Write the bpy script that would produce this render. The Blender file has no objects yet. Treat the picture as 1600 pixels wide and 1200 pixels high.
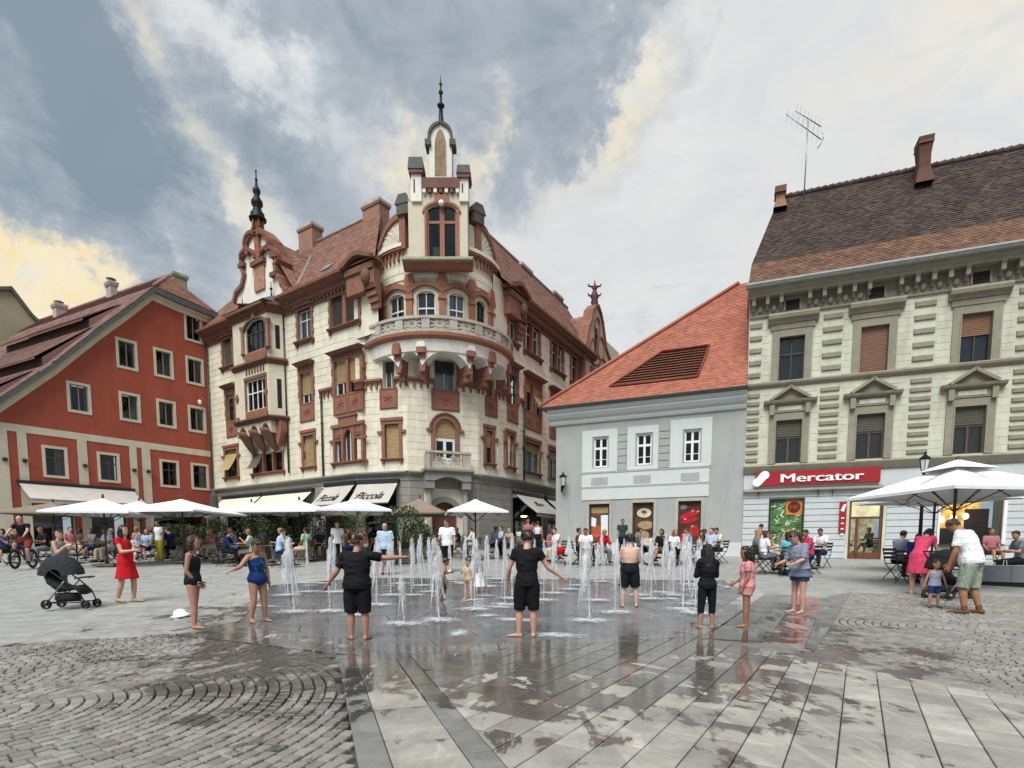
import bpy, bmesh, math, random
import numpy as np
from mathutils import Vector, Matrix, Quaternion
from math import radians as R, sin, cos, pi, sqrt, atan2, floor, ceil
random.seed(7)
sc = bpy.context.scene
C = sc.collection
# ---------------------------------------------------------------- camera
FPX, PITCH, HORIZ, CAMH = 860.0, R(5.0), 857.0, 1.25
cam_d = bpy.data.cameras.new('camera'); cam = bpy.data.objects.new('camera', cam_d); C.objects.link(cam)
cam_d.sensor_width = 36.0; cam_d.lens = FPX/1600*36.0
cam.location = (0, 0, CAMH); cam.rotation_euler = (pi/2-PITCH, 0, 0)
AXIS_Y = HORIZ+FPX*math.tan(PITCH)
cam_d.shift_y = (AXIS_Y-600)/1600
cam_d.clip_start = 0.05; cam_d.clip_end = 2000
sc.camera = cam
# ---------------------------------------------------------------- sky and light
SUN_EL, SUN_AZ = R(54), R(200)      # azimuth measured from +Y towards +X
world = bpy.data.worlds.new('World'); sc.world = world; world.use_nodes = True
def build_world():
  nt = world.node_tree; N = nt.nodes; L = nt.links; N.clear()
  out = N.new('ShaderNodeOutputWorld'); bg = N.new('ShaderNodeBackground')
  sky = N.new('ShaderNodeTexSky'); sky.sky_type = 'NISHITA'; sky.sun_disc = False
  sky.sun_elevation = SUN_EL; sky.sun_rotation = SUN_AZ
  tc = N.new('ShaderNodeTexCoord')
  def M(op, a, b=None, c=None):
    n = N.new('ShaderNodeMath'); n.operation = op
    for i, v in enumerate((a, b, c)):
      if v is None: continue
      if isinstance(v, (int, float)): n.inputs[i].default_value = v
      else: L.new(v, n.inputs[i])
    return n.outputs[0]
  def noise(vec, scale, detail=6, rough=.55, dist=0.0):
    n = N.new('ShaderNodeTexNoise'); n.inputs['Scale'].default_value = scale
    n.inputs['Detail'].default_value = detail; n.inputs['Roughness'].default_value = rough
    n.inputs['Distortion'].default_value = dist; L.new(vec, n.inputs['Vector']); return n
  def ramp(f, a, b, smooth=True):
    n = N.new('ShaderNodeMapRange'); n.interpolation_type = 'SMOOTHSTEP' if smooth else 'LINEAR'
    L.new(f, n.inputs[0]); n.inputs[1].default_value = a; n.inputs[2].default_value = b; return n.outputs[0]
  def mix(f, a, b):
    n = N.new('ShaderNodeMix'); n.data_type = 'RGBA'
    if isinstance(f, (int, float)): n.inputs[0].default_value = f
    else: L.new(f, n.inputs[0])
    for i, v in ((6, a), (7, b)):
      if isinstance(v, tuple): n.inputs[i].default_value = (*v, 1)
      else: L.new(v, n.inputs[i])
    return n.outputs[2]
  sep = N.new('ShaderNodeSeparateXYZ'); L.new(tc.outputs['Generated'], sep.inputs[0])
  x, y, z = sep.outputs
  az = M('ARCTAN2', x, y); el = M('ARCSINE', M('MINIMUM', M('MAXIMUM', z, -1.0), 1.0))
  G_ = tc.outputs['Generated']
  w1 = noise(G_, 3.4, 9, .66); sw = N.new('ShaderNodeSeparateColor'); L.new(w1.outputs['Color'], sw.inputs[0])
  azw = M('ADD', az, M('MULTIPLY', M('SUBTRACT', sw.outputs[0], .5), .50))
  elw = M('ADD', el, M('MULTIPLY', M('SUBTRACT', sw.outputs[1], .5), .40))
  def blob(px, py, lx, ly, ang, soft=1.0):
    dx, dz = (px-800)/FPX, (AXIS_Y-py)/FPX
    v = Vector((dx, cos(PITCH)+dz*sin(PITCH), dz*cos(PITCH)-sin(PITCH))).normalized()
    a0, e0 = atan2(v.x, v.y), math.asin(v.z)
    k = 1/FPX*.80; ce = max(cos(e0), .3)
    a_ = M('MULTIPLY', M('SUBTRACT', azw, a0), ce); e_ = M('SUBTRACT', elw, e0)
    c, s = cos(ang), sin(ang)
    p = M('ADD', M('MULTIPLY', a_, c/(lx*k)), M('MULTIPLY', e_, s/(lx*k)))
    q = M('ADD', M('MULTIPLY', a_, -s/(ly*k)), M('MULTIPLY', e_, c/(ly*k)))
    r2 = M('ADD', M('MULTIPLY', p, p), M('MULTIPLY', q, q))
    return M('EXPONENT', M('MULTIPLY', r2, -soft))
  def total(lst):
    t = None
    for w, b in lst:
      m = M('MULTIPLY', b, w); t = m if t is None else M('ADD', t, m)
    return t
  mp = N.new('ShaderNodeMapping'); mp.inputs['Rotation'].default_value = (0, R(32), R(20)); mp.inputs['Scale'].default_value = (1.0, 1.0, 1.9); L.new(G_, mp.inputs[0])
  n1 = noise(mp.outputs[0], 3.3, 12, .60, .5).outputs['Fac']
  n2 = noise(mp.outputs[0], 8.5, 10, .62, .9).outputs['Fac']
  n4 = noise(G_, 20.0, 8, .6, .5).outputs['Fac']
  n3 = noise(G_, 1.7, 5, .5, .3).outputs['Fac']
  light = total([(1.15, blob(255, 120, 250, 42, R(-58))), (.9, blob(330, 60, 190, 50, R(-28))), (.85, blob(400, 130, 110, 34, R(-50))),
          (1.0, blob(30, 110, 90, 50, R(-38))), (1.5, blob(1300, 60, 420, 230, R(10))), (1.15, blob(1120, 340, 300, 150, R(35))),
          (1.25, blob(1500, 230, 330, 200, 0)), (.9, blob(635, 235, 50, 50, 0)), (1.0, blob(745, 235, 34, 70, 0)),
          (1.15, blob(935, 180, 90, 26, R(58))), (.8, blob(262, 350, 48, 22, R(-40))), (.6, blob(350, 320, 70, 26, 0)),
          (.7, blob(800, 400, 120, 80, 0)), (1.3, blob(10, 385, 340, 85, R(-30))), (.45, blob(850, 420, 260, 110, 0)), (.4, blob(450, 420, 160, 60, 0))])
  dark = total([(1.15, blob(110, 60, 200, 80, R(-40))), (1.3, blob(110, 230, 260, 100, R(-50))), (.8, blob(20, 330, 200, 60, R(-20))), (.6, blob(600, 90, 300, 130, R(-10))),
          (1.25, blob(900, 100, 200, 105, R(50))), (.6, blob(470, 300, 170, 110, 0)), (.75, blob(800, 270, 60, 90, R(60))),
          (.6, blob(1255, 205, 48, 22, R(20))), (.35, blob(1085, 215, 34, 46, R(20))), (.35, blob(900, 470, 140, 60, 0))])
  f = M('ADD', M('ADD', M('MULTIPLY', M('SUBTRACT', n1, .5), 1.75), M('MULTIPLY', M('SUBTRACT', n2, .5), .95)), .49)
  f = M('ADD', f, M('MULTIPLY', M('SUBTRACT', n4, .5), .28))
  f = M('ADD', f, M('MULTIPLY', light, .50)); f = M('SUBTRACT', f, M('MULTIPLY', dark, .34))
  deep = (.235, .30, .355); midc = (.42, .475, .52); hi = (.87, .865, .82)
  col = mix(ramp(f, .02, .50, False), deep, midc)
  col = mix(ramp(f, .48, .80), col, (.61, .65, .68))
  col = mix(ramp(f, .72, 1.15), col, hi)
  col = mix(M('MULTIPLY', ramp(n3, .45, .65), .30), col, (.47, .485, .54))
  warm = M('MINIMUM', total([(1.5, blob(-30, 385, 400, 100, R(-30), 1.0)), (.5, blob(160, 410, 150, 36, R(-24))),
                (.55, blob(640, 240, 45, 45, 0)), (.55, blob(745, 235, 34, 60, 0)), (.45, blob(260, 140, 220, 45, R(-58))),
                (.5, blob(935, 190, 90, 32, R(58))), (.25, blob(1550, 30, 120, 60, 0))]), 1.0)
  wf = M('MULTIPLY', warm, ramp(f, .34, .86))
  col = mix(M('MINIMUM', wf, .88), col, mix(ramp(n4, .35, .65), (1.0, .80, .42), (.98, .87, .60)))
  col = mix(M('MULTIPLY', ramp(n2, .42, .64), M('MULTIPLY', ramp(f, .8, 1.1), .55)), col, (.66, .70, .73))
  bs = N.new('ShaderNodeVectorMath'); bs.operation = 'SCALE'; L.new(sky.outputs[0], bs.inputs[0]); bs.inputs[3].default_value = .10
  col = mix(.10, col, bs.outputs[0])
  col = mix(ramp(el, -.02, .03), (.30, .31, .32), col)
  L.new(col, bg.inputs[0]); bg.inputs[1].default_value = 1.0; L.new(bg.outputs[0], out.inputs[0])
build_world()
sun_d = bpy.data.lights.new('sun', 'SUN'); sun = bpy.data.objects.new('sun', sun_d); C.objects.link(sun)
sun_d.energy = 3.8; sun_d.angle = R(36); sun_d.color = (1.0, .985, .955)
sdir = Vector((sin(SUN_AZ)*cos(SUN_EL), cos(SUN_AZ)*cos(SUN_EL), sin(SUN_EL)))
sun.rotation_euler = sdir.to_track_quat('Z', 'Y').to_euler()
sun.location = sdir*60
sc.view_settings.view_transform = 'Standard'; sc.view_settings.look = 'None'
sc.view_settings.exposure = 0.12; sc.view_settings.gamma = 1.0; sc.view_settings.use_curve_mapping = False
sc.render.engine = 'CYCLES'
sc.cycles.max_bounces = 6; sc.cycles.transparent_max_bounces = 16; sc.cycles.diffuse_bounces = 3; sc.cycles.glossy_bounces = 3
sc.cycles.use_denoising = True; sc.cycles.caustics_reflective = False; sc.cycles.caustics_refractive = False
sc.cycles.sample_clamp_indirect = 6.0
# ---------------------------------------------------------------- measuring helpers
def ray(px, py):
  dx, dz = (px-800)/FPX, (AXIS_Y-py)/FPX
  return Vector((dx, cos(PITCH)+dz*sin(PITCH), dz*cos(PITCH)-sin(PITCH)))
O = Vector((0, 0, CAMH))
def gz(x, y):
  """height of the square: flat in front, rising gently beyond the fountain"""
  t = y-7.0
  if t <= 0: return 0.0
  if t < 3.0: return .05*t*t/6.0
  if t > 40: t = 40
  return .05*(t-1.5)
def at(px, py, Y):
  r = ray(px, py); return O+r*(Y/r.y)
def G(px, py, lift=0.0):
  """point of the ground seen at that pixel"""
  r = ray(px, py); t = 3.0
  lo, hi = .5, 90.0
  for _ in range(50):
    t = (lo+hi)/2; p = O+r*t
    if p.z > gz(p.x, p.y): lo = t
    else: hi = t
  p = O+r*lo; p.z = gz(p.x, p.y)+lift; return p
def GX(px, Y):
  """ground point in the column of that pixel at distance Y"""
  r = ray(px, 860); p = O+r*(Y/r.y); return Vector((p.x, p.y, gz(p.x, p.y)))
# ---------------------------------------------------------------- objects
def link(o, parent=None):
  C.objects.link(o)
  if parent: o.parent = parent
  return o
def setp(o, label=None, cat=None, group=None, kind=None):
  if label: o['label'] = label
  if cat: o['category'] = cat
  if group: o['group'] = group
  if kind: o['kind'] = kind
  return o
def empty(name, loc=(0, 0, 0), rz=0.0, label=None, cat=None, group=None, kind=None):
  o = bpy.data.objects.new(name, None); o.location = loc; o.rotation_euler = (0, 0, rz); o.empty_display_size = .2
  link(o); return setp(o, label, cat, group, kind)
class MB:
  def __init__(s): s.v = []; s.f = []; s.m = []; s.mats = []; s.sm = []
  def mi(s, m):
    if m not in s.mats: s.mats.append(m)
    return s.mats.index(m)
  def add(s, vs, fs, mat, smooth=False):
    b = len(s.v); s.v += [tuple(v) for v in vs]; k = s.mi(mat)
    for f in fs: s.f.append([i+b for i in f]); s.m.append(k); s.sm.append(smooth)
  def quad(s, a, b, c, d, mat): s.add((a, b, c, d), [(0, 1, 2, 3)], mat)
  def poly(s, pts, mat): s.add(pts, [tuple(range(len(pts)))], mat)
  def box(s, x0, x1, y0, y1, z0, z1, mat, fr=None, nu=1):
    """box in a frame fr(u, v, d) -> point; (x along, y depth, z up) in plain space"""
    fr = fr or (lambda a, b, c: (a, b, c))
    xs = [x0+(x1-x0)*i/nu for i in range(nu+1)]
    vs = []; fs = []
    for x in xs: vs += [fr(x, y0, z0), fr(x, y1, z0), fr(x, y1, z1), fr(x, y0, z1)]
    for i in range(nu):
      b = i*4
      for k in range(4): fs.append((b+k, b+(k+1) % 4, b+4+(k+1) % 4, b+4+k))
    fs.append((3, 2, 1, 0)); e = nu*4; fs.append((e, e+1, e+2, e+3))
    s.add(vs, fs, mat)
  def loft(s, rings, mat, n=10, cap=True, smooth=True):
    """rings: (centre, half axis a, half axis b)"""
    vs = []; fs = []
    for c, a, b in rings:
      c = Vector(c); a = Vector(a); b = Vector(b)
      for i in range(n):
        t = 2*pi*i/n; vs.append(c+a*cos(t)+b*sin(t))
    m = len(rings)
    for j in range(m-1):
      for i in range(n):
        fs.append((j*n+i, j*n+(i+1) % n, (j+1)*n+(i+1) % n, (j+1)*n+i))
    if cap:
      fs.append(tuple(range(n-1, -1, -1))); fs.append(tuple((m-1)*n+i for i in range(n)))
    s.add(vs, fs, mat, smooth)
  def tube(s, pts, r, mat, n=6, smooth=True):
    pts = [Vector(p) for p in pts]; rs = r if isinstance(r, (list, tuple)) else [r]*len(pts)
    rings = []
    for i, p in enumerate(pts):
      d = (pts[min(i+1, len(pts)-1)]-pts[max(i-1, 0)]); d = d.normalized() if d.length > 1e-9 else Vector((0, 0, 1))
      ref = Vector((0, 0, 1)) if abs(d.z) < .9 else Vector((1, 0, 0))
      a = d.cross(ref).normalized(); b = a.cross(d)
      rings.append((p, a*rs[i], -b*rs[i]))
    s.loft(rings, mat, n, True, smooth)
  def lathe(s, prof, mat, c=(0, 0, 0), n=16, smooth=True):
    c = Vector(c)
    s.loft([(c+Vector((0, 0, z)), Vector((max(r, 1e-4), 0, 0)), Vector((0, max(r, 1e-4), 0))) for r, z in prof], mat, n, True, smooth)
  def sphere(s, c, rx, ry, rz, mat, n=10, m=6):
    rings = []
    for j in range(m+1):
      t = -pi/2+pi*j/m; r = max(cos(t), .02)
      rings.append((Vector(c)+Vector((0, 0, rz*sin(t))), Vector((rx*r, 0, 0)), Vector((0, ry*r, 0))))
    s.loft(rings, mat, n)
  def mesh(s, name):
    me = bpy.data.meshes.new(name); me.from_pydata(s.v, [], s.f)
    for m in s.mats: me.materials.append(m)
    if s.f:
      me.polygons.foreach_set('material_index', s.m); me.polygons.foreach_set('use_smooth', s.sm)
    me.update(); return me
  def build(s, name, parent=None, **kw):
    o = bpy.data.objects.new(name, s.mesh(name)); link(o, parent); return setp(o, **kw)
def inst(name, mesh, parent=None, loc=None, rot=None, scale=None):
  o = bpy.data.objects.new(name, mesh); link(o, parent)
  if loc is not None: o.location = loc
  if rot is not None: o.rotation_euler = rot
  if scale is not None: o.scale = scale
  return o
def copy_tree(o, parent=None):
  c = o.copy(); C.objects.link(c); c.parent = parent
  for ch in list(o.children): copy_tree(ch, c)
  return c
# ---------------------------------------------------------------- materials
def lin(c):
  if isinstance(c, str):
    c = tuple(int(c[i:i+2], 16)/255 for i in (0, 2, 4))
    return tuple(v/12.92 if v <= .04045 else ((v+.055)/1.055)**2.4 for v in c)
  return c
_mats = {}
def mat(name, col, rough=.7, var=.12, scale=3.0, bump=0.0, bscale=40.0, metal=0.0, spec=.35, island=0.0, dirt=0.0, dirtcol=(.16, .14, .11), emit=0.0, alpha=1.0, detail=5, stretch=None):
  """plain principled material with noise in its colour, optional relief, grime, and a shift per piece"""
  if name in _mats: return _mats[name]
  col = lin(col); m = bpy.data.materials.new(name); _mats[name] = m; m.use_nodes = True
  N = m.node_tree.nodes; L = m.node_tree.links; b = N['Principled BSDF']
  b.inputs['Roughness'].default_value = rough; b.inputs['Metallic'].default_value = metal
  b.inputs['Specular IOR Level'].default_value = spec; b.inputs['Alpha'].default_value = alpha
  tc = N.new('ShaderNodeTexCoord'); vec = tc.outputs['Object']
  if stretch:
    mp = N.new('ShaderNodeMapping'); mp.inputs['Scale'].default_value = stretch; L.new(vec, mp.inputs[0]); vec = mp.outputs[0]
  cur = None
  def mixc(f, a, bb, blend='MIX'):
    n = N.new('ShaderNodeMix'); n.data_type = 'RGBA'; n.blend_type = blend
    for i, v in ((0, f), (6, a), (7, bb)):
      if isinstance(v, (int, float)): n.inputs[i].default_value = v
      elif isinstance(v, tuple): n.inputs[i].default_value = (*v[:3], 1)
      else: L.new(v, n.inputs[i])
    return n.outputs[2]
  if var > 0:
    n = N.new('ShaderNodeTexNoise'); n.inputs['Scale'].default_value = scale; n.inputs['Detail'].default_value = detail
    n.inputs['Roughness'].default_value = .65; L.new(vec, n.inputs['Vector'])
    mr = N.new('ShaderNodeMapRange'); mr.inputs[1].default_value = .3; mr.inputs[2].default_value = .7; L.new(n.outputs['Fac'], mr.inputs[0])
    cur = mixc(mr.outputs[0], tuple(c*(1-var) for c in col), tuple(min(c*(1+var), .95) for c in col))
  else: cur = (*col, 1)
  if island > 0:
    g = N.new('ShaderNodeNewGeometry'); h = N.new('ShaderNodeHueSaturation')
    mr = N.new('ShaderNodeMapRange'); mr.inputs[3].default_value = 1-island; mr.inputs[4].default_value = 1+island
    L.new(g.outputs['Random Per Island'], mr.inputs[0]); L.new(mr.outputs[0], h.inputs['Value'])
    oi = N.new('ShaderNodeObjectInfo'); ad = N.new('ShaderNodeMath'); ad.operation = 'ADD'
    L.new(g.outputs['Random Per Island'], ad.inputs[0]); L.new(oi.outputs['Random'], ad.inputs[1])
    fr = N.new('ShaderNodeMath'); fr.operation = 'FRACT'; L.new(ad.outputs[0], fr.inputs[0]); L.new(fr.outputs[0], mr.inputs[0])
    if isinstance(cur, tuple): h.inputs['Color'].default_value = cur
    else: L.new(cur, h.inputs['Color'])
    cur = h.outputs[0]
  if dirt > 0:
    n = N.new('ShaderNodeTexNoise'); n.inputs['Scale'].default_value = .9; n.inputs['Detail'].default_value = 9; n.inputs['Roughness'].default_value = .7
    mp = N.new('ShaderNodeMapping'); mp.inputs['Scale'].default_value = (2.2, 2.2, .55); L.new(tc.outputs['Object'], mp.inputs[0]); L.new(mp.outputs[0], n.inputs['Vector'])
    mr = N.new('ShaderNodeMapRange'); mr.inputs[1].default_value = .43; mr.inputs[2].default_value = .70; mr.inputs[4].default_value = dirt; L.new(n.outputs['Fac'], mr.inputs[0])
    cur = mixc(mr.outputs[0], cur, dirtcol)
  if isinstance(cur, tuple): b.inputs['Base Color'].default_value = cur
  else: L.new(cur, b.inputs['Base Color'])
  if bump > 0:
    n = N.new('ShaderNodeTexNoise'); n.inputs['Scale'].default_value = bscale; n.inputs['Detail'].default_value = 6; L.new(vec, n.inputs['Vector'])
    bp = N.new('ShaderNodeBump'); bp.inputs['Strength'].default_value = bump; bp.inputs['Distance'].default_value = .02
    L.new(n.outputs['Fac'], bp.inputs['Height']); L.new(bp.outputs[0], b.inputs['Normal'])
  if emit > 0:
    b.inputs['Emission Strength'].default_value = emit
    if isinstance(cur, tuple): b.inputs['Emission Color'].default_value = cur
    else: L.new(cur, b.inputs['Emission Color'])
  return m
# ---------------------------------------------------------------- facades
class Wall:
  """a vertical facade from p0 to p1 (plan points), u along it, v height, d outwards (towards the square)"""
  def __init__(s, p0, p1):
    s.p0 = Vector((p0[0], p0[1])); s.p1 = Vector((p1[0], p1[1])); dd = s.p1-s.p0
    s.len = dd.length; s.t = dd/s.len; s.n = Vector((s.t.y, -s.t.x))
    if s.n.dot(-s.p0) < 0: s.n = -s.n
  def pt(s, u, v, d=0.0):
    p = s.p0+s.t*u+s.n*d; return (p.x, p.y, v)
  def uv(s, px, py, d=0.0):
    r = ray(px, py); q = s.p0+s.n*d
    k = (q.x*s.n.x+q.y*s.n.y)/(r.x*s.n.x+r.y*s.n.y); p = O+r*k
    w = Vector((p.x, p.y))-q; return w.dot(s.t), p.z
  def rect(s, x0, x1, y0, y1, d=0.0):
    cy, cx = (y0+y1)/2, (x0+x1)/2
    return [s.uv(x0, cy, d)[0], s.uv(x1, cy, d)[0], s.uv(cx, y1, d)[1], s.uv(cx, y0, d)[1]]
  def seg(s): return 99.0
class Drum:
  """a round wall: centre, radius; u is arc length measured from the direction a0, growing to the viewer's right"""
  def __init__(s, c, r, a0=0.0): s.c = Vector((c[0], c[1])); s.r = r; s.a0 = a0
  def pt(s, u, v, d=0.0):
    a = s.a0+u/s.r; rr = s.r+d
    return (s.c.x+rr*sin(a), s.c.y-rr*cos(a), v)
  def uv(s, px, py, d=0.0):
    r = ray(px, py); rr = s.r+d; ox, oy = -s.c.x, -s.c.y
    A = r.x*r.x+r.y*r.y; B = ox*r.x+oy*r.y; Cc = ox*ox+oy*oy-rr*rr; D = B*B-A*Cc
    k = (-B-sqrt(max(D, 0)))/A; p = O+r*k
    a = atan2(p.x-s.c.x, -(p.y-s.c.y)); return (a-s.a0)*s.r, p.z
  rect = Wall.rect
  def seg(s): return .28
def level(rects, iv=(2, 3)):
  """bring windows of one row to common heights"""
  for k in iv:
    m = sum(r[k] for r in rects)/len(rects)
    for r in rects: r[k] = m
  return rects
def even(rects):
  w = sum(r[1]-r[0] for r in rects)/len(rects)
  for r in rects:
    c = (r[0]+r[1])/2; r[0], r[1] = c-w/2, c+w/2
  return rects
def plain_wall(S, u0, u1, v0, v1, holes, depth, mat_, mb, d=0.0, reveal=None):
  """front faces with holes (u0,u1,v0,v1) and their reveals"""
  us = sorted({u0, u1, *[min(max(h[i], u0), u1) for h in holes for i in (0, 1)]})
  vs = sorted({v0, v1, *[min(max(h[i], v0), v1) for h in holes for i in (2, 3)]})
  sg = S.seg(); uu = []
  for a, b in zip(us, us[1:]):
    n = max(1, int(ceil((b-a)/sg))); uu += [a+(b-a)*i/n for i in range(n)]
  uu.append(us[-1])
  for a, b in zip(uu, uu[1:]):
    for c, e in zip(vs, vs[1:]):
      cu, cv = (a+b)/2, (c+e)/2
      if any(h[0] < cu < h[1] and h[2] < cv < h[3] for h in holes): continue
      mb.quad(S.pt(a, c, d), S.pt(b, c, d), S.pt(b, e, d), S.pt(a, e, d), mat_)
  for h in holes:
    a, b, c, e = h; rm = reveal or mat_; dd = d-depth
    mb.quad(S.pt(a, c, d), S.pt(a, e, d), S.pt(a, e, dd), S.pt(a, c, dd), rm)
    mb.quad(S.pt(b, c, d), S.pt(b, e, d), S.pt(b, e, dd), S.pt(b, c, dd), rm)
    mb.quad(S.pt(a, c, d), S.pt(b, c, d), S.pt(b, c, dd), S.pt(a, c, dd), rm)
    mb.quad(S.pt(a, e, d), S.pt(b, e, d), S.pt(b, e, dd), S.pt(a, e, dd), rm)
def bx(mb, S, u0, u1, v0, v1, d0, d1, m):
  n = max(1, int(ceil(abs(u1-u0)/S.seg())))
  mb.box(u0, u1, d0, d1, v0, v1, m, fr=lambda u, d, v: S.pt(u, v, d), nu=n)
def prism(mb, S, pts, d0, d1, m):
  """an outline in (u, v) given thickness from d0 to d1"""
  n = len(pts); f = [S.pt(u, v, d1) for u, v in pts]; b = [S.pt(u, v, d0) for u, v in pts]
  fs = [tuple(range(n)), tuple(range(2*n-1, n-1, -1))]+[(i, (i+1) % n, n+(i+1) % n, n+i) for i in range(n)]
  mb.add(f+b, fs, m)
def strip(mb, S, pts, w, d0, d1, m):
  """a raised band of width w along a line of (u, v) points"""
  for (a, b), (c, e) in zip(pts, pts[1:]):
    dx, dy = c-a, e-b; l = max(sqrt(dx*dx+dy*dy), 1e-6); nx, ny = -dy/l*w/2, dx/l*w/2; ex, ey = dx/l*w*.25, dy/l*w*.25
    prism(mb, S, [(a+nx-ex, b+ny-ey), (c+nx+ex, e+ny+ey), (c-nx+ex, e-ny+ey), (a-nx-ex, b-ny-ey)], d0, d1, m)
def profile(mb, S, u0, u1, prof, m, ends=True):
  """a moulding: profile points (d, v) swept from u0 to u1"""
  n = max(1, int(ceil(abs(u1-u0)/S.seg()))); k = len(prof); vs = []; fs = []
  for i in range(n+1):
    u = u0+(u1-u0)*i/n; vs += [S.pt(u, v, d) for d, v in prof]
  for i in range(n):
    for j in range(k-1): fs.append((i*k+j, (i+1)*k+j, (i+1)*k+j+1, i*k+j+1))
  if ends: fs += [tuple(range(k)), tuple(n*k+j for j in range(k-1, -1, -1))]
  mb.add(vs, fs, m)
def cornice(v, h, out, steps=3, base=0.0):
  """stepped moulding profile growing outwards upwards, height h, ending under v+h"""
  p = [(base, v)]
  for i in range(steps):
    a = (i+1)/steps; p += [(base+out*a*a*.9+out*.1*a, v+h*i/steps), (base+out*a*a*.9+out*.1*a, v+h*(i+.75)/steps)]
  p += [(base+out, v+h), (base, v+h)]; return p
def blocks(S, u0, u1, v0, v1, course, length, avoid, mb, m, proud=.018, gap=.014, d=0.0, seed=1, vary=.004):
  """masonry blocks laid in courses, each standing a little proud with sunk joints"""
  rnd = random.Random(seed); nrow = max(1, round((v1-v0)/course)); h = (v1-v0)/nrow
  for r in range(nrow):
    a, b = v0+r*h, v0+(r+1)*h
    spans = [(u0, u1)]
    for q in avoid:
      if q[3] <= a+.02 or q[2] >= b-.02: continue
      ns = []
      for s0, s1 in spans:
        if q[1] <= s0 or q[0] >= s1: ns.append((s0, s1)); continue
        if q[0] > s0: ns.append((s0, q[0]))
        if q[1] < s1: ns.append((q[1], s1))
      spans = ns
    for s0, s1 in spans:
      x = s0; off = length*(.5 if r % 2 else 0)
      k = floor((s0-u0-off)/length)+1
      cuts = [s0]
      while u0+off+k*length < s1-.12:
        c = u0+off+k*length
        if c > s0+.12: cuts.append(c)
        k += 1
      cuts.append(s1)
      for p, q in zip(cuts, cuts[1:]):
        if q-p < .05: continue
        pr = d+proud+rnd.uniform(-vary, vary); g = gap/2
        A = (p+g, a+g); B = (q-g, b-g); i = .012
        n = max(1, int(ceil((q-p)/S.seg()))); vs = []; fs = []
        for t in range(n+1):
          u = A[0]+(B[0]-A[0])*t/n; ui = min(max(u, A[0]+i), B[0]-i)
          vs += [S.pt(u, A[1], d-.002), S.pt(ui, A[1]+i, pr), S.pt(ui, B[1]-i, pr), S.pt(u, B[1], d-.002)]
        for t in range(n):
          o = t*4; fs += [(o, o+4, o+5, o+1), (o+1, o+5, o+6, o+2), (o+2, o+6, o+7, o+3)]
        e = n*4; fs += [(0, 1, 2, 3), (e+3, e+2, e+1, e)]
        mb.add(vs, fs, m)
def glass_mat():
  if 'glass' in _mats: return _mats['glass']
  m = bpy.data.materials.new('glass'); _mats['glass'] = m; m.use_nodes = True
  N = m.node_tree.nodes; L = m.node_tree.links; N.clear()
  o = N.new('ShaderNodeOutputMaterial'); t = N.new('ShaderNodeBsdfTransparent'); t.inputs[0].default_value = (.72, .77, .77, 1)
  g = N.new('ShaderNodeBsdfGlossy'); g.inputs['Roughness'].default_value = .03; g.inputs[0].default_value = (.9, .95, 1, 1)
  nz = N.new('ShaderNodeTexNoise'); nz.inputs['Scale'].default_value = 1.5; bp = N.new('ShaderNodeBump'); bp.inputs['Strength'].default_value = .08; bp.inputs['Distance'].default_value = .05
  tc = N.new('ShaderNodeTexCoord'); L.new(tc.outputs['Object'], nz.inputs[0]); L.new(nz.outputs[0], bp.inputs['Height']); L.new(bp.outputs[0], g.inputs['Normal'])
  f = N.new('ShaderNodeFresnel'); f.inputs[0].default_value = 1.55; mx = N.new('ShaderNodeMixShader')
  L.new(f.outputs[0], mx.inputs[0]); L.new(t.outputs[0], mx.inputs[1]); L.new(g.outputs[0], mx.inputs[2]); L.new(mx.outputs[0], o.inputs[0])
  return m
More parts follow.
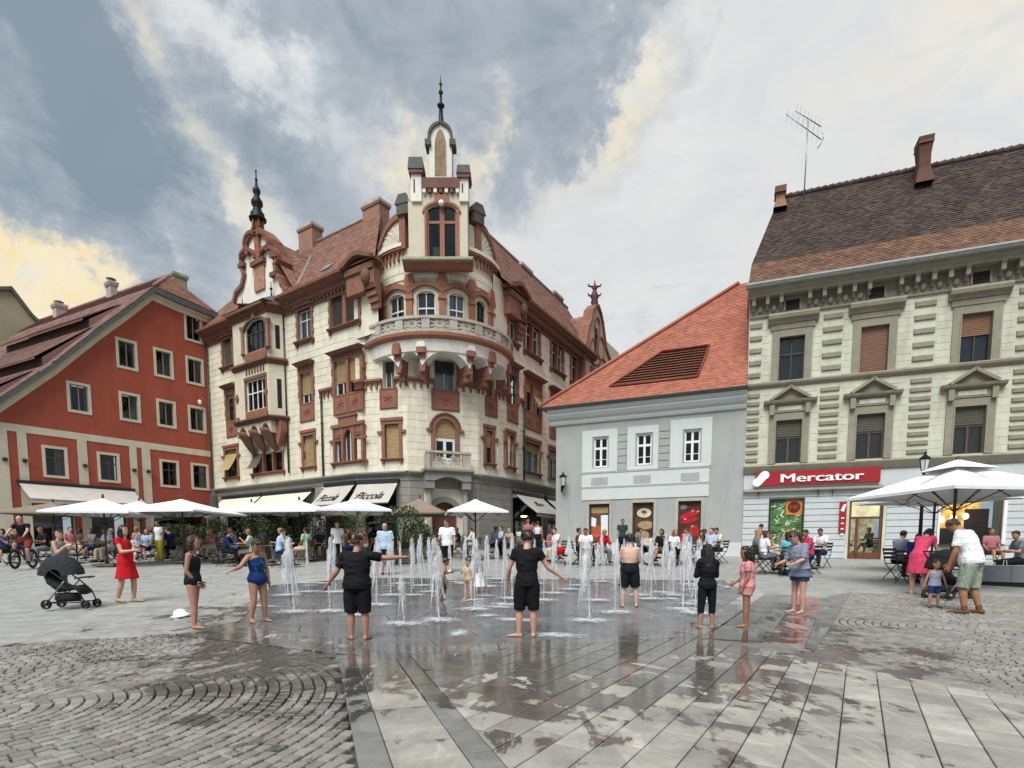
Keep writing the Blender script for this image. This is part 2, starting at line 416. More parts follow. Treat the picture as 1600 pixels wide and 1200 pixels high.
def window(parent, S, r, frame, dep=.20, cols=2, rows=1, fw=.05, transom=None, pane=True, blind=None, blindmat=None, curtain=None, arch=0.0, mull=None, backdrop=None, blind_bottom=0.0, name='window', lab=None, halves=None):
  """one window in its opening: frame with bars, pane, and what hangs behind or before the glass"""
  u0, u1, v0, v1 = r; back = backdrop or M_['interior']; z = -dep
  mb = MB(); mull = mull or fw
  bx(mb, S, u0, u0+fw, v0, v1, z, z+.07, frame); bx(mb, S, u1-fw, u1, v0, v1, z, z+.07, frame)
  bx(mb, S, u0+fw, u1-fw, v0, v0+fw, z, z+.07, frame); bx(mb, S, u0+fw, u1-fw, v1-fw, v1, z, z+.07, frame)
  for i in range(1, cols):
    c = u0+(u1-u0)*i/cols; bx(mb, S, c-mull/2, c+mull/2, v0+fw, v1-fw, z+.002, z+.062, frame)
  if transom:
    for t in transom:
      w = mull
      if isinstance(t, tuple): t, w = t
      c = v0+(v1-v0)*t; bx(mb, S, u0+fw, u1-fw, c-w/2, c+w/2, z+.004, z+.066, frame)
  if arch > 0:   # spandrels that turn the square head of the opening into an arch
    n = 7; a = min(arch, (u1-u0)/2); cx = (u0+u1)/2; hw = (u1-u0)/2; sp = v1-a
    for sgn in (-1, 1):
      pts = [(cx+sgn*hw, v1)]+[(cx+sgn*hw*cos(pi/2*i/n), sp+a*sin(pi/2*i/n)) for i in range(n+1)]
      prism(mb, S, pts, z+.0, -.004, M_['cream'] if halves is None else halves)
  w = mb.build(name, parent)
  if lab: w['label'] = lab
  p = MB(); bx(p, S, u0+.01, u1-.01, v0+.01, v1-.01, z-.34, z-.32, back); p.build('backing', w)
  if pane:
    p = MB(); p.quad(S.pt(u0+fw*.5, v0+fw*.5, z+.02), S.pt(u1-fw*.5, v0+fw*.5, z+.02), S.pt(u1-fw*.5, v1-fw*.5, z+.02), S.pt(u0+fw*.5, v1-fw*.5, z+.02), glass_mat()); p.build('pane', w)
  if curtain:
    p = MB(); k = 12; a, b, cm = curtain; vs = []
    for i in range(k+1):
      t = i/k
      if a < t < b: continue
      vs.append(t)
    for t0, t1 in zip([i/k for i in range(k)], [(i+1)/k for i in range(k)]):
      if a-1e-6 < t0 and t1 < b+1e-6: continue
      q = lambda t: z-.06-.03*(int(round(t*k)) % 2)
      p.quad(S.pt(u0+(u1-u0)*t0, v0+.02, q(t0)), S.pt(u0+(u1-u0)*t1, v0+.02, q(t1)), S.pt(u0+(u1-u0)*t1, v1-.02, q(t1)), S.pt(u0+(u1-u0)*t0, v1-.02, q(t0)), cm)
    p.build('curtain', w)
  if blind:
    p = MB(); vb = v1-(v1-v0)*blind; n = max(3, int((v1-vb)/.07)); h = (v1-vb)/n
    for i in range(n):
      a = vb+i*h
      prof = [(z+.075, a), (z+.10, a+h*.25), (z+.10, a+h*.8), (z+.075, a+h*.97)]
      profile(p, S, u0+.02, u1-.02, prof, blindmat, False)
    p.build('roller_blind', w)
  return w
def tile_field(mb, A, B, Cc, D, pitch_u, pitch_v, m, lift=.02, clip=None, seed=3, jit=.006):
  """overlapping roof tiles on the quad A B (eave) C D (ridge; C above B); clip(p) may drop tiles"""
  A, B, Cc, D = map(Vector, (A, B, Cc, D)); rnd = random.Random(seed)
  nv = max(2, round(((D-A).length+(Cc-B).length)/2/pitch_v)); nrm = (B-A).cross(D-A).normalized()
  if nrm.z < 0: nrm = -nrm
  um = max((B-A).length, (Cc-D).length)
  for j in range(nv):
    t0, t1 = j/nv, min((j+1.12)/nv, 1.0)
    L0, R0, L1, R1 = A.lerp(D, t0), B.lerp(Cc, t0), A.lerp(D, t1), B.lerp(Cc, t1)
    ln = (R0-L0).length; nu = max(1, round(ln/pitch_u)); sh = .5 if j % 2 else 0
    for i in range(-1 if sh else 0, nu):
      a, b = max((i+sh)/nu, 0)+.0012/max(ln, .1), min((i+1+sh)/nu, 1)-.0012/max(ln, .1)
      if b-a <= 0: continue
      p0, p1, p2, p3 = L0.lerp(R0, a), L0.lerp(R0, b), L1.lerp(R1, b), L1.lerp(R1, a)
      if clip and not clip((p0+p2)/2): continue
      l = nrm*(lift+rnd.uniform(-jit, jit)); q0, q1 = p0+l, p1+l; w = nrm*.004
      mb.add((q0, q1, p2+w, p3+w, p0-w, p1-w), [(0, 1, 2, 3), (4, 5, 1, 0)], m)
M_ = {}
def setup_mats():
  q = mat
  M_['cream'] = q('cream_plaster', 'dcd6c2', .85, .07, 1.5, .25, 30, dirt=.4, dirtcol=(.36, .31, .23), island=.035)
  M_['cream_block'] = q('cream_block', 'e1dbc6', .85, .07, 1.8, .3, 35, dirt=.42, dirtcol=(.36, .31, .23), island=.06)
  M_['cream_white'] = q('cream_white', 'e6e3d8', .85, .08, 2.0, .3, 25, dirt=.35, dirtcol=(.33, .31, .27))
  M_['terracotta'] = q('terracotta', '8b5f4d', .8, .16, 2.5, .3, 30, dirt=.30, dirtcol=(.12, .075, .06))
  M_['terracotta_bright'] = q('terracotta_bright', '996a54', .8, .13, 2.5, .25, 30, dirt=.2, dirtcol=(.15, .08, .06))
  M_['terracotta_dark'] = q('terracotta_dark', '755345', .8, .18, 3, .3, 30, dirt=.4, dirtcol=(.09, .06, .05))
  M_['weathered'] = q('weathered_slate', '5c544c', .8, .25, 3, .3, 20)
  M_['grey_stone'] = q('grey_stone', '8d8a82', .85, .13, 1.5, .3, 25, dirt=.35, dirtcol=(.17, .16, .14), island=.06)
  M_['grey_stone_dark'] = q('grey_stone_dark', '6e6a64', .85, .15, 1.5, .3, 25, dirt=.3)
  M_['balc'] = q('balcony_stone', 'b5aea2', .85, .14, 2.5, .3, 25, dirt=.5, dirtcol=(.16, .14, .12))
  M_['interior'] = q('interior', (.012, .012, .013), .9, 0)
  M_['interior_warm'] = q('interior_warm', (.05, .032, .02), .9, .3)
  M_['blind_tan'] = q('blind_tan', 'b39a70', .7, .10, 4, .1, 30, dirt=.25)
  M_['blind_dark'] = q('blind_dark', '4a4743', .7, .15, 4)
  M_['blind_brown'] = q('blind_brown', '8c6a56', .7, .10, 4, dirt=.2)
  M_['blind_green'] = q('blind_grey_green', '5f5f52', .7, .12, 4)
  M_['white_frame'] = q('white_frame', 'e4e6e4', .5, .05)
  M_['dark_frame'] = q('dark_frame', '3c3834', .5, .1)
  M_['wood_frame'] = q('wood_frame', '59463a', .55, .15, 6)
  M_['cream_trim'] = q('cream_trim', 'cfc6b0', .8, .07, 2, .15, 30, dirt=.15)
  M_['curtain_white'] = q('curtain_white', 'cfd2d0', .9, .08, 5)
  M_['curtain_grey'] = q('curtain_grey', '8b8f92', .9, .12, 5)
  M_['red'] = q('red_plaster', 'a3523f', .85, .09, 1.0, .35, 25, dirt=.4, dirtcol=(.20, .05, .04))
  M_['metal_dark'] = q('dark_metal', '3b3d3d', .45, .15, 5, metal=.6)
  M_['zinc'] = q('zinc', '9ba19c', .4, .15, 5, metal=.5)
  M_['gutter'] = q('gutter', '8f948e', .6, .15, 5, metal=0)
  M_['tile_red'] = q('tile_red', '8c6454', .8, .24, 1.2, .2, 30, island=.22, dirt=.55, dirtcol=(.075, .055, .048))
  M_['tile_mauve'] = q('tile_mauve', '8a6b64', .8, .18, 1.0, .2, 30, island=.2, dirt=.3, dirtcol=(.10, .07, .065))
  M_['tile_dark'] = q('tile_dark', '4e4039', .85, .25, 1.0, .2, 30, island=.35, dirt=.45, dirtcol=(.035, .03, .027))
  M_['tile_brown'] = q('tile_brown', '7c5d4c', .85, .25, 1.2, .2, 30, island=.32, dirt=.35, dirtcol=(.11, .08, .06))
  M_['tile_orange'] = q('tile_orange', 'a96a56', .8, .14, 1.2, .15, 30, island=.2, dirt=.3, dirtcol=(.16, .08, .06))
  M_['lead'] = q('lead', '8d8079', .5, .2, 3, metal=.2)
  M_['chimney'] = q('chimney_brick', '9a7564', .85, .22, 6, .3, 30, dirt=.3, dirtcol=(.1, .08, .07))
  M_['slate'] = q('slate', '5a5d58', .7, .2, 4)
  M_['black_iron'] = q('black_iron', '201e20', .5, .2, 6, metal=.5)
  M_['yellowish'] = q('yellowish_plaster', 'c9cbb6', .85, .08, 1.4, .3, 30, dirt=.5, dirtcol=(.29, .28, .22), island=.05)
  M_['olive'] = q('olive_stone', '8f8a79', .85, .14, 2.5, .3, 25, dirt=.35, dirtcol=(.17, .155, .12))
  M_['lightgrey'] = q('light_grey_plaster', 'c9cdcb', .8, .04, 1.4, .2, 30, dirt=.10, dirtcol=(.38, .4, .4))
  M_['midgrey'] = q('mid_grey_plaster', 'a5a8a5', .85, .05, 1.4, .35, 60, dirt=.32, dirtcol=(.25, .26, .26))
  M_['siding'] = q('pale_siding', 'c2c8c9', .7, .06, 1.5, .1, 20, dirt=.15, dirtcol=(.3, .33, .35))
  M_['beige_wall'] = q('beige_wall', 'a59b82', .85, .07, .8, .1, 20)
  M_['canvas_white'] = q('canvas_white', 'e4e6e6', .8, .09, 2.5, .5, 5, dirt=.22, dirtcol=(.5, .5, .47))
  M_['canvas_grey'] = q('canvas_grey', 'bcb6ae', .85, .08, 1.5, .4, 5, dirt=.25, dirtcol=(.3, .28, .26))
  M_['canvas_cream'] = q('canvas_cream', 'd8d2c0', .85, .06, 1.5, .15, 8)
  M_['canvas_brown'] = q('canvas_brown', '857868', .85, .08, 1.5, .15, 8)
  M_['pole'] = q('pole', '4a4038', .5, .1)
  M_['door_wood'] = q('door_wood', '6b4130', .55, .2, 5, .2, 20, stretch=(6, 6, 1))
  M_['leafA'] = q('leaf_dark', (.030, .055, .020), .6, .35, 3, island=.4)
  M_['leafB'] = q('leaf_light', (.065, .10, .030), .6, .35, 3, island=.4)
  M_['bark'] = q('bark', (.09, .065, .045), .9, .3, 8)
  M_['sign_red'] = q('sign_red', '9c2028', .5, .05)
  M_['sign_white'] = q('sign_white', 'eeeeee', .5, .02)
  M_['black_print'] = q('black_print', '2a2a2e', .7, .02)
  M_['lamp_warm'] = q('lamp_warm', (1.0, .72, .30), .5, 0, emit=9)
  M_['lamp_soft'] = q('lamp_soft', (.9, .75, .42), .5, .3, 3, emit=1.3)
  M_['shop_glow'] = q('shop_glow', (.75, .38, .12), .5, .6, 3, emit=1.6)
  M_['white_lamp'] = q('white_lamp', 'f0f2f2', .4, 0)
setup_mats()
# ---------------------------------------------------------------- the cream corner house
def hit(P, d, px):
  k = (px-800)/863.0; t = (k*P[1]-P[0])/(d[0]-k*d[1]); return (P[0]+d[0]*t, P[1]+d[1]*t)
def nrm2(a, b): l = sqrt(a*a+b*b); return (a/l, b/l)
Q2 = ((640-800)/863*30.3, 30.3)
Q3 = hit(Q2, nrm2(2270, 863), 748)
Q4 = hit(Q3, nrm2(800, 863), 797)
Q5 = hit(Q4, nrm2(490, 863), 918)
Q6 = hit(Q4, nrm2(490, 863), 962)
Q1 = hit(Q2, nrm2(-2800, 863), 562)
Q0 = hit(Q1, nrm2(-1280, 863), 338)
LW, FA, FB, FC, RW, GW = Wall(Q0, Q1), Wall(Q1, Q2), Wall(Q2, Q3), Wall(Q3, Q4), Wall(Q4, Q5), Wall(Q5, Q6)
DR = Drum(((688-800)/863*33.5, 33.5), 3.5)
cream_house = empty('corner_house', (DR.c.x, DR.c.y, gz(0, 30)), label='cream corner house with terracotta window surrounds, round corner tower and stone balcony', cat='building')
CH = Vector(cream_house.location)
class _P:
  """parent wrapper: parts of a house keep world coordinates through the inverse matrix"""
def part(mb, name, parent, **kw):
  o = mb.build(name, None, **kw); attach(o, parent); return o
def attach(o, parent):
  o.parent = parent; m = Matrix.Identity(4); p = parent; chain = []
  while p is not None: chain.append(p); p = p.parent
  for q in reversed(chain): m = m @ q.matrix_parent_inverse @ Matrix.LocRotScale(q.location, q.rotation_euler, q.scale)
  o.matrix_parent_inverse = m.inverted()
_win = window
def window(parent, S, r, frame, **kw):
  o = _win(None, S, r, frame, **kw); attach(o, parent); return o
cream, terra = M_['cream'], M_['terracotta']
def jambs(mb, S, r, m, w=.17, proud=.07, step=.42, teeth=.05, top=True, seed=0):
  """a surround of alternately wider and narrower stones"""
  u0, u1, v0, v1 = r; n = max(2, round((v1-v0)/step)); h = (v1-v0)/n
  for i in range(n):
    ww = w+(teeth if (i+seed) % 2 else 0)
    for a, b in ((u0-ww, u0), (u1, u1+ww)): bx(mb, S, a, b, v0+i*h+.004, v0+(i+1)*h-.004, -.18, proud+(.006 if i % 2 else 0), m)
  if top: bx(mb, S, u0-w-.02, u1+w+.02, v1, v1+w*1.1, -.18, proud+.012, m)
def sill(mb, S, r, m, over=.22, h=.14, out=.2, drop=0.0):
  u0, u1, v0, v1 = r
  profile(mb, S, u0-over, u1+over, [(0, v0-h-drop), (out*.55, v0-h*.8-drop), (out, v0-h*.35-drop), (out, v0-.01-drop), (-.16, v0-drop)], m)
  for u in (u0-over+.12, u1+over-.12): bx(mb, S, u-.06, u+.06, v0-h-.13-drop, v0-h*.8-drop, 0, out*.6, m)
def hood_top(mb, S, r, v0, v1, over, m, cap):
  """weathered trapezoid canopy over the second-floor windows"""
  u0, u1 = r[0]-over, r[1]+over; h = v1-v0
  profile(mb, S, r[0]-.14, r[1]+.14, [(0, v0), (.09, v0), (.11, v0+h*.45), (.2, v0+h*.5), (.2, v0+h*.6), (0, v0+h*.6)], m)
  vs = [S.pt(u0+.16, v0+h*.5, .0), S.pt(u1-.16, v0+h*.5, .0), S.pt(u1-.16, v0+h*.5, .26), S.pt(u0+.16, v0+h*.5, .26),
      S.pt(u0, v0+h*.72, 0), S.pt(u1, v0+h*.72, 0), S.pt(u1, v0+h*.72, .42), S.pt(u0, v0+h*.72, .42)]
  mb.add(vs, [(0, 1, 2, 3), (0, 1, 5, 4), (1, 2, 6, 5), (2, 3, 7, 6), (3, 0, 4, 7)], m)
  w = (u1-u0)*.17
  vs = [S.pt(u0-.02, v0+h*.72, 0), S.pt(u1+.02, v0+h*.72, 0), S.pt(u1+.02, v0+h*.72, .44), S.pt(u0-.02, v0+h*.72, .44),
      S.pt(u0+w, v1, 0), S.pt(u1-w, v1, 0), S.pt(u1-w, v1, .12), S.pt(u0+w, v1, .12)]
  mb.add(vs, [(0, 1, 2, 3), (4, 5, 6, 7), (0, 1, 5, 4), (1, 2, 6, 5), (2, 3, 7, 6), (3, 0, 4, 7)], cap)
  n = max(3, int((r[1]-r[0])/.16))
  for i in range(n):
    c = r[0]-.1+(r[1]-r[0]+.2)*(i+.5)/n; bx(mb, S, c-.035, c+.035, v0+h*.2, v0+h*.46, .1, .16, m)
def eyebrow(mb, S, r, v0, v1, over, m, out=.22):
  """low segmental label over the top-floor windows, turned down at its ends"""
  u0, u1 = r[0]-over, r[1]+over; w = (u1-u0); n = 8; vs = []; h = v1-v0
  top = [(u0, v0+h*.25), (u0+w*.08, v0+h*.62), (u0+w*.25, v1-h*.12), (u0+w*.5, v1), (u1-w*.25, v1-h*.12), (u1-w*.08, v0+h*.62), (u1, v0+h*.25)]
  bot = [(u1-.05, v0), (u1-w*.16, v0+h*.35), (u0+w*.5, v0+h*.52), (u0+w*.16, v0+h*.35), (u0+.05, v0)]
  prism(mb, S, top+bot, 0, out, m)
  prism(mb, S, [(r[0]-.1, v0-.02), (r[1]+.1, v0-.02), (r[1]+.1, v0+h*.34), (r[0]-.1, v0+h*.34)], 0, .075, m)
def tri_panel(mb, S, r, vb, m, over=.16, d=.05):
  """carved panel under a window"""
  u0, u1, v0 = r[0]-over, r[1]+over, r[2]
  bx(mb, S, u0, u1, vb, v0-.02, -.02, d, m)
  n = 2 if u1-u0 > 1.8 else 1; w = (u1-u0)/n
  for i in range(n):
    a, b = u0+i*w+.07, u0+(i+1)*w-.07; cu, cv = (a+b)/2, (vb+v0)/2; hh = (v0-vb)/2-.08
    for (p, q, s, t) in ((a, b, vb+.04, vb+.08), (a, b, v0-.12, v0-.08), (a, a+.04, vb+.08, v0-.12), (b-.04, b, vb+.08, v0-.12)):
      bx(mb, S, p, q, s, t, d, d+.025, m)
    for k in range(6):
      an = k*pi/3+.5; rr = min(hh*.62, (b-a)*.28)
      x, y = cu+rr*cos(an), cv+rr*.8*sin(an); prism(mb, S, [(cu, cv), (x-.05*sin(an), y+.05*cos(an)), (x, y), (x+.05*sin(an), y-.05*cos(an))], d, d+.035, m)
def ear_frame(mb, S, r, v1, m, w=.2, ears=True):
  """first-floor surround: broad jambs, eared lintel"""
  jambs(mb, S, [r[0], r[1], r[2], r[3]], m, w, .06, .5, .0, True)
  bx(mb, S, r[0]-w-.04, r[1]+w+.04, v1-.16, v1, 0, .12, m)
  ve = r[2]+(r[3]-r[2])*.78
  if ears:
    for a, b in ((r[0]-w-.22, r[0]-w+.02), (r[1]+w-.02, r[1]+w+.22)): bx(mb, S, a, b, ve-.09, ve+.05, 0, .13, m)
holesL, holesA, holesB, holesC, holesR = [], [], [], [], []
avL, avA, avB, avC, avR = [], [], [], [], []
WINS = []
def reg(S, holes, av, r, pad=(.2, .2, .2, .25)):
  holes.append(tuple(r)); av.append((r[0]-pad[0], r[1]+pad[1], r[2]-pad[2], r[3]+pad[3]))
vgL = LW.uv(500, 747)[1]               # top of the ground-floor cornice
vEave = LW.uv(495, 455)[1]             # underside of the eaves gutter
v3 = vEave
gbase = gz(0, 30)
# --- left wing, first floor
r1 = level([LW.rect(353, 371, 690, 739), LW.rect(475, 491, 683, 729), FA.rect(602, 624, 670, 721), FC.rect(759, 769, 676, 725), RW.rect(792, 802, 684, 731)])
v1b, v1t = r1[0][2], r1[0][3]
v1top = v1t+.33
W1 = {}
# --- second floor
r2 = level([LW.rect(355, 367, 610, 651), LW.rect(471, 488, 588, 636)]); v2b, v2t = r2[0][2], r2[0][3]
r3 = level([LW.rect(349, 363, 523, 566), LW.rect(467, 487, 492, 540)]); v3b, v3t = r3[0][2], r3[0][3]
vpan = LW.uv(480, 659)[1]
def mk(S, holes, av, r, pad, frame, surr, **kw):
  reg(S, holes, av, r, pad)
  w = window(cream_house, S, r, frame, **kw)
  if surr:
    mb = MB(); surr(mb); o = mb.build('surround', None); attach(o, w)
  return w
def win1(S, holes, av, r, style='tan', amount=1.0):
  bm = M_['blind_tan']
  def su(mb):
    ear_frame(mb, S, r, r[3]+.34, terra); sill(mb, S, r, terra, .24, .15, .2)
  mk(S, holes, av, r, (.42, .42, .3, .4), M_['wood_frame'], su, blind=amount, blindmat=bm, cols=2, transom=[.62])
def win2(S, holes, av, r, hv1, double=False, blind=.6, frame=None, bm=None):
  def su(mb):
    jambs(mb, S, r, terra, .2, .07, .35, .06, False)
    hood_top(mb, S, r, r[3]-.02, hv1, .30 if not double else .36, M_['terracotta_dark'], M_['weathered'])
    tri_panel(mb, S, r, vpan, terra, .18)
    if double:
      c = (r[0]+r[1])/2; bx(mb, S, c-.11, c+.11, r[2], r[3], -.2, .05, terra)
  mk(S, holes, av, r, (.3, .3, r[2]-vpan, hv1-r[3]), frame or M_['white_frame'], su, blind=blind, blindmat=bm or M_['blind_tan'], cols=4 if double else 2, transom=[.6])
def win3(S, holes, av, r, hv0, hv1, double=False, frame=None, curtain=None, cols=2, hood='brow', pane=True, blind=None):
  def su(mb):
    jambs(mb, S, r, terra, .16, .07, .3, .06, True)
    eyebrow(mb, S, r, r[3]+.1, hv1, .38, M_['terracotta_dark']) if hood == 'brow' else profile(mb, S, r[0]-.4, r[1]+.4, cornice(r[3]+.17, hv1-r[3]-.17, .3), M_['terracotta_dark'])
    sill(mb, S, r, M_['terracotta_dark'], .26, .2, .26)
    if double:
      c = (r[0]+r[1])/2; bx(mb, S, c-.12, c+.12, r[2], r[3], -.2, .06, terra)
  mk(S, holes, av, r, (.3, .3, .34, .3), frame or M_['white_frame'], su, curtain=curtain, cols=cols, transom=[.68], blind=blind, blindmat=M_['blind_green'])
CW = M_['curtain_white']
hv2 = LW.uv(480, 562)[1]; hv3 = LW.uv(475, 476)[1]
win2(LW, holesL, avL, r2[0], hv2, blind=.15, frame=M_['wood_frame']); win2(LW, holesL, avL, r2[1], hv2, blind=.72)
win3(LW, holesL, avL, r3[0], 0, hv3, frame=M_['dark_frame'], blind=.95); win3(LW, holesL, avL, r3[1], 0, hv3, curtain=(.0, .0, CW))
win1(LW, holesL, avL, r1[0], amount=.12); win1(LW, holesL, avL, r1[1], amount=1.0)
def flap(S, u0, u1, vt, vb, out, m):
  mb = MB(); n = 6
  for i in range(n):
    a, b = i/n, (i+1)/n-.012; q = lambda t: (vt+(vb-vt)*t, .03+out*(t**1.4))
    (va, da), (vb_, db) = q(a), q(b)
    mb.add([S.pt(u0, va, da), S.pt(u1, va, da), S.pt(u1, vb_, db), S.pt(u0, vb_, db), S.pt(u0, va, da-.02), S.pt(u1, va, da-.02), S.pt(u1, vb_, db-.02), S.pt(u0, vb_, db-.02)],
        [(0, 1, 2, 3), (4, 5, 6, 7), (0, 1, 5, 4), (2, 3, 7, 6), (1, 2, 6, 5), (0, 3, 7, 4)], m)
  return part(mb, 'awning_shutter', cream_house)
flap(LW, r1[0][0]+.03, r1[0][1]-.03, r1[0][3]-.3, r1[0][2]+.35, .62, M_['blind_tan'])
rd3 = LW.rect(518, 561, 474, 525); rd3[2], rd3[3] = v3b+.1, v3t+.25
def sud3(mb):
  jambs(mb, LW, rd3, terra, .16, .07, .3, .06, True); sill(mb, LW, rd3, M_['terracotta_dark'], .2, .2, .24)
  c = (rd3[0]+rd3[1])/2; bx(mb, LW, c-.14, c+.14, rd3[2], rd3[3], -.2, .06, terra)
  profile(mb, LW, rd3[0]-.45, rd3[1]+.4, cornice(rd3[3]+.2, .22, .3), M_['terracotta_dark'])
mk(LW, holesL, avL, rd3, (.3, .3, .34, .45), M_['dark_frame'], sud3, cols=2, blind=1.0, blindmat=M_['blind_dark'])
rd2 = LW.rect(524, 564, 578, 627); rd2[2] = v2b-.0; rd2[3] = v2t+.12
win2(LW, holesL, avL, rd2, LW.uv(535, 545)[1], True, .66)
rg = LW.rect(525, 566, 684, 724); rg[2] = v1b; rg[3] = v1t
def sug(mb):
  u0, u1, v0, v1 = rg; w = u1-u0; m = terra; H = v1-v0
  for a, b in ((u0-.16, u0), (u1, u1+.16), (u0+w*.25, u0+w*.33), (u1-w*.33, u1-w*.25)): bx(mb, LW, a, b, v0, v1+.1, -.18, .09, m)
  bx(mb, LW, u0-.28, u1+.28, v1+.1, v1+.28, 0, .14, m)
  c = (u0+u1)/2; prism(mb, LW, [(c-w*.33, v1+.28), (c+w*.33, v1+.28), (c+w*.33, v1+.62), (c-w*.33, v1+.62)], 0, .12, m)
  bx(mb, LW, c-w*.37, c+w*.37, v1+.62, v1+.72, 0, .18, m)
  for a, b in ((u0, u0+w*.25), (u1-w*.25, u1)):
    bx(mb, LW, a, b, v0+H*.66, v1+.1, -.16, .05, m); bx(mb, LW, a+.06, b-.06, v0+H*.74, v0+H*.84, .05, .09, M_['terracotta_dark'])
  for sg_ in (-1, 1):
    pts = [(c+sg_*w*.17, v1+.1), (c+sg_*w*.17, v0+H*.62)]+[(c+sg_*w*.17*cos(k*pi/10)*(1 if k else 1), v0+H*.62+H*.36*sin(k*pi/10)) for k in range(1, 6)]+[(c, v1+.1)]
    prism(mb, LW, pts, -.14, .05, m)
  for a, b in ((u0-.42, u0-.14), (u1+.14, u1+.42)): bx(mb, LW, a, b, v0+H*.62, v0+H*.70, 0, .13, m)
  sill(mb, LW, rg, m, .3, .16, .22)
mk(LW, holesL, avL, rg, (.42, .42, .3, .7), M_['white_frame'], sug, cols=6, curtain=(.45, .55, CW))
# --- facets of the corner
win1(FA, holesA, avA, r1[2]); win1(FC, holesC, avC, r1[3], amount=.5); win1(RW, holesR, avR, r1[4], amount=.5)
def facet2(S, holes, av, px, fr):
  r = S.rect(*px); r[2] = LW_v2; r[3] = r[3]
  def su(mb): tri_panel(mb, S, r, vpan, terra, .2)
  bx_ = (.18, .18, r[2]-vpan, .1)
  w = mk(S, holes, av, r, bx_, fr, su, cols=2, dep=.42, curtain=(.3, .3, CW), blind=.4, blindmat=M_['blind_dark'])
  return r
LW_v2 = v2b+.02
f2 = [facet2(FA, holesA, avA, (598, 616, 562, 617), M_['white_frame']), facet2(FB, holesB, avB, (679, 712, 562, 616), M_['white_frame']), facet2(FC, holesC, avC, (761, 773, 570, 628), M_['dark_frame'])]
rb = FB.rect(680, 711, 655, 718);
def sub(mb):
  c = (rb[0]+rb[1])/2; hw = (rb[1]-rb[0])/2; sp = rb[3]-hw; n = 10
  for a, b in ((rb[0]-.24, rb[0]), (rb[1], rb[1]+.24)): bx(mb, FB, a, b, rb[2], sp, -.18, .08, terra)
  for k in range(n):
    a0, a1 = pi*k/n, pi*(k+1)/n
    prism(mb, FB, [(c+hw*cos(a0), sp+hw*sin(a0)), (c+(hw+.26)*cos(a0), sp+(hw+.26)*sin(a0)), (c+(hw+.26)*cos(a1), sp+(hw+.26)*sin(a1)), (c+hw*cos(a1), sp+hw*sin(a1))], -.18, .1, terra)
    prism(mb, FB, [(c+(hw+.24)*cos(a0), sp+(hw+.24)*sin(a0)), (c+(hw+.33)*cos(a0), sp+(hw+.33)*sin(a0)), (c+(hw+.33)*cos(a1), sp+(hw+.33)*sin(a1)), (c+(hw+.24)*cos(a1), sp+(hw+.24)*sin(a1))], -.02, .16, M_['terracotta_dark'])
  for a, b in ((rb[0]-.5, rb[0]-.2), (rb[1]+.2, rb[1]+.5)): bx(mb, FB, a, b, sp-.12, sp, 0, .15, terra)
mk(FB, holesB, avB, rb, (.34, .34, .3, .34), M_['white_frame'], sub, cols=2, fw=.1, mull=.16, arch=9, blind=.46, blindmat=M_['blind_tan'], halves=M_['cream'], transom=[.5])
# --- right wing
r2R = [RW.rect(795, 807, 588, 636), RW.rect(821, 844, 602, 650), RW.rect(860, 880, 618, 668), RW.rect(896, 913, 632, 684)]
r3R = [RW.rect(795, 806, 496, 546), RW.rect(820, 842, 512, 566), RW.rect(861, 879, 540, 586), RW.rect(892, 910, 560, 600)]
r1R = [RW.rect(820, 842, 692, 738), RW.rect(858, 873, 702, 748), RW.rect(893, 908, 712, 752)]
for r in r2R: r[2], r[3] = v2b, v2t
for r in r3R: r[2], r[3] = v3b, v3t
for r in r1R: r[2], r[3] = v1b, v1t
win2(RW, holesR, avR, r2R[0], hv2, blind=.0, frame=M_['dark_frame'])
for i in (1, 2, 3): win2(RW, holesR, avR, r2R[i], hv2, True, .3, frame=M_['wood_frame'])
win3(RW, holesR, avR, r3R[0], 0, hv3, hood='flat')
for i in (1, 2, 3): win3(RW, holesR, avR, r3R[i], 0, hv3, True, cols=4, hood='flat')
for r in r1R: win1(RW, holesR, avR, r, amount=.3)
flap(RW, r2R[1][0]+(r2R[1][1]-r2R[1][0])*.55, r2R[1][1]-.03, v2b+1.1, v2b+.25, .55, M_['blind_tan'])
# --- oriel of the left wing: opening left out of the block courses
uO0, uO1 = LW.uv(368, 600, .9)[0], LW.uv(421, 600, .9)[0]
OD = .95
vO_top, vO_bot = LW.uv(395, 481, OD)[1], LW.uv(395, 661, OD)[1]
avL.append((uO0-.05, uO1+.1, vO_bot-1.6, v3+1))
ruf = LW.rect(396, 443, 704, 738); ruf[2], ruf[3] = v1b, v1b+1.25
mk(LW, holesL, avL, ruf, (.2, .2, .3, .2), M_['white_frame'], lambda mb: (sill(mb, LW, ruf, terra, .2, .16, .2), [bx(mb, LW, ruf[0]+(ruf[1]-ruf[0])*i/3-.07, ruf[0]+(ruf[1]-ruf[0])*i/3+.07, ruf[2], ruf[3], -.18, .04, terra) for i in range(4)]), cols=3, mull=.1, curtain=(.1, .9, CW), lab='triple window under the oriel')
flap(LW, ruf[0]+.03, ruf[0]+(ruf[1]-ruf[0])/3-.03, ruf[3], ruf[2]+.25, .5, M_['blind_green'])
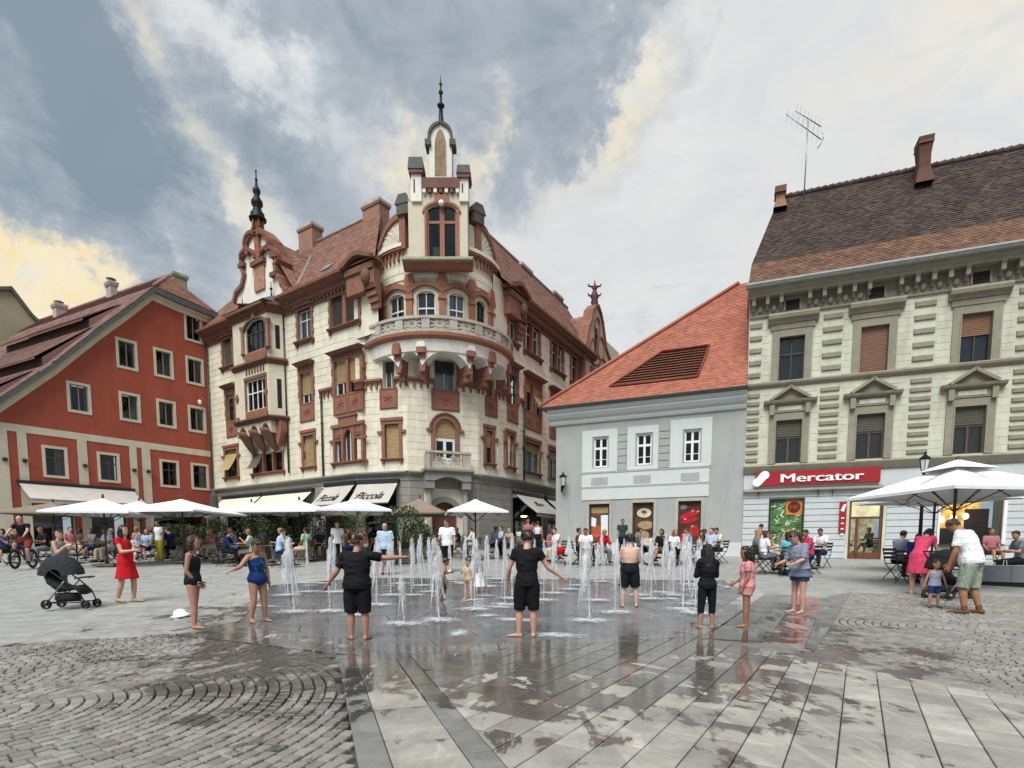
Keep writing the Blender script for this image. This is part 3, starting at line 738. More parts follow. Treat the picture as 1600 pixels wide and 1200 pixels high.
# --- the walls themselves
vTop = {'L': vEave}
mb = MB()
vG0 = gbase-.6; vGc = vgL-.46
shopsL = [LW.rect(352, 405, 800, 872), LW.rect(411, 480, 800, 872)]
shopsL = [[r[0], r[1], gbase-.3, vGc-.15] for r in shopsL]
shopsL.append([LW.uv(503, 800)[0], LW.uv(556, 800)[0], gbase-.3, vGc-.15])
plain_wall(LW, 0, LW.len, vG0, vEave+.5, [tuple(h) for h in holesL]+[tuple(s) for s in shopsL], .25, cream, mb)
shopA = [.25, FA.len-.75, gbase-.3, vGc-.15]
plain_wall(FA, 0, FA.len, vG0, vEave-2.6, [tuple(h) for h in holesA]+[tuple(shopA)], .42, cream, mb)
uc = FB.len/2; door = [uc-.75, uc+.75, gbase-.2, gbase+2.75]
plain_wall(FB, 0, FB.len, vG0, vEave-2.6, [tuple(h) for h in holesB]+[tuple(door)], .42, cream, mb)
plain_wall(FC, 0, FC.len, vG0, vEave-2.6, [tuple(h) for h in holesC], .42, cream, mb)
shopsR = [[.3, 4.6, gbase-.3, vGc-.15], [5.2, 9.0, gbase-.3, vGc-.15], [9.6, 12, gbase-.3, vGc-.15]]
plain_wall(RW, 0, RW.len, vG0, vEave+.5, [tuple(h) for h in holesR]+[tuple(s) for s in shopsR], .25, cream, mb)
plain_wall(LW, LW.len, LW.len+1.9, vEave-3.3, vEave+.5, [], .25, cream, mb); plain_wall(RW, -1.9, 0, vEave-3.3, vEave+.5, [], .25, cream, mb)
plain_wall(GW, 0, GW.len, vG0, vEave+2.6, [], .25, M_['cream_trim'], mb)
wallobj = part(mb, 'wall', cream_house)
mb = MB(); cr = .385
fb = vgL+.02
blocks(LW, 0, LW.len, fb, vEave-.12, cr, .95, avL, mb, M_['cream_block'], seed=1)
blocks(FA, 0, FA.len, fb, vEave-2.7, cr, .85, avA, mb, M_['cream_block'], seed=2)
blocks(FB, 0, FB.len, fb, vEave-2.7, cr, .9, avB, mb, M_['cream_block'], seed=3)
blocks(FC, 0, FC.len, fb, vEave-2.7, cr, .85, avC, mb, M_['cream_block'], seed=4)
blocks(RW, 0, RW.len, fb, vEave-.12, cr, .95, avR, mb, M_['cream_block'], seed=5)
part(mb, 'masonry_blocks', cream_house, kind='stuff')
mb = MB(); gs = M_['grey_stone']; avs = [(s[0]-.02, s[1]+.02, s[2], s[3]) for s in shopsL]
blocks(LW, 0, LW.len, vG0, vGc, .42, 1.1, avs, mb, gs, proud=.03, seed=6)
blocks(FA, 0, FA.len, vG0, vGc, .42, .9, [(shopA[0], shopA[1], shopA[2], shopA[3])], mb, gs, proud=.03, seed=7)
blocks(FB, 0, FB.len, vG0, vGc, .42, .9, [(door[0]-.4, door[1]+.4, door[2], door[3]+.5)], mb, gs, proud=.03, seed=8)
blocks(FC, 0, FC.len, vG0, vGc, .42, .9, [], mb, gs, proud=.03, seed=9)
blocks(RW, 0, RW.len, vG0, vGc, .42, 1.1, [tuple(s) for s in shopsR], mb, gs, proud=.03, seed=10)
part(mb, 'ground_floor_stones', cream_house, kind='stuff')
mb = MB(); prof = [(.0, vGc), (.06, vGc), (.06, vGc+.26), (.14, vGc+.28), (.20, vGc+.36), (.30, vGc+.40), (.30, vGc+.48), (0, vGc+.52)]
for S in (LW, FA, FB, FC, RW): profile(mb, S, -.0, S.len, prof, gs)
part(mb, 'string_course', cream_house)
mb = MB()
for S, sh in ((LW, shopsL), (FA, [shopA]), (RW, shopsR)):
  for s in sh: bx(mb, S, s[0], s[1], s[2], s[3], -2.6, -2.5, M_['interior_warm']); bx(mb, S, s[0]-.1, s[0], s[2], s[3], -2.6, -.3, M_['interior_warm']); bx(mb, S, s[1], s[1]+.1, s[2], s[3], -2.6, -.3, M_['interior_warm'])
part(mb, 'shop_interior', cream_house)
for S, sh in ((LW, shopsL), (FA, [shopA]), (RW, shopsR)):
  for s in sh:
    n = max(2, round((s[1]-s[0])/1.3)); mb = MB()
    for i in range(n+1):
      c = s[0]+(s[1]-s[0])*i/n; c = min(max(c, s[0]+.04), s[1]-.04); bx(mb, S, c-.04, c+.04, s[2], s[3], -.30, -.22, M_['dark_frame'])
    bx(mb, S, s[0], s[1], s[2]+2.35, s[2]+2.43, -.31, -.23, M_['dark_frame'])
    o = part(mb, 'shop_window', cream_house)
    p = MB(); p.quad(S.pt(s[0], s[2], -.27), S.pt(s[1], s[2], -.27), S.pt(s[1], s[3], -.27), S.pt(s[0], s[3], -.27), glass_mat()); attach(p.build('pane', None), o)
# --- corner entrance
mb = MB(); c = uc
bx(mb, FB, door[0]-.0, door[1]+.0, door[2], door[3], -.40, -.36, M_['door_wood'])
for a, b in ((c-.6, c-.05), (c+.05, c+.6)):
  for v0, v1 in ((.3, 1.1), (1.2, 2.1)): bx(mb, FB, a+.05, b-.05, gbase+v0, gbase+v1, -.36, -.33, M_['door_wood'])
part(mb, 'entrance_door', cream_house)
mb = MB()
sp = door[3]-.75
for sg_ in (-1, 1):
  n = 7; pts = [(c+sg_*.75, door[3])]+[(c+sg_*.75*cos(pi/2*i/n), sp+.75*sin(pi/2*i/n)) for i in range(n+1)]
  prism(mb, FB, pts, -.42, .01, gs)
for k in range(10):
  a0, a1 = pi*k/10, pi*(k+1)/10
  prism(mb, FB, [(c+.75*cos(a0), sp+.75*sin(a0)), (c+1.05*cos(a0), sp+1.05*sin(a0)), (c+1.05*cos(a1), sp+1.05*sin(a1)), (c+.75*cos(a1), sp+.75*sin(a1))], 0, .08, gs)
cw = FB.uv(665, 745, .7)[0], FB.uv(736, 745, .7)[0]
hv = vgL
for u in (cw[0]+.25, cw[1]-.25):
  x = u
  bx(mb, FB, x-.19, x+.19, gbase-.3, gbase+.9, .05, .75, gs)
  p = FB.pt(x, 0, .42)
  mb.lathe([(.17, gbase+.9), (.19, gbase+.95), (.15, gbase+1.02), (.145, hv-1.25), (.13, hv-1.2), (.2, hv-1.05), (.23, hv-.92)], M_['grey_stone'], (p[0], p[1], 0), 12)
  bx(mb, FB, x-.24, x+.24, hv-.92, hv-.45, .0, .72, gs)
pts = [(cw[0], hv-.05), (cw[0], hv-.5), (cw[0]+.5, hv-.5)]+[(cw[0]+.5+(cw[1]-cw[0]-1.0)*i/8, hv-.5+.22*sin(pi*i/8)) for i in range(1, 8)]+[(cw[1]-.5, hv-.5), (cw[1], hv-.5), (cw[1], hv-.05)]
prism(mb, FB, pts, .0, .78, gs)
profile(mb, FB, cw[0]-.12, cw[1]+.12, [(0, hv-.05), (.84, hv-.05), (.95, hv+.02), (.95, hv+.12), (0, hv+.12)], gs)
part(mb, 'entrance_portal', cream_house)
mb = MB(); b0, b1 = cw[0]+.05, cw[1]-.05; vb0, vb1 = hv+.12, hv+.12+.95
BM = M_['balc']
for a, b in ((b0, b0+.32), (b1-.32, b1), (c-1.0, c-.86), (c+.86, c+1.0)): bx(mb, FB, a, b, vb0, vb1-.1, .62, .84, BM)
bx(mb, FB, b0, b1, vb0, vb0+.14, .64, .82, BM); bx(mb, FB, b0-.04, b1+.04, vb1-.12, vb1, .58, .88, BM)
bx(mb, FB, b0+.32, c-1.0, vb0+.14, vb1-.12, .68, .78, BM); bx(mb, FB, c+1.0, b1-.32, vb0+.14, vb1-.12, .68, .78, BM)
for s0 in (c-.86, c+.02):
  w = .84; cc = s0+w/2; cv = (vb0+.14+vb1-.12)/2
  for k in range(8):
    an = k*pi/4; prism(mb, FB, [(cc+.05*cos(an+1.2), cv+.05*sin(an+1.2)), (cc+.36*cos(an+.22), cv+.3*sin(an+.22)), (cc+.4*cos(an-.1), cv+.34*sin(an-.1)), (cc+.07*cos(an-1.2), cv+.07*sin(an-1.2))], .7, .77, BM)
for a, dd in ((b0, 0), (b1-.14, 0)): bx(mb, FB, a, a+.14, vb0, vb1-.12, .05, .62, BM)
part(mb, 'entrance_balcony', cream_house)
# --- machicolation frieze round the second floor and downpipes
def arcade(mb, S, u0, u1, vt, m, step=.36, h=.5):
  bx(mb, S, u0, u1, vt-.12, vt, 0, .2, m); bx(mb, S, u0, u1, vt-.2, vt-.12, 0, .14, m)
  n = max(1, round((u1-u0)/step)); w = (u1-u0)/n
  for i in range(n+1):
    x = u0+i*w; bx(mb, S, max(x-.055, u0), min(x+.055, u1), vt-h, vt-.2, 0, .12, m)
  for i in range(n):
    a = u0+i*w; pts = [(a, vt-.2)]+[(a+w*k/6, vt-.2-.13*(abs(k/3-1))**2) for k in range(7)]+[(a+w, vt-.2)]
    prism(mb, S, pts, 0, .1, m)
va = FA.uv(580, 594)[1]
uu = LW.uv(501, 608)[0]
for S_, a_, b_ in ((LW, uu, rd2[0]-.22), (LW, rd2[1]+.22, LW.len), (FA, 0, f2[0][0]-.02), (FA, f2[0][1]+.02, FA.len), (FB, 0, f2[1][0]-.02), (FB, f2[1][1]+.02, FB.len), (FC, 0, f2[2][0]-.02), (FC, f2[2][1]+.02, FC.len), (RW, 0, r2R[0][0]-.2), (RW, r2R[0][1]+.2, RW.uv(816, 620)[0])):
  mb = MB(); arcade(mb, S_, a_, b_, va, terra); part(mb, 'arcaded_frieze', cream_house)
for S, u, v0, v1, d in ((LW, LW.uv(503, 620)[0]+.06, vgL, va-.1, .12), (LW, LW.uv(449, 600)[0], vgL+.5, vEave-.3, .12), (LW, .22, vG0+.6, vEave-.2, .14), (RW, RW.uv(816, 690)[0], vgL, va, .14)):
  mb = MB(); mb.tube([S.pt(u, v0, d), S.pt(u, v1, d)], .055, M_['metal_dark'], 8)
  for k in range(4): mb.tube([S.pt(u, v0+(v1-v0)*(k+.5)/4, d), S.pt(u, v0+(v1-v0)*(k+.5)/4+.05, d)], .075, M_['metal_dark'], 8)
  part(mb, 'downpipe', cream_house)
# --- big round balcony
vB1 = DR.uv(660, 494, .75)[1]; vB0 = DR.uv(660, 520, .75)[1]   # rail top and floor moulding
mb = MB(); uA, uE = -DR.r*1.32, DR.r*1.62
bx(mb, DR, uA, uE, vB1-.14, vB1, .66, .92, BM); bx(mb, DR, uA, uE, vB0+.05, vB0+.2, .68, .88, BM)
npan = 9; w = (uE-uA)/npan
for i in range(npan+1):
  x = uA+i*w; a, b = max(x-.17, uA), min(x+.17, uE); bx(mb, DR, a, b, vB0+.2, vB1-.14, .68, .89, BM)
part(mb, 'balcony_rail', cream_house)
for i in range(npan):
  p = MB(); c0 = uA+(i+.5)*w; cv = (vB0+.2+vB1-.14)/2; hw, hh = w/2-.17, (vB1-vB0-.34)/2
  for k in range(8):
    an = (k+.5)*pi/4; sx, sy = hw*1.0, hh*.98
    e = (max(-1, min(1, 1.35*cos(an))), max(-1, min(1, 1.35*sin(an))))
    prism(p, DR, [(c0+.1*cos(an+.9)*1, cv+.08*sin(an+.9)), (c0+sx*e[0]*.96-.06*sin(an), cv+sy*e[1]+.05*cos(an)), (c0+sx*e[0]*.96+.06*sin(an), cv+sy*e[1]-.05*cos(an)), (c0+.1*cos(an-.9), cv+.08*sin(an-.9))], .72, .82, BM)
  for k in range(10):
    a0, a1 = 2*pi*k/10, 2*pi*(k+1)/10; r0, r1 = .13, .21
    prism(p, DR, [(c0+r0*cos(a0), cv+r0*sin(a0)), (c0+r1*cos(a0), cv+r1*sin(a0)), (c0+r1*cos(a1), cv+r1*sin(a1)), (c0+r0*cos(a1), cv+r0*sin(a1))], .72, .84, BM)
  part(p, 'pierced_panel', cream_house)
mb = MB()
profile(mb, DR, uA-.1, uE+.1, [(-.6, vB0-.28), (.72, vB0-.28), (.82, vB0-.2), (.97, vB0-.15), (1.0, vB0), (.9, vB0+.05), (-.6, vB0+.05)], M_['terracotta_bright'])
part(mb, 'balcony_moulding', cream_house)
mb = MB()
profile(mb, DR, uA, uE, [(-.6, vB0-.85), (.66, vB0-.85), (.74, vB0-.28), (-.6, vB0-.28)], M_['cream_white'])
vC = vB0-.85
cons = [DR.uv(x, 560, .5)[0] for x in (581, 624, 660, 733, 764, 789)]
for a, b in zip(cons, cons[1:]):
  n = 10
  for k in range(n):
    x0, x1 = a+(b-a)*k/n, a+(b-a)*(k+1)/n; f = lambda x: vC-.72*abs(2*(x-a)/(b-a)-1)**2.6
    m2 = 2 if x1-x0 > .3 else 1
    prism(mb, DR, [(x0, f(x0)), (x1, f(x1)), (x1, vC+.01), (x0, vC+.01)], -.3, .60, M_['cream_white'])
part(mb, 'balcony_soffit', cream_house)
for i, x in enumerate(cons):
  p = MB(); m = terra
  for k, (h0, h1, dd) in enumerate(((0, .28, .86), (.28, .5, .70), (.5, .95, .56), (.95, 1.15, .62), (1.15, 1.45, .34))):
    bx(p, DR, x-.19+.02*k, x+.19-.02*k, vC+.15-h1-.0, vC+.15-h0, -.8, dd, m)
  prism(p, DR, [(x-.2, vC+.15), (x+.2, vC+.15), (x+.14, vC+.42), (x-.14, vC+.42)], 0, .84, M_['cream_white'] if i in (2, 3) else m)
  part(p, 'console', cream_house)
# --- the round tower above the balcony
def drumtop(y): return DR.uv(688, y)[1]
vD0, vD1 = vB0-.3, drumtop(396)
tw = [DR.rect(607, 631, 458, 497), DR.rect(651, 680, 453, 496), DR.rect(702, 727, 458, 497), DR.rect(745, 759, 468, 505)]
wv0, wv1 = vB0+.25, drumtop(455)
for r in tw: r[2], r[3] = wv0, wv1
tw.append([tw[3][1]+.95, tw[3][1]+.95+1.05, wv0, wv1]); tw.insert(0, [tw[0][0]-1.95, tw[0][0]-.95, wv0, wv1])
mb = MB(); plain_wall(DR, -DR.r*2.2, DR.r*2.2, vD0, vD1+.3, [tuple(r) for r in tw], .3, M_['cream_trim'], mb); part(mb, 'tower_wall', cream_house)
for i, r in enumerate(tw):
  w = window(cream_house, DR, r, M_['dark_frame'] if i in (4,) else M_['white_frame'], cols=2, transom=[(.62, .07)], arch=.25, halves=M_['cream_trim'], curtain=(.34, .66, CW) if i % 2 else (.5, .5, M_['curtain_grey']), dep=.22)
  p = MB(); cx = (r[0]+r[1])/2; hw = (r[1]-r[0])/2+.17
  n = 8
  for k in range(n):
    f = lambda t: (cx+(hw+.22)*(2*t-1), r[3]+.12+.38*(1-(2*t-1)**2)); g = lambda t: (cx+(hw+.20)*(2*t-1), r[3]-.12+.38*(1-(2*t-1)**2)*.95)
    prism(p, DR, [g(k/n), g((k+1)/n), f((k+1)/n), f(k/n)], .0, .16, terra)
  attach(p.build('arched_hood', None), w)
mb = MB()
for a, b in zip(tw, tw[1:]):
  c0, c1 = a[1]+.2, b[0]-.2
  if c1-c0 < .2: c0, c1 = (a[1]+b[0])/2-.22, (a[1]+b[0])/2+.22
  bx(mb, DR, c0, c1, wv0-.2, wv1+.25, 0, .13, M_['terracotta_bright']); bx(mb, DR, c0-.05, c1+.05, wv1-.42, wv1-.3, .0, .19, M_['terracotta_bright'])
  prism(mb, DR, [(c0-.08, wv1+.25), (c1+.08, wv1+.25), ((c0+c1)/2+.28, wv1+.5), ((c0+c1)/2+.16, wv1+.85), ((c0+c1)/2-.16, wv1+.85), ((c0+c1)/2-.28, wv1+.5)], 0, .16, M_['terracotta_bright'])
part(mb, 'tower_pilasters', cream_house, kind='stuff')
mb = MB(); blocks(DR, -DR.r*1.5, DR.r*1.5, wv1+.62, vD1-.55, .36, .8, [(r[0]-.4, r[1]+.4, 0, r[3]+.6) for r in tw], mb, M_['cream_block'], d=.03, seed=12)
part(mb, 'masonry_blocks', cream_house, kind='stuff')
FPa, FPb = (((646-800)/863*29.72, 29.72), ((734-800)/863*29.72, 29.72)); FP = Wall(FPa, FPb)
vF0 = FP.uv(690, 413)[1]; vFt = FP.uv(690, 300)[1]
vP = drumtop(388)
for a, b in ((-DR.r*1.5, -1.35), (1.55, DR.r*1.6)):
  mb = MB(); arcade(mb, DR, a, b, vP+.12, terra, .30, .62); bx(mb, DR, a, b, vP+.12, vP+.30, -.3, .24, M_['cream_white'])
  part(mb, 'corbel_frieze', cream_house)
def fan_gable(u0, u1, base, hgt, flip):
  p = MB(); n = 9; W = u1-u0
  f = lambda t: base+hgt*sin(pi/2*min(1, t))
  ts = [k/n for k in range(n+1)]
  X = (lambda t: u0+W*t) if not flip else (lambda t: u1-W*t)
  for a, b in zip(ts, ts[1:]):
    prism(p, DR, [(X(a), base), (X(b), base), (X(b), f(b)), (X(a), f(a))], -.28, .08, M_['cream_trim'])
    prism(p, DR, [(X(a), f(a)-.02), (X(b), f(b)-.02), (X(b), f(b)+.28), (X(a), f(a)+.28)], -.3, .2, terra)
  for k in range(6):
    an = (k+.5)*pi/12; c0 = X(1.0); s = 1 if flip else -1
    prism(p, DR, [(c0, base+.05), (c0+s*W*.8*cos(an), base+hgt*.8*sin(an)), (c0+s*W*.8*cos(an+.06), base+hgt*.8*sin(an+.06))], .08, .12, M_['cream_white'])
  return p
ul0, ul1 = DR.uv(594, 370)[0], DR.uv(627, 370)[0]; ur0, ur1 = DR.uv(748, 370)[0], DR.uv(771, 380)[0]
hg = drumtop(340)-vP-.3
part(fan_gable(ul0, ul1, vP+.3, hg, False), 'fan_gable', cream_house); part(fan_gable(ur0, ur1, vP+.3, hg, True), 'fan_gable', cream_house)
for a, b, c0 in ((ul1, -1.3, ul1+.17), (1.4, ur0, ur0-.17)):
  mb = MB(); bx(mb, DR, a, b, vP+.3, vP+.3+hg+.0, -.3, .06, M_['cream_trim']); bx(mb, DR, c0-.17, c0+.17, vP+.0, vP+.3+hg+.1, -.2, .2, terra); part(mb, 'tower_parapet', cream_house)
for c0 in (ul1+.3, ur0-.25):
  p = MB(); vt = vP+.3+hg+.1
  bx(p, DR, c0-.34, c0+.34, vt, vt+.5, -.5, .34, M_['weathered']); prism(p, DR, [(c0-.42, vt+.5), (c0+.42, vt+.5), (c0+.2, vt+.95), (c0-.2, vt+.95)], -.5, .4, M_['slate'])
  part(p, 'pier_cap', cream_house)
# --- frontispiece with the cross window
rf = FP.rect(667, 714, 319, 407)
mb = MB(); vF1 = FP.uv(690, 287)[1]
plain_wall(FP, 0, FP.len, vF0, vF1, [tuple(rf)], .3, M_['cream_trim'], mb)
for u in (0, FP.len): mb.poly([FP.pt(u, vF0, 0), FP.pt(u, vF1, 0), FP.pt(u, vF1, -1.6), FP.pt(u, vF0, -1.6)], M_['cream_trim'])
mb.poly([FP.pt(0, vF1-.3, 0), FP.pt(FP.len, vF1-.3, 0), FP.pt(FP.len, vF1-.3, -1.6), FP.pt(0, vF1-.3, -1.6)], M_['weathered'])
mb.poly([FP.pt(0, vF0, -1.6), FP.pt(FP.len, vF0, -1.6), FP.pt(FP.len, vF1, -1.6), FP.pt(0, vF1, -1.6)], M_['cream_trim'])
part(mb, 'frontispiece_wall', cream_house)
w = window(cream_house, FP, rf, M_['terracotta_bright'], cols=2, mull=.24, fw=.1, transom=[(.70, .13)], arch=.42, halves=M_['cream_trim'], blind=.0, dep=.16, curtain=(.12, .42, M_['blind_dark']), lab='tall cross window in the tower front')
p = MB()
for a, b in ((rf[0]-.11, rf[0]), (rf[1], rf[1]+.11)): bx(p, FP, a, b, rf[2], rf[3]-.4, -.02, .07, M_['terracotta_bright'])
n = 8; cx = (rf[0]+rf[1])/2; hw = (rf[1]-rf[0])/2+.1
for k in range(n):
  f = lambda t, o: (cx+(hw+o)*cos(pi*(1-t)), rf[3]-.42+(.45+o)*sin(pi*(1-t)))
  prism(p, FP, [f(k/n, 0), f((k+1)/n, 0), f((k+1)/n, .12), f(k/n, .12)], -.02, .09, M_['terracotta_bright'])
prism(p, FP, [(cx-.36, rf[3]+.06), (cx+.36, rf[3]+.06), (cx+.36, rf[3]+.42), (cx-.36, rf[3]+.42)], 0, .1, M_['terracotta_bright'])
attach(p.build('surround', None), w)
p = MB(); q = FP.pt(cx, 0, .12); p.sphere((q[0], q[1], rf[3]-.02), .15, .15, .15, M_['white_lamp'], 12, 8); part(p, 'round_lamp', cream_house)
p = MB()
u0, u1 = FP.uv(644, 420)[0], FP.uv(740, 425)[0]
profile(p, FP, -.25, FP.len+.25, [(-.1, vF0-.34), (.12, vF0-.34), (.40, vF0-.12), (.5, vF0-.10), (.5, vF0-.03), (-.1, vF0-.03)], terra)
part(p, 'frontispiece_sill', cream_house)
p = MB(); profile(p, FP, -.28, FP.len+.28, [(-.1, vF0-.03), (.54, vF0-.03), (.54, vF0+.03), (.1, vF0+.34), (-.1, vF0+.34)], mat('mossy_stone', '8b8c74', .9, .3, 3, .3, 20, dirt=.4)); part(p, 'sloped_ledge', cream_house)
for (x0, x1, yt, yc) in ((643, 659, 251, 274), (718, 732, 263, 281)):
  a, b = FP.uv(x0, 300)[0], FP.uv(x1, 300)[0]; vt, vc = FP.uv((x0+x1)/2, yt)[1], FP.uv((x0+x1)/2, yc)[1]
  p = MB(); bx(p, FP, a, b, vF1-.9, vc, -.6, .12, M_['cream_white']); bx(p, FP, a+.12, a+.2, vF1-.5, vc-.25, .12, .13, M_['weathered'])
  o = part(p, 'pier', cream_house)
  p = MB(); bx(p, FP, a-.1, b+.1, vc, vc+.18, -.7, .24, M_['terracotta_dark']); prism(p, FP, [(a-.14, vc+.18), (b+.14, vc+.18), (b+.08, vt), (a-.08, vt)], -.75, .28, M_['slate'])
  attach(p.build('cap', None), o)
vL0, vL1 = FP.uv(690, 305)[1], FP.uv(690, 281)[1]; a, b = FP.uv(660, 290)[0], FP.uv(718, 290)[0]
p = MB(); bx(p, FP, a, b, vL0+.25, vL1, -.5, .2, M_['terracotta_dark'])
for k in range(7):
  x = a+.1+(b-a-.2)*k/6; prism(p, FP, [(x-.1, vL0+.25), (x+.1, vL0+.25), (x+.07, vL0+.05), (x-.07, vL0+.05)], 0, .17, M_['terracotta_dark'] if k % 2 else M_['cream_white'])
part(p, 'lintel', cream_house)
s0, s1 = FP.uv(671, 250)[0], FP.uv(706, 250)[0]; sv0, sv1, sv2 = vL1-.1, FP.uv(688, 222)[1], FP.uv(688, 196)[1]; cx = (s0+s1)/2; hw = (s1-s0)/2
p = MB()
out = [(s0, sv0), (s1, sv0), (s1, sv1)]+[(cx+hw*cos(t*pi/2)**.9, sv1+(sv2-sv1)*sin(t*pi/2)**.85) for t in (.2, .4, .6, .8, .93)]+[(cx, sv2+.1)]+[(cx-hw*cos(t*pi/2)**.9, sv1+(sv2-sv1)*sin(t*pi/2)**.85) for t in (.93, .8, .6, .4, .2)]+[(s0, sv1)]
prism(p, FP, out, -.8, .05, M_['cream_white'])
o = part(p, 'shrine', cream_house)
p = MB(); k_ = [(cx+(x-cx)*1.13, v+.1) for x, v in out[2:]]; inn = [(cx+(x-cx)*.93, v-.02) for x, v in out[2:]]
for i in range(len(k_)-1): prism(p, FP, [inn[i], inn[i+1], k_[i+1], k_[i]], -.85, .16, M_['weathered'])
bx(p, FP, s0-.2, s0+.1, sv1-.25, sv1+.02, -.5, .22, M_['weathered']); bx(p, FP, s1-.1, s1+.2, sv1-.25, sv1+.02, -.5, .22, M_['weathered'])
attach(p.build('gable_cap', None), o)
p = MB(); g0 = hw*.52
nic = [(cx-g0, sv0+.25), (cx+g0, sv0+.25), (cx+g0, sv1-.3)]+[(cx+g0*cos(t*pi/2), sv1-.3+(sv2-sv1+.05)*sin(t*pi/2)) for t in (.25, .5, .75)]+[(cx, sv2-.2)]+[(cx-g0*cos(t*pi/2), sv1-.3+(sv2-sv1+.05)*sin(t*pi/2)) for t in (.75, .5, .25)]+[(cx-g0, sv1-.3)]
prism(p, FP, nic, .05, .065, mat('niche_ochre', '8a7357', .9, .35, 3, .3, 10, dirt=.5, dirtcol=(.45, .42, .36)))
attach(p.build('niche', None), o)
q = FP.pt(cx, 0, -.35)
p = MB(); z0 = sv2-.1; zt = at(687.5, 118, 30.1).z; H = zt-z0
p.lathe([(.30, z0), (.26, z0+H*.08), (.16, z0+H*.13), (.11, z0+H*.3), (.09, z0+H*.42), (.14, z0+H*.44), (.20, z0+H*.47), (.13, z0+H*.50), (.07, z0+H*.52), (.06, z0+H*.66), (.12, z0+H*.69), (.10, z0+H*.72), (.045, z0+H*.74), (.04, z0+H*.82), (.09, z0+H*.845), (.03, z0+H*.87), (.006, z0+H)], M_['black_iron'], (q[0], q[1], 0), 10)
part(p, 'spire', cream_house)
# ---------------------------------------------------------------- cream house: oriel, gable, eaves, roofs, chimneys
OW = Wall(LW.pt(uO0, 0, OD)[:2], LW.pt(uO1, 0, OD)[:2])           # oriel front
OSr = Wall(LW.pt(uO1, 0, OD)[:2], LW.pt(uO1+.55, 0, 0)[:2]); OSl = Wall(LW.pt(uO0-.55, 0, 0)[:2], LW.pt(uO0, 0, OD)[:2])
oh = [OW.rect(384, 415, 500, 548), OW.rect(385, 416, 592, 640)]
mb = MB(); vT = OW.uv(395, 488)[1]
plain_wall(OW, 0, OW.len, vO_bot, vO_top, [tuple(h) for h in oh], .2, M_['cream_trim'], mb)
slits = [OSr.rect(431, 435, 508, 545), OSr.rect(434, 439, 592, 638)]
for r in slits: r[0], r[1] = OSr.len*.42, OSr.len*.66
plain_wall(OSr, 0, OSr.len, vO_bot, vO_top, [tuple(h) for h in slits], .12, M_['cream_trim'], mb); plain_wall(OSl, 0, OSl.len, vO_bot, vO_top, [], .2, M_['cream_trim'], mb)
oriel = part(mb, 'oriel', cream_house)
for i, r in enumerate(oh):
  w = window(oriel, OW, r, M_['dark_frame'] if i == 0 else M_['white_frame'], cols=4, mull=.06, transom=[.62 if i == 0 else .58], arch=.42 if i == 0 else 0, halves=M_['cream_trim'], dep=.16)
for r in slits: window(oriel, OSr, r, M_['wood_frame'], cols=1, dep=.1, fw=.03)
mb = MB()
r = oh[0]
for c0 in (r[0]-.26, r[1]+.26):
  q = OW.pt(c0, 0, .05)
  mb.lathe([(.15, r[2]-.1), (.17, r[2]), (.12, r[2]+.08), (.12, r[3]-.55), (.11, r[3]-.5), (.19, r[3]-.3), (.21, r[3]-.18)], M_['terracotta'], (q[0], q[1], 0), 10)
n = 8; cx = (r[0]+r[1])/2; hw = (r[1]-r[0])/2+.05
for k in range(n):
  f = lambda t, o: (cx+(hw+o)*cos(pi*(1-t)), r[3]-.45+(.5+o)*sin(pi*(1-t)))
  prism(mb, OW, [f(k/n, 0), f((k+1)/n, 0), f((k+1)/n, .14), f(k/n, .14)], -.02, .12, M_['weathered'])
prism(mb, OW, [(cx-.12, r[3]+.05), (cx+.12, r[3]+.05), (cx+.18, r[3]+.38), (cx-.18, r[3]+.38)], 0, .16, terra)
bx(mb, OW, r[0]-.1, r[1]+.1, r[2]-.75, r[2]-.05, -.02, .06, terra)
r = oh[1]
bx(mb, OW, r[0]-.12, r[0], r[2], r[3], -.02, .05, terra); bx(mb, OW, r[1], r[1]+.12, r[2], r[3], -.02, .05, terra); bx(mb, OW, r[0]-.12, r[1]+.12, r[3], r[3]+.2, -.02, .08, M_['terracotta_dark'])
bx(mb, OW, r[0]-.1, r[1]+.1, r[2]-.72, r[2]-.04, -.02, .06, terra)
for c0 in (.26, OW.len-.26):
  cv = (r[2]+r[3])/2; prism(mb, OW, [(c0-.17, cv), (c0, cv-.3), (c0+.17, cv), (c0, cv+.3)], 0, .07, M_['terracotta_dark'])
  bx(mb, OW, c0-.13, c0+.13, r[2]-.68, r[2]-.25, 0, .05, M_['terracotta_dark'])
for k in range(7): c0 = r[0]+(r[1]-r[0])*(k+.5)/7; bx(mb, OW, c0-.05, c0+.05, r[3]+.35, r[3]+.72, 0, .06, M_['terracotta_dark'])
attach(mb.build('terracotta_ornament', None), oriel)
vm = OW.uv(395, 575)[1]
for v, h, o_ in ((vm, .34, .24), (vO_bot-.02, .26, .24), (vO_top-.55, .55, .42)):
  mb = MB()
  for S, a, b in ((OW, -.12, OW.len+.12), (OSr, 0, OSr.len), (OSl, 0, OSl.len)): profile(mb, S, a, b, cornice(v, h, o_), M_['terracotta_dark'])
  attach(mb.build('moulding', None), oriel)
mb = MB(); a, b = LW, LW
base = [LW.pt(uO0-.75, vO_top, 0), LW.pt(uO0-.4, vO_top, OD+.45), LW.pt(uO1+.4, vO_top, OD+.45), LW.pt(uO1+.8, vO_top, 0)]
top = [LW.pt(uO0-.1, vO_top+.62, 0), LW.pt(uO0+.35, vO_top+.42, OD*.45), LW.pt(uO1-.2, vO_top+.62, OD*.45), LW.pt(uO1+.1, vO_top+.72, 0)]
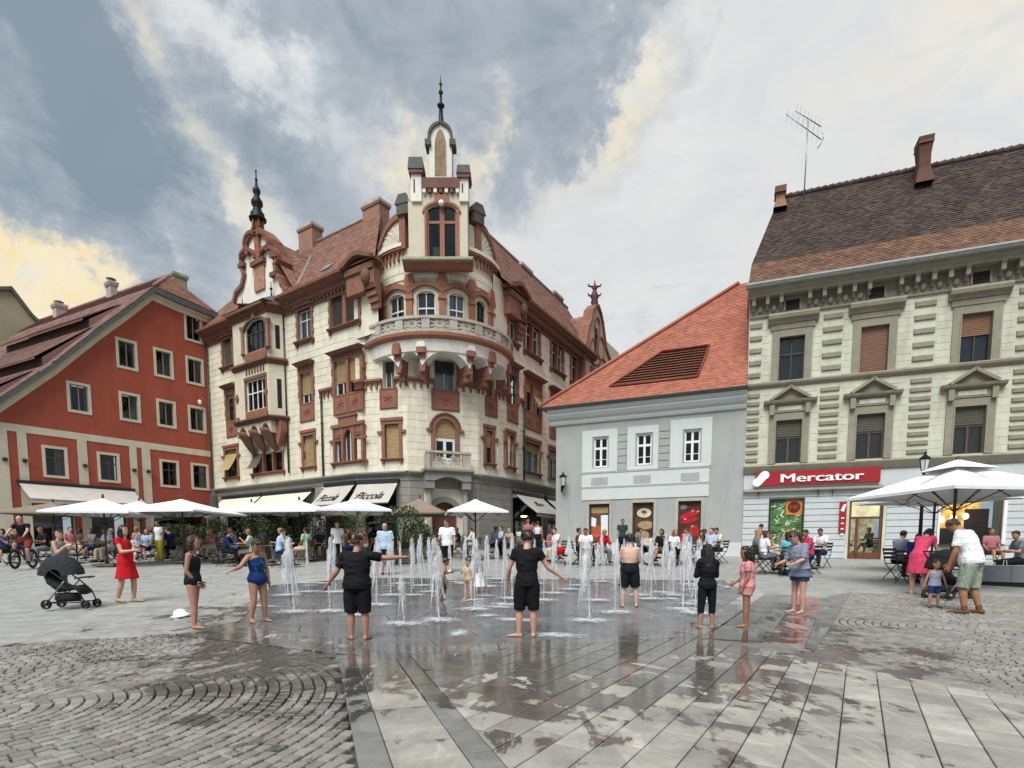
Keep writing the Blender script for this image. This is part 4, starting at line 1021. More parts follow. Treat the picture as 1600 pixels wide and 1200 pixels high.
mb.add(base+top, [(0, 1, 5, 4), (1, 2, 6, 5), (2, 3, 7, 6), (4, 5, 6, 7), (0, 1, 2, 3)], M_['slate'])
for p_ in (top[1], top[2]): mb.lathe([(.05, 0), (.03, .3), (.09, .36), (.09, .42), (.03, .48), (.02, .8)], M_['black_iron'], p_, 6)
attach(mb.build('slate_cap', None), oriel)
for k in range(3):
  mb = MB(); u = OW.len*(k+.5)/3; w_ = OW.len/3
  pts = [(u-w_*.46, vO_bot-.02), (u-w_*.5, vO_bot-.75)]+[(u-w_*.5+w_*t, vO_bot-.75+.62*sin(pi*t)) for t in (.2, .35, .5, .65, .8)]+[(u+w_*.5, vO_bot-.75), (u+w_*.46, vO_bot-.02)]
  prism(mb, OW, pts, -OD+.02, -.04, M_['cream_trim'])
  rings = []
  for t in range(6):
    f = t/5; c0 = Vector(OW.pt(u-.05*f, vO_bot-.55-1.15*f, -.12-.62*f)); s = sqrt(max(1-f*.92, .05))
    rings.append((c0, Vector((OW.t.x, OW.t.y, 0))*(w_*.44*s), Vector((OW.n.x, OW.n.y, .35))*(.34*s)))
  mb.loft(rings, M_['terracotta_dark'], 10)
  attach(mb.build('corbel', None), oriel)
mb = MB(); prism(mb, LW, [(uO1-.1, vO_bot-.05), (uO1+.5, vO_bot-.05), (uO1+.5, vO_bot-.65), (uO1+.1, vO_bot-1.5), (uO1-.15, vO_bot-1.0)], 0, .55, terra); attach(mb.build('end_console', None), oriel)
# --- curled gable above the oriel
def gp(px, py): return LW.uv(px, py, .25)
outl = [(368, 474), (371, 458), (380, 448), (384, 430), (380, 420), (379, 404), (384, 398), (388, 392), (387, 382), (391, 372), (396, 366), (398, 360), (408, 360), (412, 364), (421, 374), (424, 392), (433, 396), (436, 406), (432, 414), (434, 430), (440, 436), (443, 448), (450, 455), (452, 474)]
og = [gp(x, y) for x, y in outl]
mb = MB(); prism(mb, LW, og, -.1, .25, M_['cream_white']); gable = part(mb, 'curled_gable', cream_house)
mb = MB(); strip(mb, LW, og, .22, -.6, .45, terra)
def arcg(cx, cy, rx, ry, a0, a1, w=.20):
  pts = [gp(cx+rx*cos(R(a)), cy-ry*sin(R(a))) for a in range(a0, a1+1, 15)]; strip(mb, LW, pts, w, .2, .52, terra)
arcg(397, 383, 11, 18, 60, 240); arcg(412, 383, 11, 18, -30, 120); arcg(391, 404, 11, 12, 0, 180); arcg(423, 402, 13, 14, 0, 180)
c0, c1 = gp(398, 400), gp(414, 400); m0 = gp(406, 455)[1]; m1 = gp(406, 415)[1]
bx(mb, LW, gp(402, 410)[0], gp(409, 410)[0], gp(405, 412)[1], gp(405, 362)[1], .2, .42, terra)
bx(mb, LW, gp(397, 410)[0]-.1, gp(415, 410)[0]+.1, m1, m1+.28, .2, .5, M_['terracotta_dark'])
for x, y in ((381, 416), (431, 400), (431, 430)): u, v = gp(x, y); bx(mb, LW, u-.3, u+.3, v-.12, v+.12, .1, .5, M_['terracotta_dark'])
attach(mb.build('terracotta_scrolls', None), gable)
mb = MB(); bx(mb, LW, gp(398, 410)[0], gp(414, 410)[0], m0, m1, .25, .36, mat('gable_panel', 'a98069', .9, .3, 3, .3, 10)); attach(mb.build('panel', None), gable)
q = LW.pt(gp(402.5, 340)[0], 0, .25); zb = gp(404, 364)[1]; zt = gp(402, 264)[1]; H = zt-zb
mb = MB(); mb.lathe([(.34, zb-.1), (.36, zb), (.26, zb+.1)], M_['terracotta_dark'], (q[0], q[1], 0), 8)
mb.lathe([(.26, zb+.1), (.26, zb+H*.2)], M_['terracotta'], (q[0], q[1], 0), 8)
for k in range(6):
  an = k*pi/3; mb.tube([(q[0]+.33*cos(an), q[1]+.33*sin(an), zb+.05), (q[0]+.33*cos(an), q[1]+.33*sin(an), zb+H*.22)], .05, M_['terracotta_bright'], 6)
mb.lathe([(.50, zb+H*.20), (.52, zb+H*.23), (.40, zb+H*.26), (.42, zb+H*.30), (.30, zb+H*.34), (.22, zb+H*.40), (.34, zb+H*.45), (.34, zb+H*.50), (.2, zb+H*.56), (.15, zb+H*.60), (.23, zb+H*.65), (.22, zb+H*.69), (.10, zb+H*.74), (.06, zb+H*.82), (.10, zb+H*.85), (.04, zb+H*.88), (.03, zb+H*.97), (.08, zb+H*.985), (.01, zb+H)], M_['black_iron'], (q[0], q[1], 0), 10)
attach(mb.build('turret', None), gable)
# --- eaves
def eaves(S, u0, u1, name='eaves_cornice', lift=0.0):
  mb = MB(); v = vEave+lift
  profile(mb, S, u0, u1, [(0, v-.75), (.1, v-.75), (.12, v-.5), (.3, v-.42), (.34, v-.2), (.55, v-.12), (.62, v), (.62, v+.1), (0, v+.2)], M_['terracotta_dark'])
  n = int((u1-u0)/.3)
  for i in range(n): c0 = u0+(i+.5)*(u1-u0)/n; bx(mb, S, c0-.05, c0+.05, v-.62, v-.4, .1, .24, M_['terracotta_dark'])
  o = part(mb, name, cream_house)
  mb = MB(); profile(mb, S, u0, u1, [(.60, v+.02), (.76, v+.04), (.78, v+.16), (.60, v+.18)], M_['terracotta']); attach(mb.build('gutter', None), o)
eaves(LW, 0, uO0-.4); eaves(LW, uO1+.5, LW.uv(548, 430)[0]); eaves(RW, 1.2, RW.len)
for S, a, b in ((LW, LW.uv(548, 430)[0], LW.uv(594, 420)[0]), (RW, -.9, 1.25)):
  mb = MB(); v = vEave+.35
  bx(mb, S, a+.15, b, v-1.6, v-.25, 0, .45, terra)
  pts = [(a-.1, v-.25), (a+.25, v-.2)]+[(a+.25+(b-a-.25)*t, v-.2+.35*sin(pi*min(t*1.1, 1))) for t in (.2, .4, .6, .8)]+[(b+.1, v-.22), (b+.1, v-.04)]+[(a+.25+(b-a-.25)*t, v+.0+.38*sin(pi*min(t*1.1, 1))) for t in (.8, .6, .4, .2)]+[(a-.1, v-.05)]
  prism(mb, S, pts, 0, .75, M_['terracotta_dark'])
  bx(mb, S, a+.1, b, v-.62, v-.3, 0, .55, M_['terracotta_dark'])
  for k in range(4): bx(mb, S, b-.75+.05*k, b+.05, v-1.6-.3*k, v-1.3-.3*k, 0, .45-.1*k, terra)
  q_ = S.pt(b-.55, v-.95, .47); mb.sphere(q_, .3, .3, .42, M_['terracotta_dark'], 9, 7)
  part(mb, 'bracketed_bay', cream_house)
# --- roofs
RD = -6.2
def rp(S, px, py, d): u, v = S.uv(px, py, d); return Vector(S.pt(u, v, d))
vR = LW.uv(520, 368, RD)[1]
uR = lambda px: LW.uv(px, 380, RD)[0]
eL = Vector(LW.pt(-1.0, vEave+.14, .6)); eR = Vector(LW.pt(LW.uv(600, 420)[0], vEave+.14, .6))
tL = Vector(LW.pt(-1.0, vR, RD)); tR = Vector(LW.pt(LW.uv(596, 350, RD)[0], vR, RD))
mb = MB(); up = Vector((0, 0, .02))
mb.quad(eL, eR, tR, tL, M_['tile_red'])
bk = Vector(LW.pt(-1, vEave, -12)), Vector(LW.pt(LW.len+2, vEave, -12)); mb.quad(tL, tR, bk[1], bk[0], M_['tile_red'])
tile_field(mb, eL, eR, tR, tL, .30, .34, M_['tile_red'], seed=4)
roofL = part(mb, 'roof', cream_house)
mb = MB(); mb.tube([tL+up*3, tR+up*3], .14, M_['lead'], 8); attach(mb.build('ridge', None), roofL)
RD2 = -4.2; vR2 = RW.uv(832, 432, RD2)[1]
eL2 = Vector(RW.pt(-2.0, vEave+.14, .6)); eR2 = Vector(RW.pt(RW.len, vEave+.14, .6)); tL2 = Vector(RW.pt(RW.uv(764, 400, RD2)[0], vR2, RD2)); tR2 = Vector(RW.pt(RW.len+5, vR2, RD2))
tL2_u = RW.uv(764, 400, RD2)[0]
mb = MB(); mb.quad(eL2, eR2, tR2, tL2, M_['tile_red']); tile_field(mb, eL2, eR2, tR2, tL2, .30, .34, M_['tile_dark'] if 0 else M_['tile_red'], seed=5)
mb.quad(tL2, tR2, Vector(RW.pt(RW.len+5, vEave, -11)), Vector(RW.pt(tL2_u, vEave, -9)), M_['tile_red'])
roofR = part(mb, 'roof', cream_house)
mb = MB(); mb.tube([tL2+up*3, tR2+up*3], .12, M_['lead'], 8); attach(mb.build('ridge', None), roofR)
g0, g1 = gp(368, 474), gp(455, 474); gt = LW.uv(420, 392, -1)[1]
A = Vector(LW.pt(g0[0]-.2, vEave+.2, .3)); B = Vector(LW.pt(g1[0]+.5, vEave+.2, .3)); rf0 = Vector(LW.pt((g0[0]+g1[0])/2+.2, gt+.1, .1)); rb0 = Vector(LW.pt((g0[0]+g1[0])/2+.2, gt+.1, RD+1.0))
kv = (gt-vEave)/(vR-vEave)*(.6-RD)
B2 = Vector(LW.pt(g1[0]+2.2, vEave+.2, .3))
mb = MB(); dv = Vector(LW.pt((g0[0]+g1[0])/2+.2, gt+.1, .6-kv))
mb.poly([B, rf0, dv], M_['tile_red']); mb.poly([A, rf0, dv], M_['tile_red'])
tile_field(mb, B, B.lerp(dv, .02), dv, rf0, .3, .34, M_['tile_red'], seed=8) if 0 else None
tile_field(mb, B, dv, dv, rf0, .3, .34, M_['tile_orange'] if 0 else M_['tile_red'], seed=9)
cr_ = part(mb, 'cross_roof', cream_house)
mb = MB(); mb.tube([B+up*4, dv+up*4], .13, M_['lead'], 6); attach(mb.build('valley_flashing', None), cr_)
mb = MB(); s = (Vector(LW.pt(LW.uv(527, 418, -.8)[0], 0, 0)))
t_ = .17; pA = eL.lerp(tL, t_); pB = eR.lerp(tR, t_); fr = (LW.uv(528, 420, -.6)[0]+1)/(LW.uv(600, 420)[0]+1); cpt = pA.lerp(pB, fr); du = (eR-eL).normalized(); dvv = (tL-eL).normalized(); nn = du.cross(dvv); nn = nn if nn.z > 0 else -nn
vs = [cpt+du*a+dvv*b+nn*.08 for a, b in ((-.4, -.3), (.4, -.3), (.4, .3), (-.4, .3))]; mb.quad(*vs, glass_mat()); mb.quad(*[v-nn*.02 for v in vs], M_['zinc'])
part(mb, 'skylight', cream_house)
def chimney(parent, S, x0, x1, yt, yb, d, deep=.9, m=None, capm=None, name='chimney'):
  capm = capm or M_['balc']
  a, b = S.uv(x0, yb, d)[0], S.uv(x1, yb, d)[0]; v0 = S.uv((x0+x1)/2, yb, d)[1]-1.2; v1 = S.uv((x0+x1)/2, yt, d)[1]
  mb = MB(); m = m or M_['chimney']
  if b-a > 1.6: b = a+1.6
  bx(mb, S, a, b, v0, v1-.22, d-deep, d, m); bx(mb, S, a-.07, b+.07, v1-.3, v1-.18, d-deep-.07, d+.07, m); bx(mb, S, a-.1, b+.1, v1-.18, v1, d-deep-.1, d+.1, capm or M_['lead'])
  return part(mb, name, parent)
chimney(cream_house, LW, 467, 497, 349, 392, RD+.5); chimney(cream_house, LW, 567, 599, 313, 355, RD+.5)
chimney(cream_house, RW, 815, 833, 418, 452, RD2+.3, 1.2); chimney(cream_house, RW, 866, 881, 461, 492, RD2+.3, 1.2)
# --- far gable of the right wing
GD = .3
def g2(px, py): return GW.uv(px, py, GD)
ol = [(912, 600), (912, 545), (916, 530), (919, 510), (923, 500), (925, 485), (930, 478), (934, 478), (938, 490), (941, 505), (943, 520), (946, 545), (955, 570), (960, 600)]
ogg = [g2(x, y) for x, y in ol]; mb = MB(); pinkish = mat('pinkish_plaster', 'c9a58e', .85, .1, 2, .2, 30, dirt=.2)
prism(mb, GW, ogg, -.3, GD, pinkish); fg = part(mb, 'far_gable', cream_house)
mb = MB(); strip(mb, GW, ogg, .2, -.35, GD+.14, terra)
for (cx, cy, rx, ry) in ((926, 545, 5, 16), (938, 545, 5, 18), (932, 510, 4, 14), (930, 562, 6, 9), (940, 570, 5, 9)):
  pts = [g2(cx+rx*cos(R(a)), cy-ry*sin(R(a))) for a in range(0, 361, 30)]; strip(mb, GW, pts, .12, GD, GD+.1, terra)
a, b = g2(929, 530)[0], g2(933, 530)[0]; bx(mb, GW, a, b, g2(931, 552)[1], g2(931, 512)[1], GD, GD+.02, M_['interior'])
for x in (925, 936): u, v = g2(x, 588); bx(mb, GW, u-.35, u+.35, v-1.0, v+.7, GD, GD+.08, M_['terracotta_dark']); bx(mb, GW, u-.17, u+.17, v-.8, v+.3, GD+.08, GD+.1, M_['interior'])
attach(mb.build('scrollwork', None), fg)
q = GW.pt(g2(932, 530)[0], 0, .1); zb = g2(932, 480)[1]; zt = g2(932, 435)[1]; H = zt-zb
mb = MB(); mb.lathe([(.22, zb-.6), (.16, zb), (.3, zb+H*.2), (.24, zb+H*.3), (.36, zb+H*.42), (.2, zb+H*.55), (.14, zb+H*.65), (.3, zb+H*.75), (.08, zb+H*.82), (.02, zb+H)], mat('iron_red', '54333a', .6, .2), (q[0], q[1], 0), 8)
for s_ in (-1, 1):
  for h_ in (.42, .75): mb.tube([(q[0], q[1], zb+H*h_), (q[0]+s_*.45, q[1], zb+H*(h_+.03)), (q[0]+s_*.5, q[1], zb+H*(h_+.1))], .07, mat('iron_red', '54333a'), 5)
attach(mb.build('finial', None), fg)
mb = MB(); v0 = vEave+.1; vt = g2(931, 488)[1]; c0 = g2(932, 530)[0]
A = Vector(GW.pt(-1.2, v0, .2)); B = Vector(GW.pt(c0, vt, .1)); Cc = Vector(GW.pt(c0, vt, -7)); D = Vector(GW.pt(-1.2, v0, -7))
mb.quad(A, B, Cc, D, M_['tile_red']); mb.quad(Vector(GW.pt(c0*2+1.2, v0, .2)), B, Cc, Vector(GW.pt(c0*2+1.2, v0, -7)), M_['tile_red']); tile_field(mb, D, A, B, Cc, .35, .34, M_['tile_red'], seed=11)
part(mb, 'cross_roof', cream_house)
mb = MB(); v0, v1 = vG0, vEave
for a, b in ((LW.pt(0, 0, 0), LW.pt(0, 0, -12)), (LW.pt(0, 0, -12), LW.pt(LW.len-6, 0, -12)), (GW.pt(GW.len, 0, 0), GW.pt(GW.len, 0, -12))):
  mb.quad((a[0], a[1], v0), (b[0], b[1], v0), (b[0], b[1], v1), (a[0], a[1], v1), cream)
part(mb, 'rear_wall', cream_house)
mb = MB(); q = DR.c; mb.lathe([(3.3, vP+.2), (3.1, vP+.9), (2.2, vP+2.0), (.2, vP+2.9)], M_['tile_red'], (q.x, q.y, 0), 20); part(mb, 'tower_roof', cream_house)
# ---------------------------------------------------------------- red gabled house on the left
rd = nrm2(-620, -863)
REnd = (Q0[0]-.05, Q0[1]+.0)
def hitdir(P, d, px): return hit(P, d, px)
RL = hit(REnd, rd, -60); RWL = Wall(RL, REnd)
red_house = empty('red_house', (REnd[0]-8, REnd[1]-9, gz(0, 30)), label='red plastered gable house with cream bands, small cream framed windows and a long tiled roof', cat='building')
ruv = lambda x, y, d=0.0: RWL.uv(x, y, d)
tops = [RWL.rect(292, 312, 494, 531), RWL.rect(185, 211, 534, 573), RWL.rect(244, 267, 549, 587), RWL.rect(294.5, 314.5, 563, 598), RWL.rect(109, 138, 602, 643), RWL.rect(191, 215, 618, 654), RWL.rect(248, 272, 629, 665), RWL.rect(297.5, 318.5, 638, 672)]
low = [RWL.rect(71, 102, 703, 745), RWL.rect(157, 183, 711, 751), RWL.rect(254, 276, 722, 757), RWL.rect(302, 323, 727, 761)]
level(tops[1:4]); level(tops[4:]); level(low)
even(tops); even(low)
verge = [(-62, 672), (0, 632), (85, 575), (155, 520), (205, 484), (237, 459), (275, 476), (325, 496), (336, 500)]
vg = [ruv(x, y) for x, y in verge]; vg[0] = (vg[0][0], vg[0][1])
R0 = gz(0, 30)-.8
vtop = max(v for u, v in vg); wall_h = []
mb = MB()
def vline(u):
  for (a, b), (c, e) in zip(vg, vg[1:]):
    if a <= u <= c: return b+(e-b)*(u-a)/(c-a)
  return vg[0][1] if u < vg[0][0] else vg[-1][1]
ucuts = sorted({0.0, RWL.len, *[u for u, v in vg if 0 < u < RWL.len], *[x for r in tops+low for x in r[:2]]})
shopsZ = [[ruv(a, 820)[0], ruv(b, 820)[0], R0, R0+3.2] for a, b in ((32, 44.5), (50, 117), (140, 199), (240, 325))]
ucuts = sorted({*ucuts, *[x for r in shopsZ for x in r[:2]]})
hs = [tuple(r) for r in tops+low+shopsZ]
for a, b in zip(ucuts, ucuts[1:]):
  cu = (a+b)/2; hh = sorted([h for h in hs if h[0]-1e-6 < cu < h[1]+1e-6], key=lambda h: h[2]); z = R0
  for h in hh: mb.quad(RWL.pt(a, z), RWL.pt(b, z), RWL.pt(b, h[2]), RWL.pt(a, h[2]), M_['red']); z = h[3]
  mb.quad(RWL.pt(a, z), RWL.pt(b, z), RWL.pt(b, vline(b)), RWL.pt(a, vline(a)), M_['red'])
for h in hs:
  a, b, c, e = h
  for p, q in (((a, c), (a, e)), ((b, c), (b, e)), ((a, c), (b, c)), ((a, e), (b, e))):
    mb.quad(RWL.pt(p[0], p[1]), RWL.pt(q[0], q[1]), RWL.pt(q[0], q[1], -.3), RWL.pt(p[0], p[1], -.3), M_['cream_trim'])
for a in (RWL.len,): mb.quad(RWL.pt(a, R0), RWL.pt(a, R0, -9), RWL.pt(a, vg[-1][1], -9), RWL.pt(a, vg[-1][1]), M_['red'])
mb.quad(RWL.pt(0, R0), RWL.pt(0, R0, -20), RWL.pt(0, vline(0), -20), RWL.pt(0, vline(0)), M_['red'])
part(mb, 'wall', red_house)
ct = M_['cream_trim']
for i, r in enumerate(tops+low):
  w = window(red_house, RWL, r, M_['wood_frame'] if i >= 8 else M_['dark_frame'] if 0 else mat('grey_frame', '8a8478', .6, .1), cols=2, transom=[.66] if i >= 8 else None, dep=.14, fw=.055, curtain=[None, (.15, .85, M_['curtain_grey']), (.0, .5, M_['curtain_grey'])][i % 3])
  p = MB(); f = .15
  for a, b, c, e in ((r[0]-f, r[0], r[2]-f, r[3]+f), (r[1], r[1]+f, r[2]-f, r[3]+f), (r[0], r[1], r[3], r[3]+f), (r[0]-.04, r[1]+.04, r[2]-f, r[2])): bx(p, RWL, a, b, c, e, -.02, .04 if c < r[2]-.1 and e < r[2]+.05 else .035, ct)
  attach(p.build('frame', None), w)
vb1, vb0 = ruv(170, 687)[1], ruv(170, 697)[1]
vb1, vb0 = (ruv(20, 664)[1]+ruv(330, 704)[1])/2, (ruv(60, 683)[1]+ruv(330, 711)[1])/2
mb = MB(); D_ = .03
bx(mb, RWL, 0, RWL.len-.02, vb0, vb1, 0, D_, ct)
pcs = [(-60, 14), (29, 44), (122, 137), (203, 214), (222, 235), (333, 342)]
for a, b in pcs:
  u0, u1 = max(ruv(a, 720)[0], 0), min(ruv(b, 720)[0], RWL.len-.02); bx(mb, RWL, u0, u1, R0, vb0-.001, 0, D_, ct)
part(mb, 'cream_pilasters', red_house, kind='stuff')
mb = MB()
for (a, b), (c, e) in zip(vg, vg[1:]):
  prism(mb, RWL, [(a, b-.42), (c, e-.42), (c, e), (a, b)], 0, .12, ct); prism(mb, RWL, [(a, b-.16), (c, e-.16), (c, e), (a, b)], .12, .26, ct)
part(mb, 'verge_moulding', red_house)
mb = MB()
for (a, b), (c, e) in zip(vg, vg[1:]): prism(mb, RWL, [(a-.01, b), (c+.01, e), (c+.01, e+.34), (a-.01, b+.34)], -.3, .45, M_['slate'])
part(mb, 'roof_edge', red_house)
BD = Vector((-.897, .442, 0))      # the long roof runs back at an angle to the gable
top = [(v[0], v[1]+.36) for v in vg]
pk = ruv(237, 452)
apex = Vector(RWL.pt(*ruv(263, 431, -3.2), -3.2)); u_ap = RWL.uv(263, 431, -3.2)[0]
ridge_back = apex+BD*16
k = [Vector(RWL.pt(u, v, .42)) for u, v in top]
mb = MB()
iP = 5
mb.poly([k[iP], k[6], k[7], k[8], Vector(RWL.pt(RWL.len+.2, top[8][1], -3)), apex], M_['tile_red'])
tile_field(mb, k[iP], k[8], apex+Vector((.05, 0, 0)), apex, .3, .3, M_['tile_red'], lift=.03, seed=21)
backs = []
rise = apex.z-k[iP].z
for i in range(6):
  b = k[i]+BD*18; backs.append(b)
edge0 = k[iP]
slopeA = [k[0], k[1], k[2], k[3], k[4], k[5]]
for i in range(5):
  a, b = slopeA[i], slopeA[i+1]; a2, b2 = a+BD*18, b+BD*18
  mb.quad(a, b, b2, a2, M_['tile_mauve'])
  tile_field(mb, a2, a, b, b2, .32, .33, M_['tile_mauve'], lift=.03, seed=30+i)
a, b = k[5], apex; a2, b2 = k[5]+BD*18, apex+BD*18
mb.quad(a, b, b2, a2, M_['tile_mauve']); tile_field(mb, a2, a, b, b2, .32, .33, M_['tile_mauve'], lift=.03, seed=40)
mb.quad(apex, b2, Vector(RWL.pt(RWL.len+1, top[8][1], -19)), Vector(RWL.pt(RWL.len+.2, top[8][1], -3)), M_['tile_red'])
rr = part(mb, 'roof', red_house)
mb = MB(); mb.tube([apex, k[5]+Vector((0, 0, .05))], .12, M_['tile_mauve'], 6); mb.tube([apex, b2], .13, M_['tile_mauve'], 6); attach(mb.build('hip_tiles', None), rr)
nv = Vector((RWL.n.x, RWL.n.y, 0))
def slopept(s, back):   # s in 0..5 along the verge
  i = min(int(s), 4); f = s-i; return k[i].lerp(k[i+1], f)+BD*back
for s0, s1, b0, b1 in ((3.1, 3.9, 1.6, 12), (1.9, 2.75, .9, 11), (.75, 1.5, 1.0, 12)):
  mb = MB(); up = Vector((0, 0, 1))
  A, B = slopept(s0, b0), slopept(s0, b1); Cc, D = slopept(s1+.25, b1), slopept(s1+.25, b0)
  A2, B2 = A+up*.5, B+up*.5; t = Vector((RWL.t.x, RWL.t.y, 0))
  mb.quad(A+up*.03, B+up*.03, B2, A2, M_['tile_dark']); mb.poly([A+up*.02, A2, D+up*.02], M_['tile_mauve'])
  A3, B3 = A2-t*.35-up*.08, B2-t*.35-up*.08
  mb.quad(A3, B3, Cc+up*.06, D+up*.06, M_['tile_mauve']); tile_field(mb, B3, A3, D+up*.06, Cc+up*.06, .32, .33, M_['tile_mauve'], lift=.03, seed=int(s0*10))
  mb.quad(A3-up*.1, B3-up*.1, B3, A3, M_['terracotta_dark'])
  part(mb, 'shed_dormer', red_house)
for s, b in ((2.62, 1.0), (3.6, 2.4)):
  mb = MB(); c0 = slopept(s, b)+Vector((0, 0, .12)); t = (k[3]-k[2]).normalized()
  mb.quad(c0-t*.35-nv*.8, c0-t*.35+nv*.0, c0+t*.35, c0+t*.35-nv*.8, glass_mat()); mb.quad(c0-t*.35-nv*.8-Vector((0,0,.02)), c0-t*.35-Vector((0,0,.02)), c0+t*.35-Vector((0,0,.02)), c0+t*.35-nv*.8-Vector((0,0,.02)), M_['gutter'])
  part(mb, 'roof_light', red_house)
for x0, x1, yt, yb, dd, nm in ((272, 293, 428, 452, -6.5, 0), (173, 184, 440, 462, -9, 1), (88, 105, 475, 495, -15, 1)):
  o = chimney(red_house, RWL, x0, x1, yt, yb, dd, .8, M_['beige_wall'] if nm == 0 else M_['balc'])
  if nm:
    u = (RWL.uv(x0, yb, dd)[0]+RWL.uv(x1, yb, dd)[0])/2; v = RWL.uv(x0, yt, dd)[1]; q = RWL.pt(u, v, dd-.4)
    p = MB(); p.tube([q, (q[0], q[1], q[2]+.35)], .12, M_['zinc'], 8); p.lathe([(.35, q[2]+.35), (.02, q[2]+.5)], M_['zinc'], (q[0], q[1], 0), 8); attach(p.build('cowl', None), o)
q = RWL.pt(*ruv(310, 629), .2); mb = MB(); mb.sphere(q, .12, .12, .17, M_['white_lamp'], 12, 8); part(mb, 'round_lamp', red_house)
for x, y in ((7, 718), (38, 720), (132, 728), (209, 735), (231, 737), (338, 747)):
  u, v = ruv(x, y); mb = MB(); bx(mb, RWL, u-.09, u+.09, v-.09, v+.09, .03, .22, M_['metal_dark']); part(mb, 'wall_spotlight', red_house)
mb = MB()
for s in shopsZ: bx(mb, RWL, s[0], s[1], s[2], s[3], -2.2, -2.1, M_['interior_warm'])
part(mb, 'shop_interior', red_house)
for s in shopsZ:
  p = MB(); n = 2
  for i in range(n+1): c0 = min(max(s[0]+(s[1]-s[0])*i/n, s[0]+.05), s[1]-.05); bx(p, RWL, c0-.05, c0+.05, s[2], s[3], -.3, -.22, M_['wood_frame'])
  o = part(p, 'shop_window', red_house); p = MB(); p.quad(RWL.pt(s[0], s[2], -.26), RWL.pt(s[1], s[2], -.26), RWL.pt(s[1], s[3], -.26), RWL.pt(s[0], s[3], -.26), glass_mat()); attach(p.build('pane', None), o)
bh = empty('beige_house', (-46, 46, gz(0, 46)), label='plain beige house gable rising behind the red roof at the far left', cat='building')
BWs = Wall(at(-40, 500, 45)[:2], at(120, 500, 50)[:2])
pts = [BWs.uv(x, y) for x, y in ((-300, 700), (-300, 600), (-120, 520), (-20, 452), (17, 451), (48, 492), (62, 505), (62, 700))]
mb = MB(); prism(mb, BWs, pts, -8, 0, M_['beige_wall']); part(mb, 'wall', bh)
mb = MB(); strip(mb, BWs, pts[1:7], .25, -8, .25, M_['slate']); part(mb, 'roof_edge', bh)
# ---------------------------------------------------------------- pale grey house with the orange hipped roof
GL = ((868-800)/863*30.0, 30.0); GR = hit(GL, nrm2(1980, -863), 1158); GY = Wall(GL, GR)
grey_house = empty('grey_house', ((GL[0]+GR[0])/2, (GL[1]+GR[1])/2, gz(0, 28)), label='pale grey two storey house with a bright orange hipped tile roof', cat='building')
yuv = lambda x, y, d=0.0: GY.uv(x, y, d)
gw = even(level([GY.rect(928, 949, 684, 730), GY.rect(995, 1018, 678, 726), GY.rect(1069, 1094, 672, 721)]))
Y0 = gz(0, 28)-.6; vE = (yuv(870, 666)[1]+yuv(1150, 640)[1])/2; vEv = (yuv(870, 645)[1]+yuv(1150, 613)[1])/2
pw = level([GY.rect(920, 952, 787, 858), GY.rect(988, 1021, 785, 858), GY.rect(1059, 1095, 783, 858)])
mb = MB(); plain_wall(GY, 0, GY.len, Y0, vE+.2, [tuple(r) for r in gw]+[tuple(r) for r in pw], .22, M_['midgrey'], mb, reveal=M_['lightgrey'])
mb.quad(GY.pt(0, Y0), GY.pt(0, Y0, -9), GY.pt(0, vE+.2, -9), GY.pt(0, vE+.2), M_['midgrey']); part(mb, 'wall', grey_house)
lg = M_['lightgrey']; mb = MB()
uA, uB = yuv(910, 700)[0], yuv(1110, 690)[0]; vS = (yuv(910, 738)[1]+yuv(1110, 727)[1])/2; vM = (yuv(910, 764)[1]+yuv(1110, 756)[1])/2; vN = (yuv(910, 781)[1]+yuv(1110, 776)[1])/2
fields = []
for (a, b, t), r in zip(((910, 965, 671), (980, 1029, 668), (1047, 1112, 657)), gw):
  fields.append((yuv(a, 700)[0], yuv(b, 700)[0], vS, yuv((a+b)/2, t)[1]))
ff = [fields[0], fields[1], fields[2]]
tv = (ff[0][3]+ff[1][3]+ff[2][3])/3
for f, r in zip(ff, gw):
  a, b, c, e = f[0], f[1], f[2], tv if f is not ff[2] else tv+.15
  bx(mb, GY, a, r[0]-.08, c, e, 0, .035, lg); bx(mb, GY, r[1]+.08, b, c, e, 0, .035, lg); bx(mb, GY, r[0]-.08, r[1]+.08, r[3]+.06, e, 0, .035, lg); bx(mb, GY, r[0]-.08, r[1]+.08, c, r[2]-.06, 0, .035, lg)
profile(mb, GY, uA-.02, uB+.02, [(0, vS-.12), (.07, vS-.10), (.10, vS-.02), (0, vS)], lg)
bx(mb, GY, uA, uB, vM+.1, vS-.12, 0, .05, lg); profile(mb, GY, uA-.02, uB+.02, [(0, vM), (.05, vM), (.09, vM+.1), (0, vM+.1)], lg); bx(mb, GY, uA, uB, vN, vM-.001, 0, .04, lg)
part(mb, 'light_plaster_fields', grey_house, kind='stuff')
mb = MB()
for x0, x1, y0, y1 in ((924, 950, 745, 757), (990, 1017, 742, 754), (1064, 1093, 738, 750)):
  r = GY.rect(x0, x1, y0, y1); r[2], r[3] = (vM+vS)/2-.28, (vM+vS)/2+.12; bx(mb, GY, r[0], r[1], r[2], r[3], .045, .058, M_['midgrey'])
part(mb, 'grey_plaques', grey_house, kind='stuff')
for f0, f1 in ((ff[0][1], ff[1][0]), (ff[1][1], ff[2][0])):
  n = 6; h = (tv-vS)/n
  for i in range(n):
    mb = MB(); bx(mb, GY, f0+.03, f1-.03, vS+i*h+.02, vS+(i+1)*h-.02, 0, .045, M_['midgrey']); part(mb, 'stone', grey_house)
for r in gw: window(grey_house, GY, r, M_['white_frame'], cols=2, mull=.11, fw=.07, transom=[(.64, .11), (.26, .03)], dep=.16)
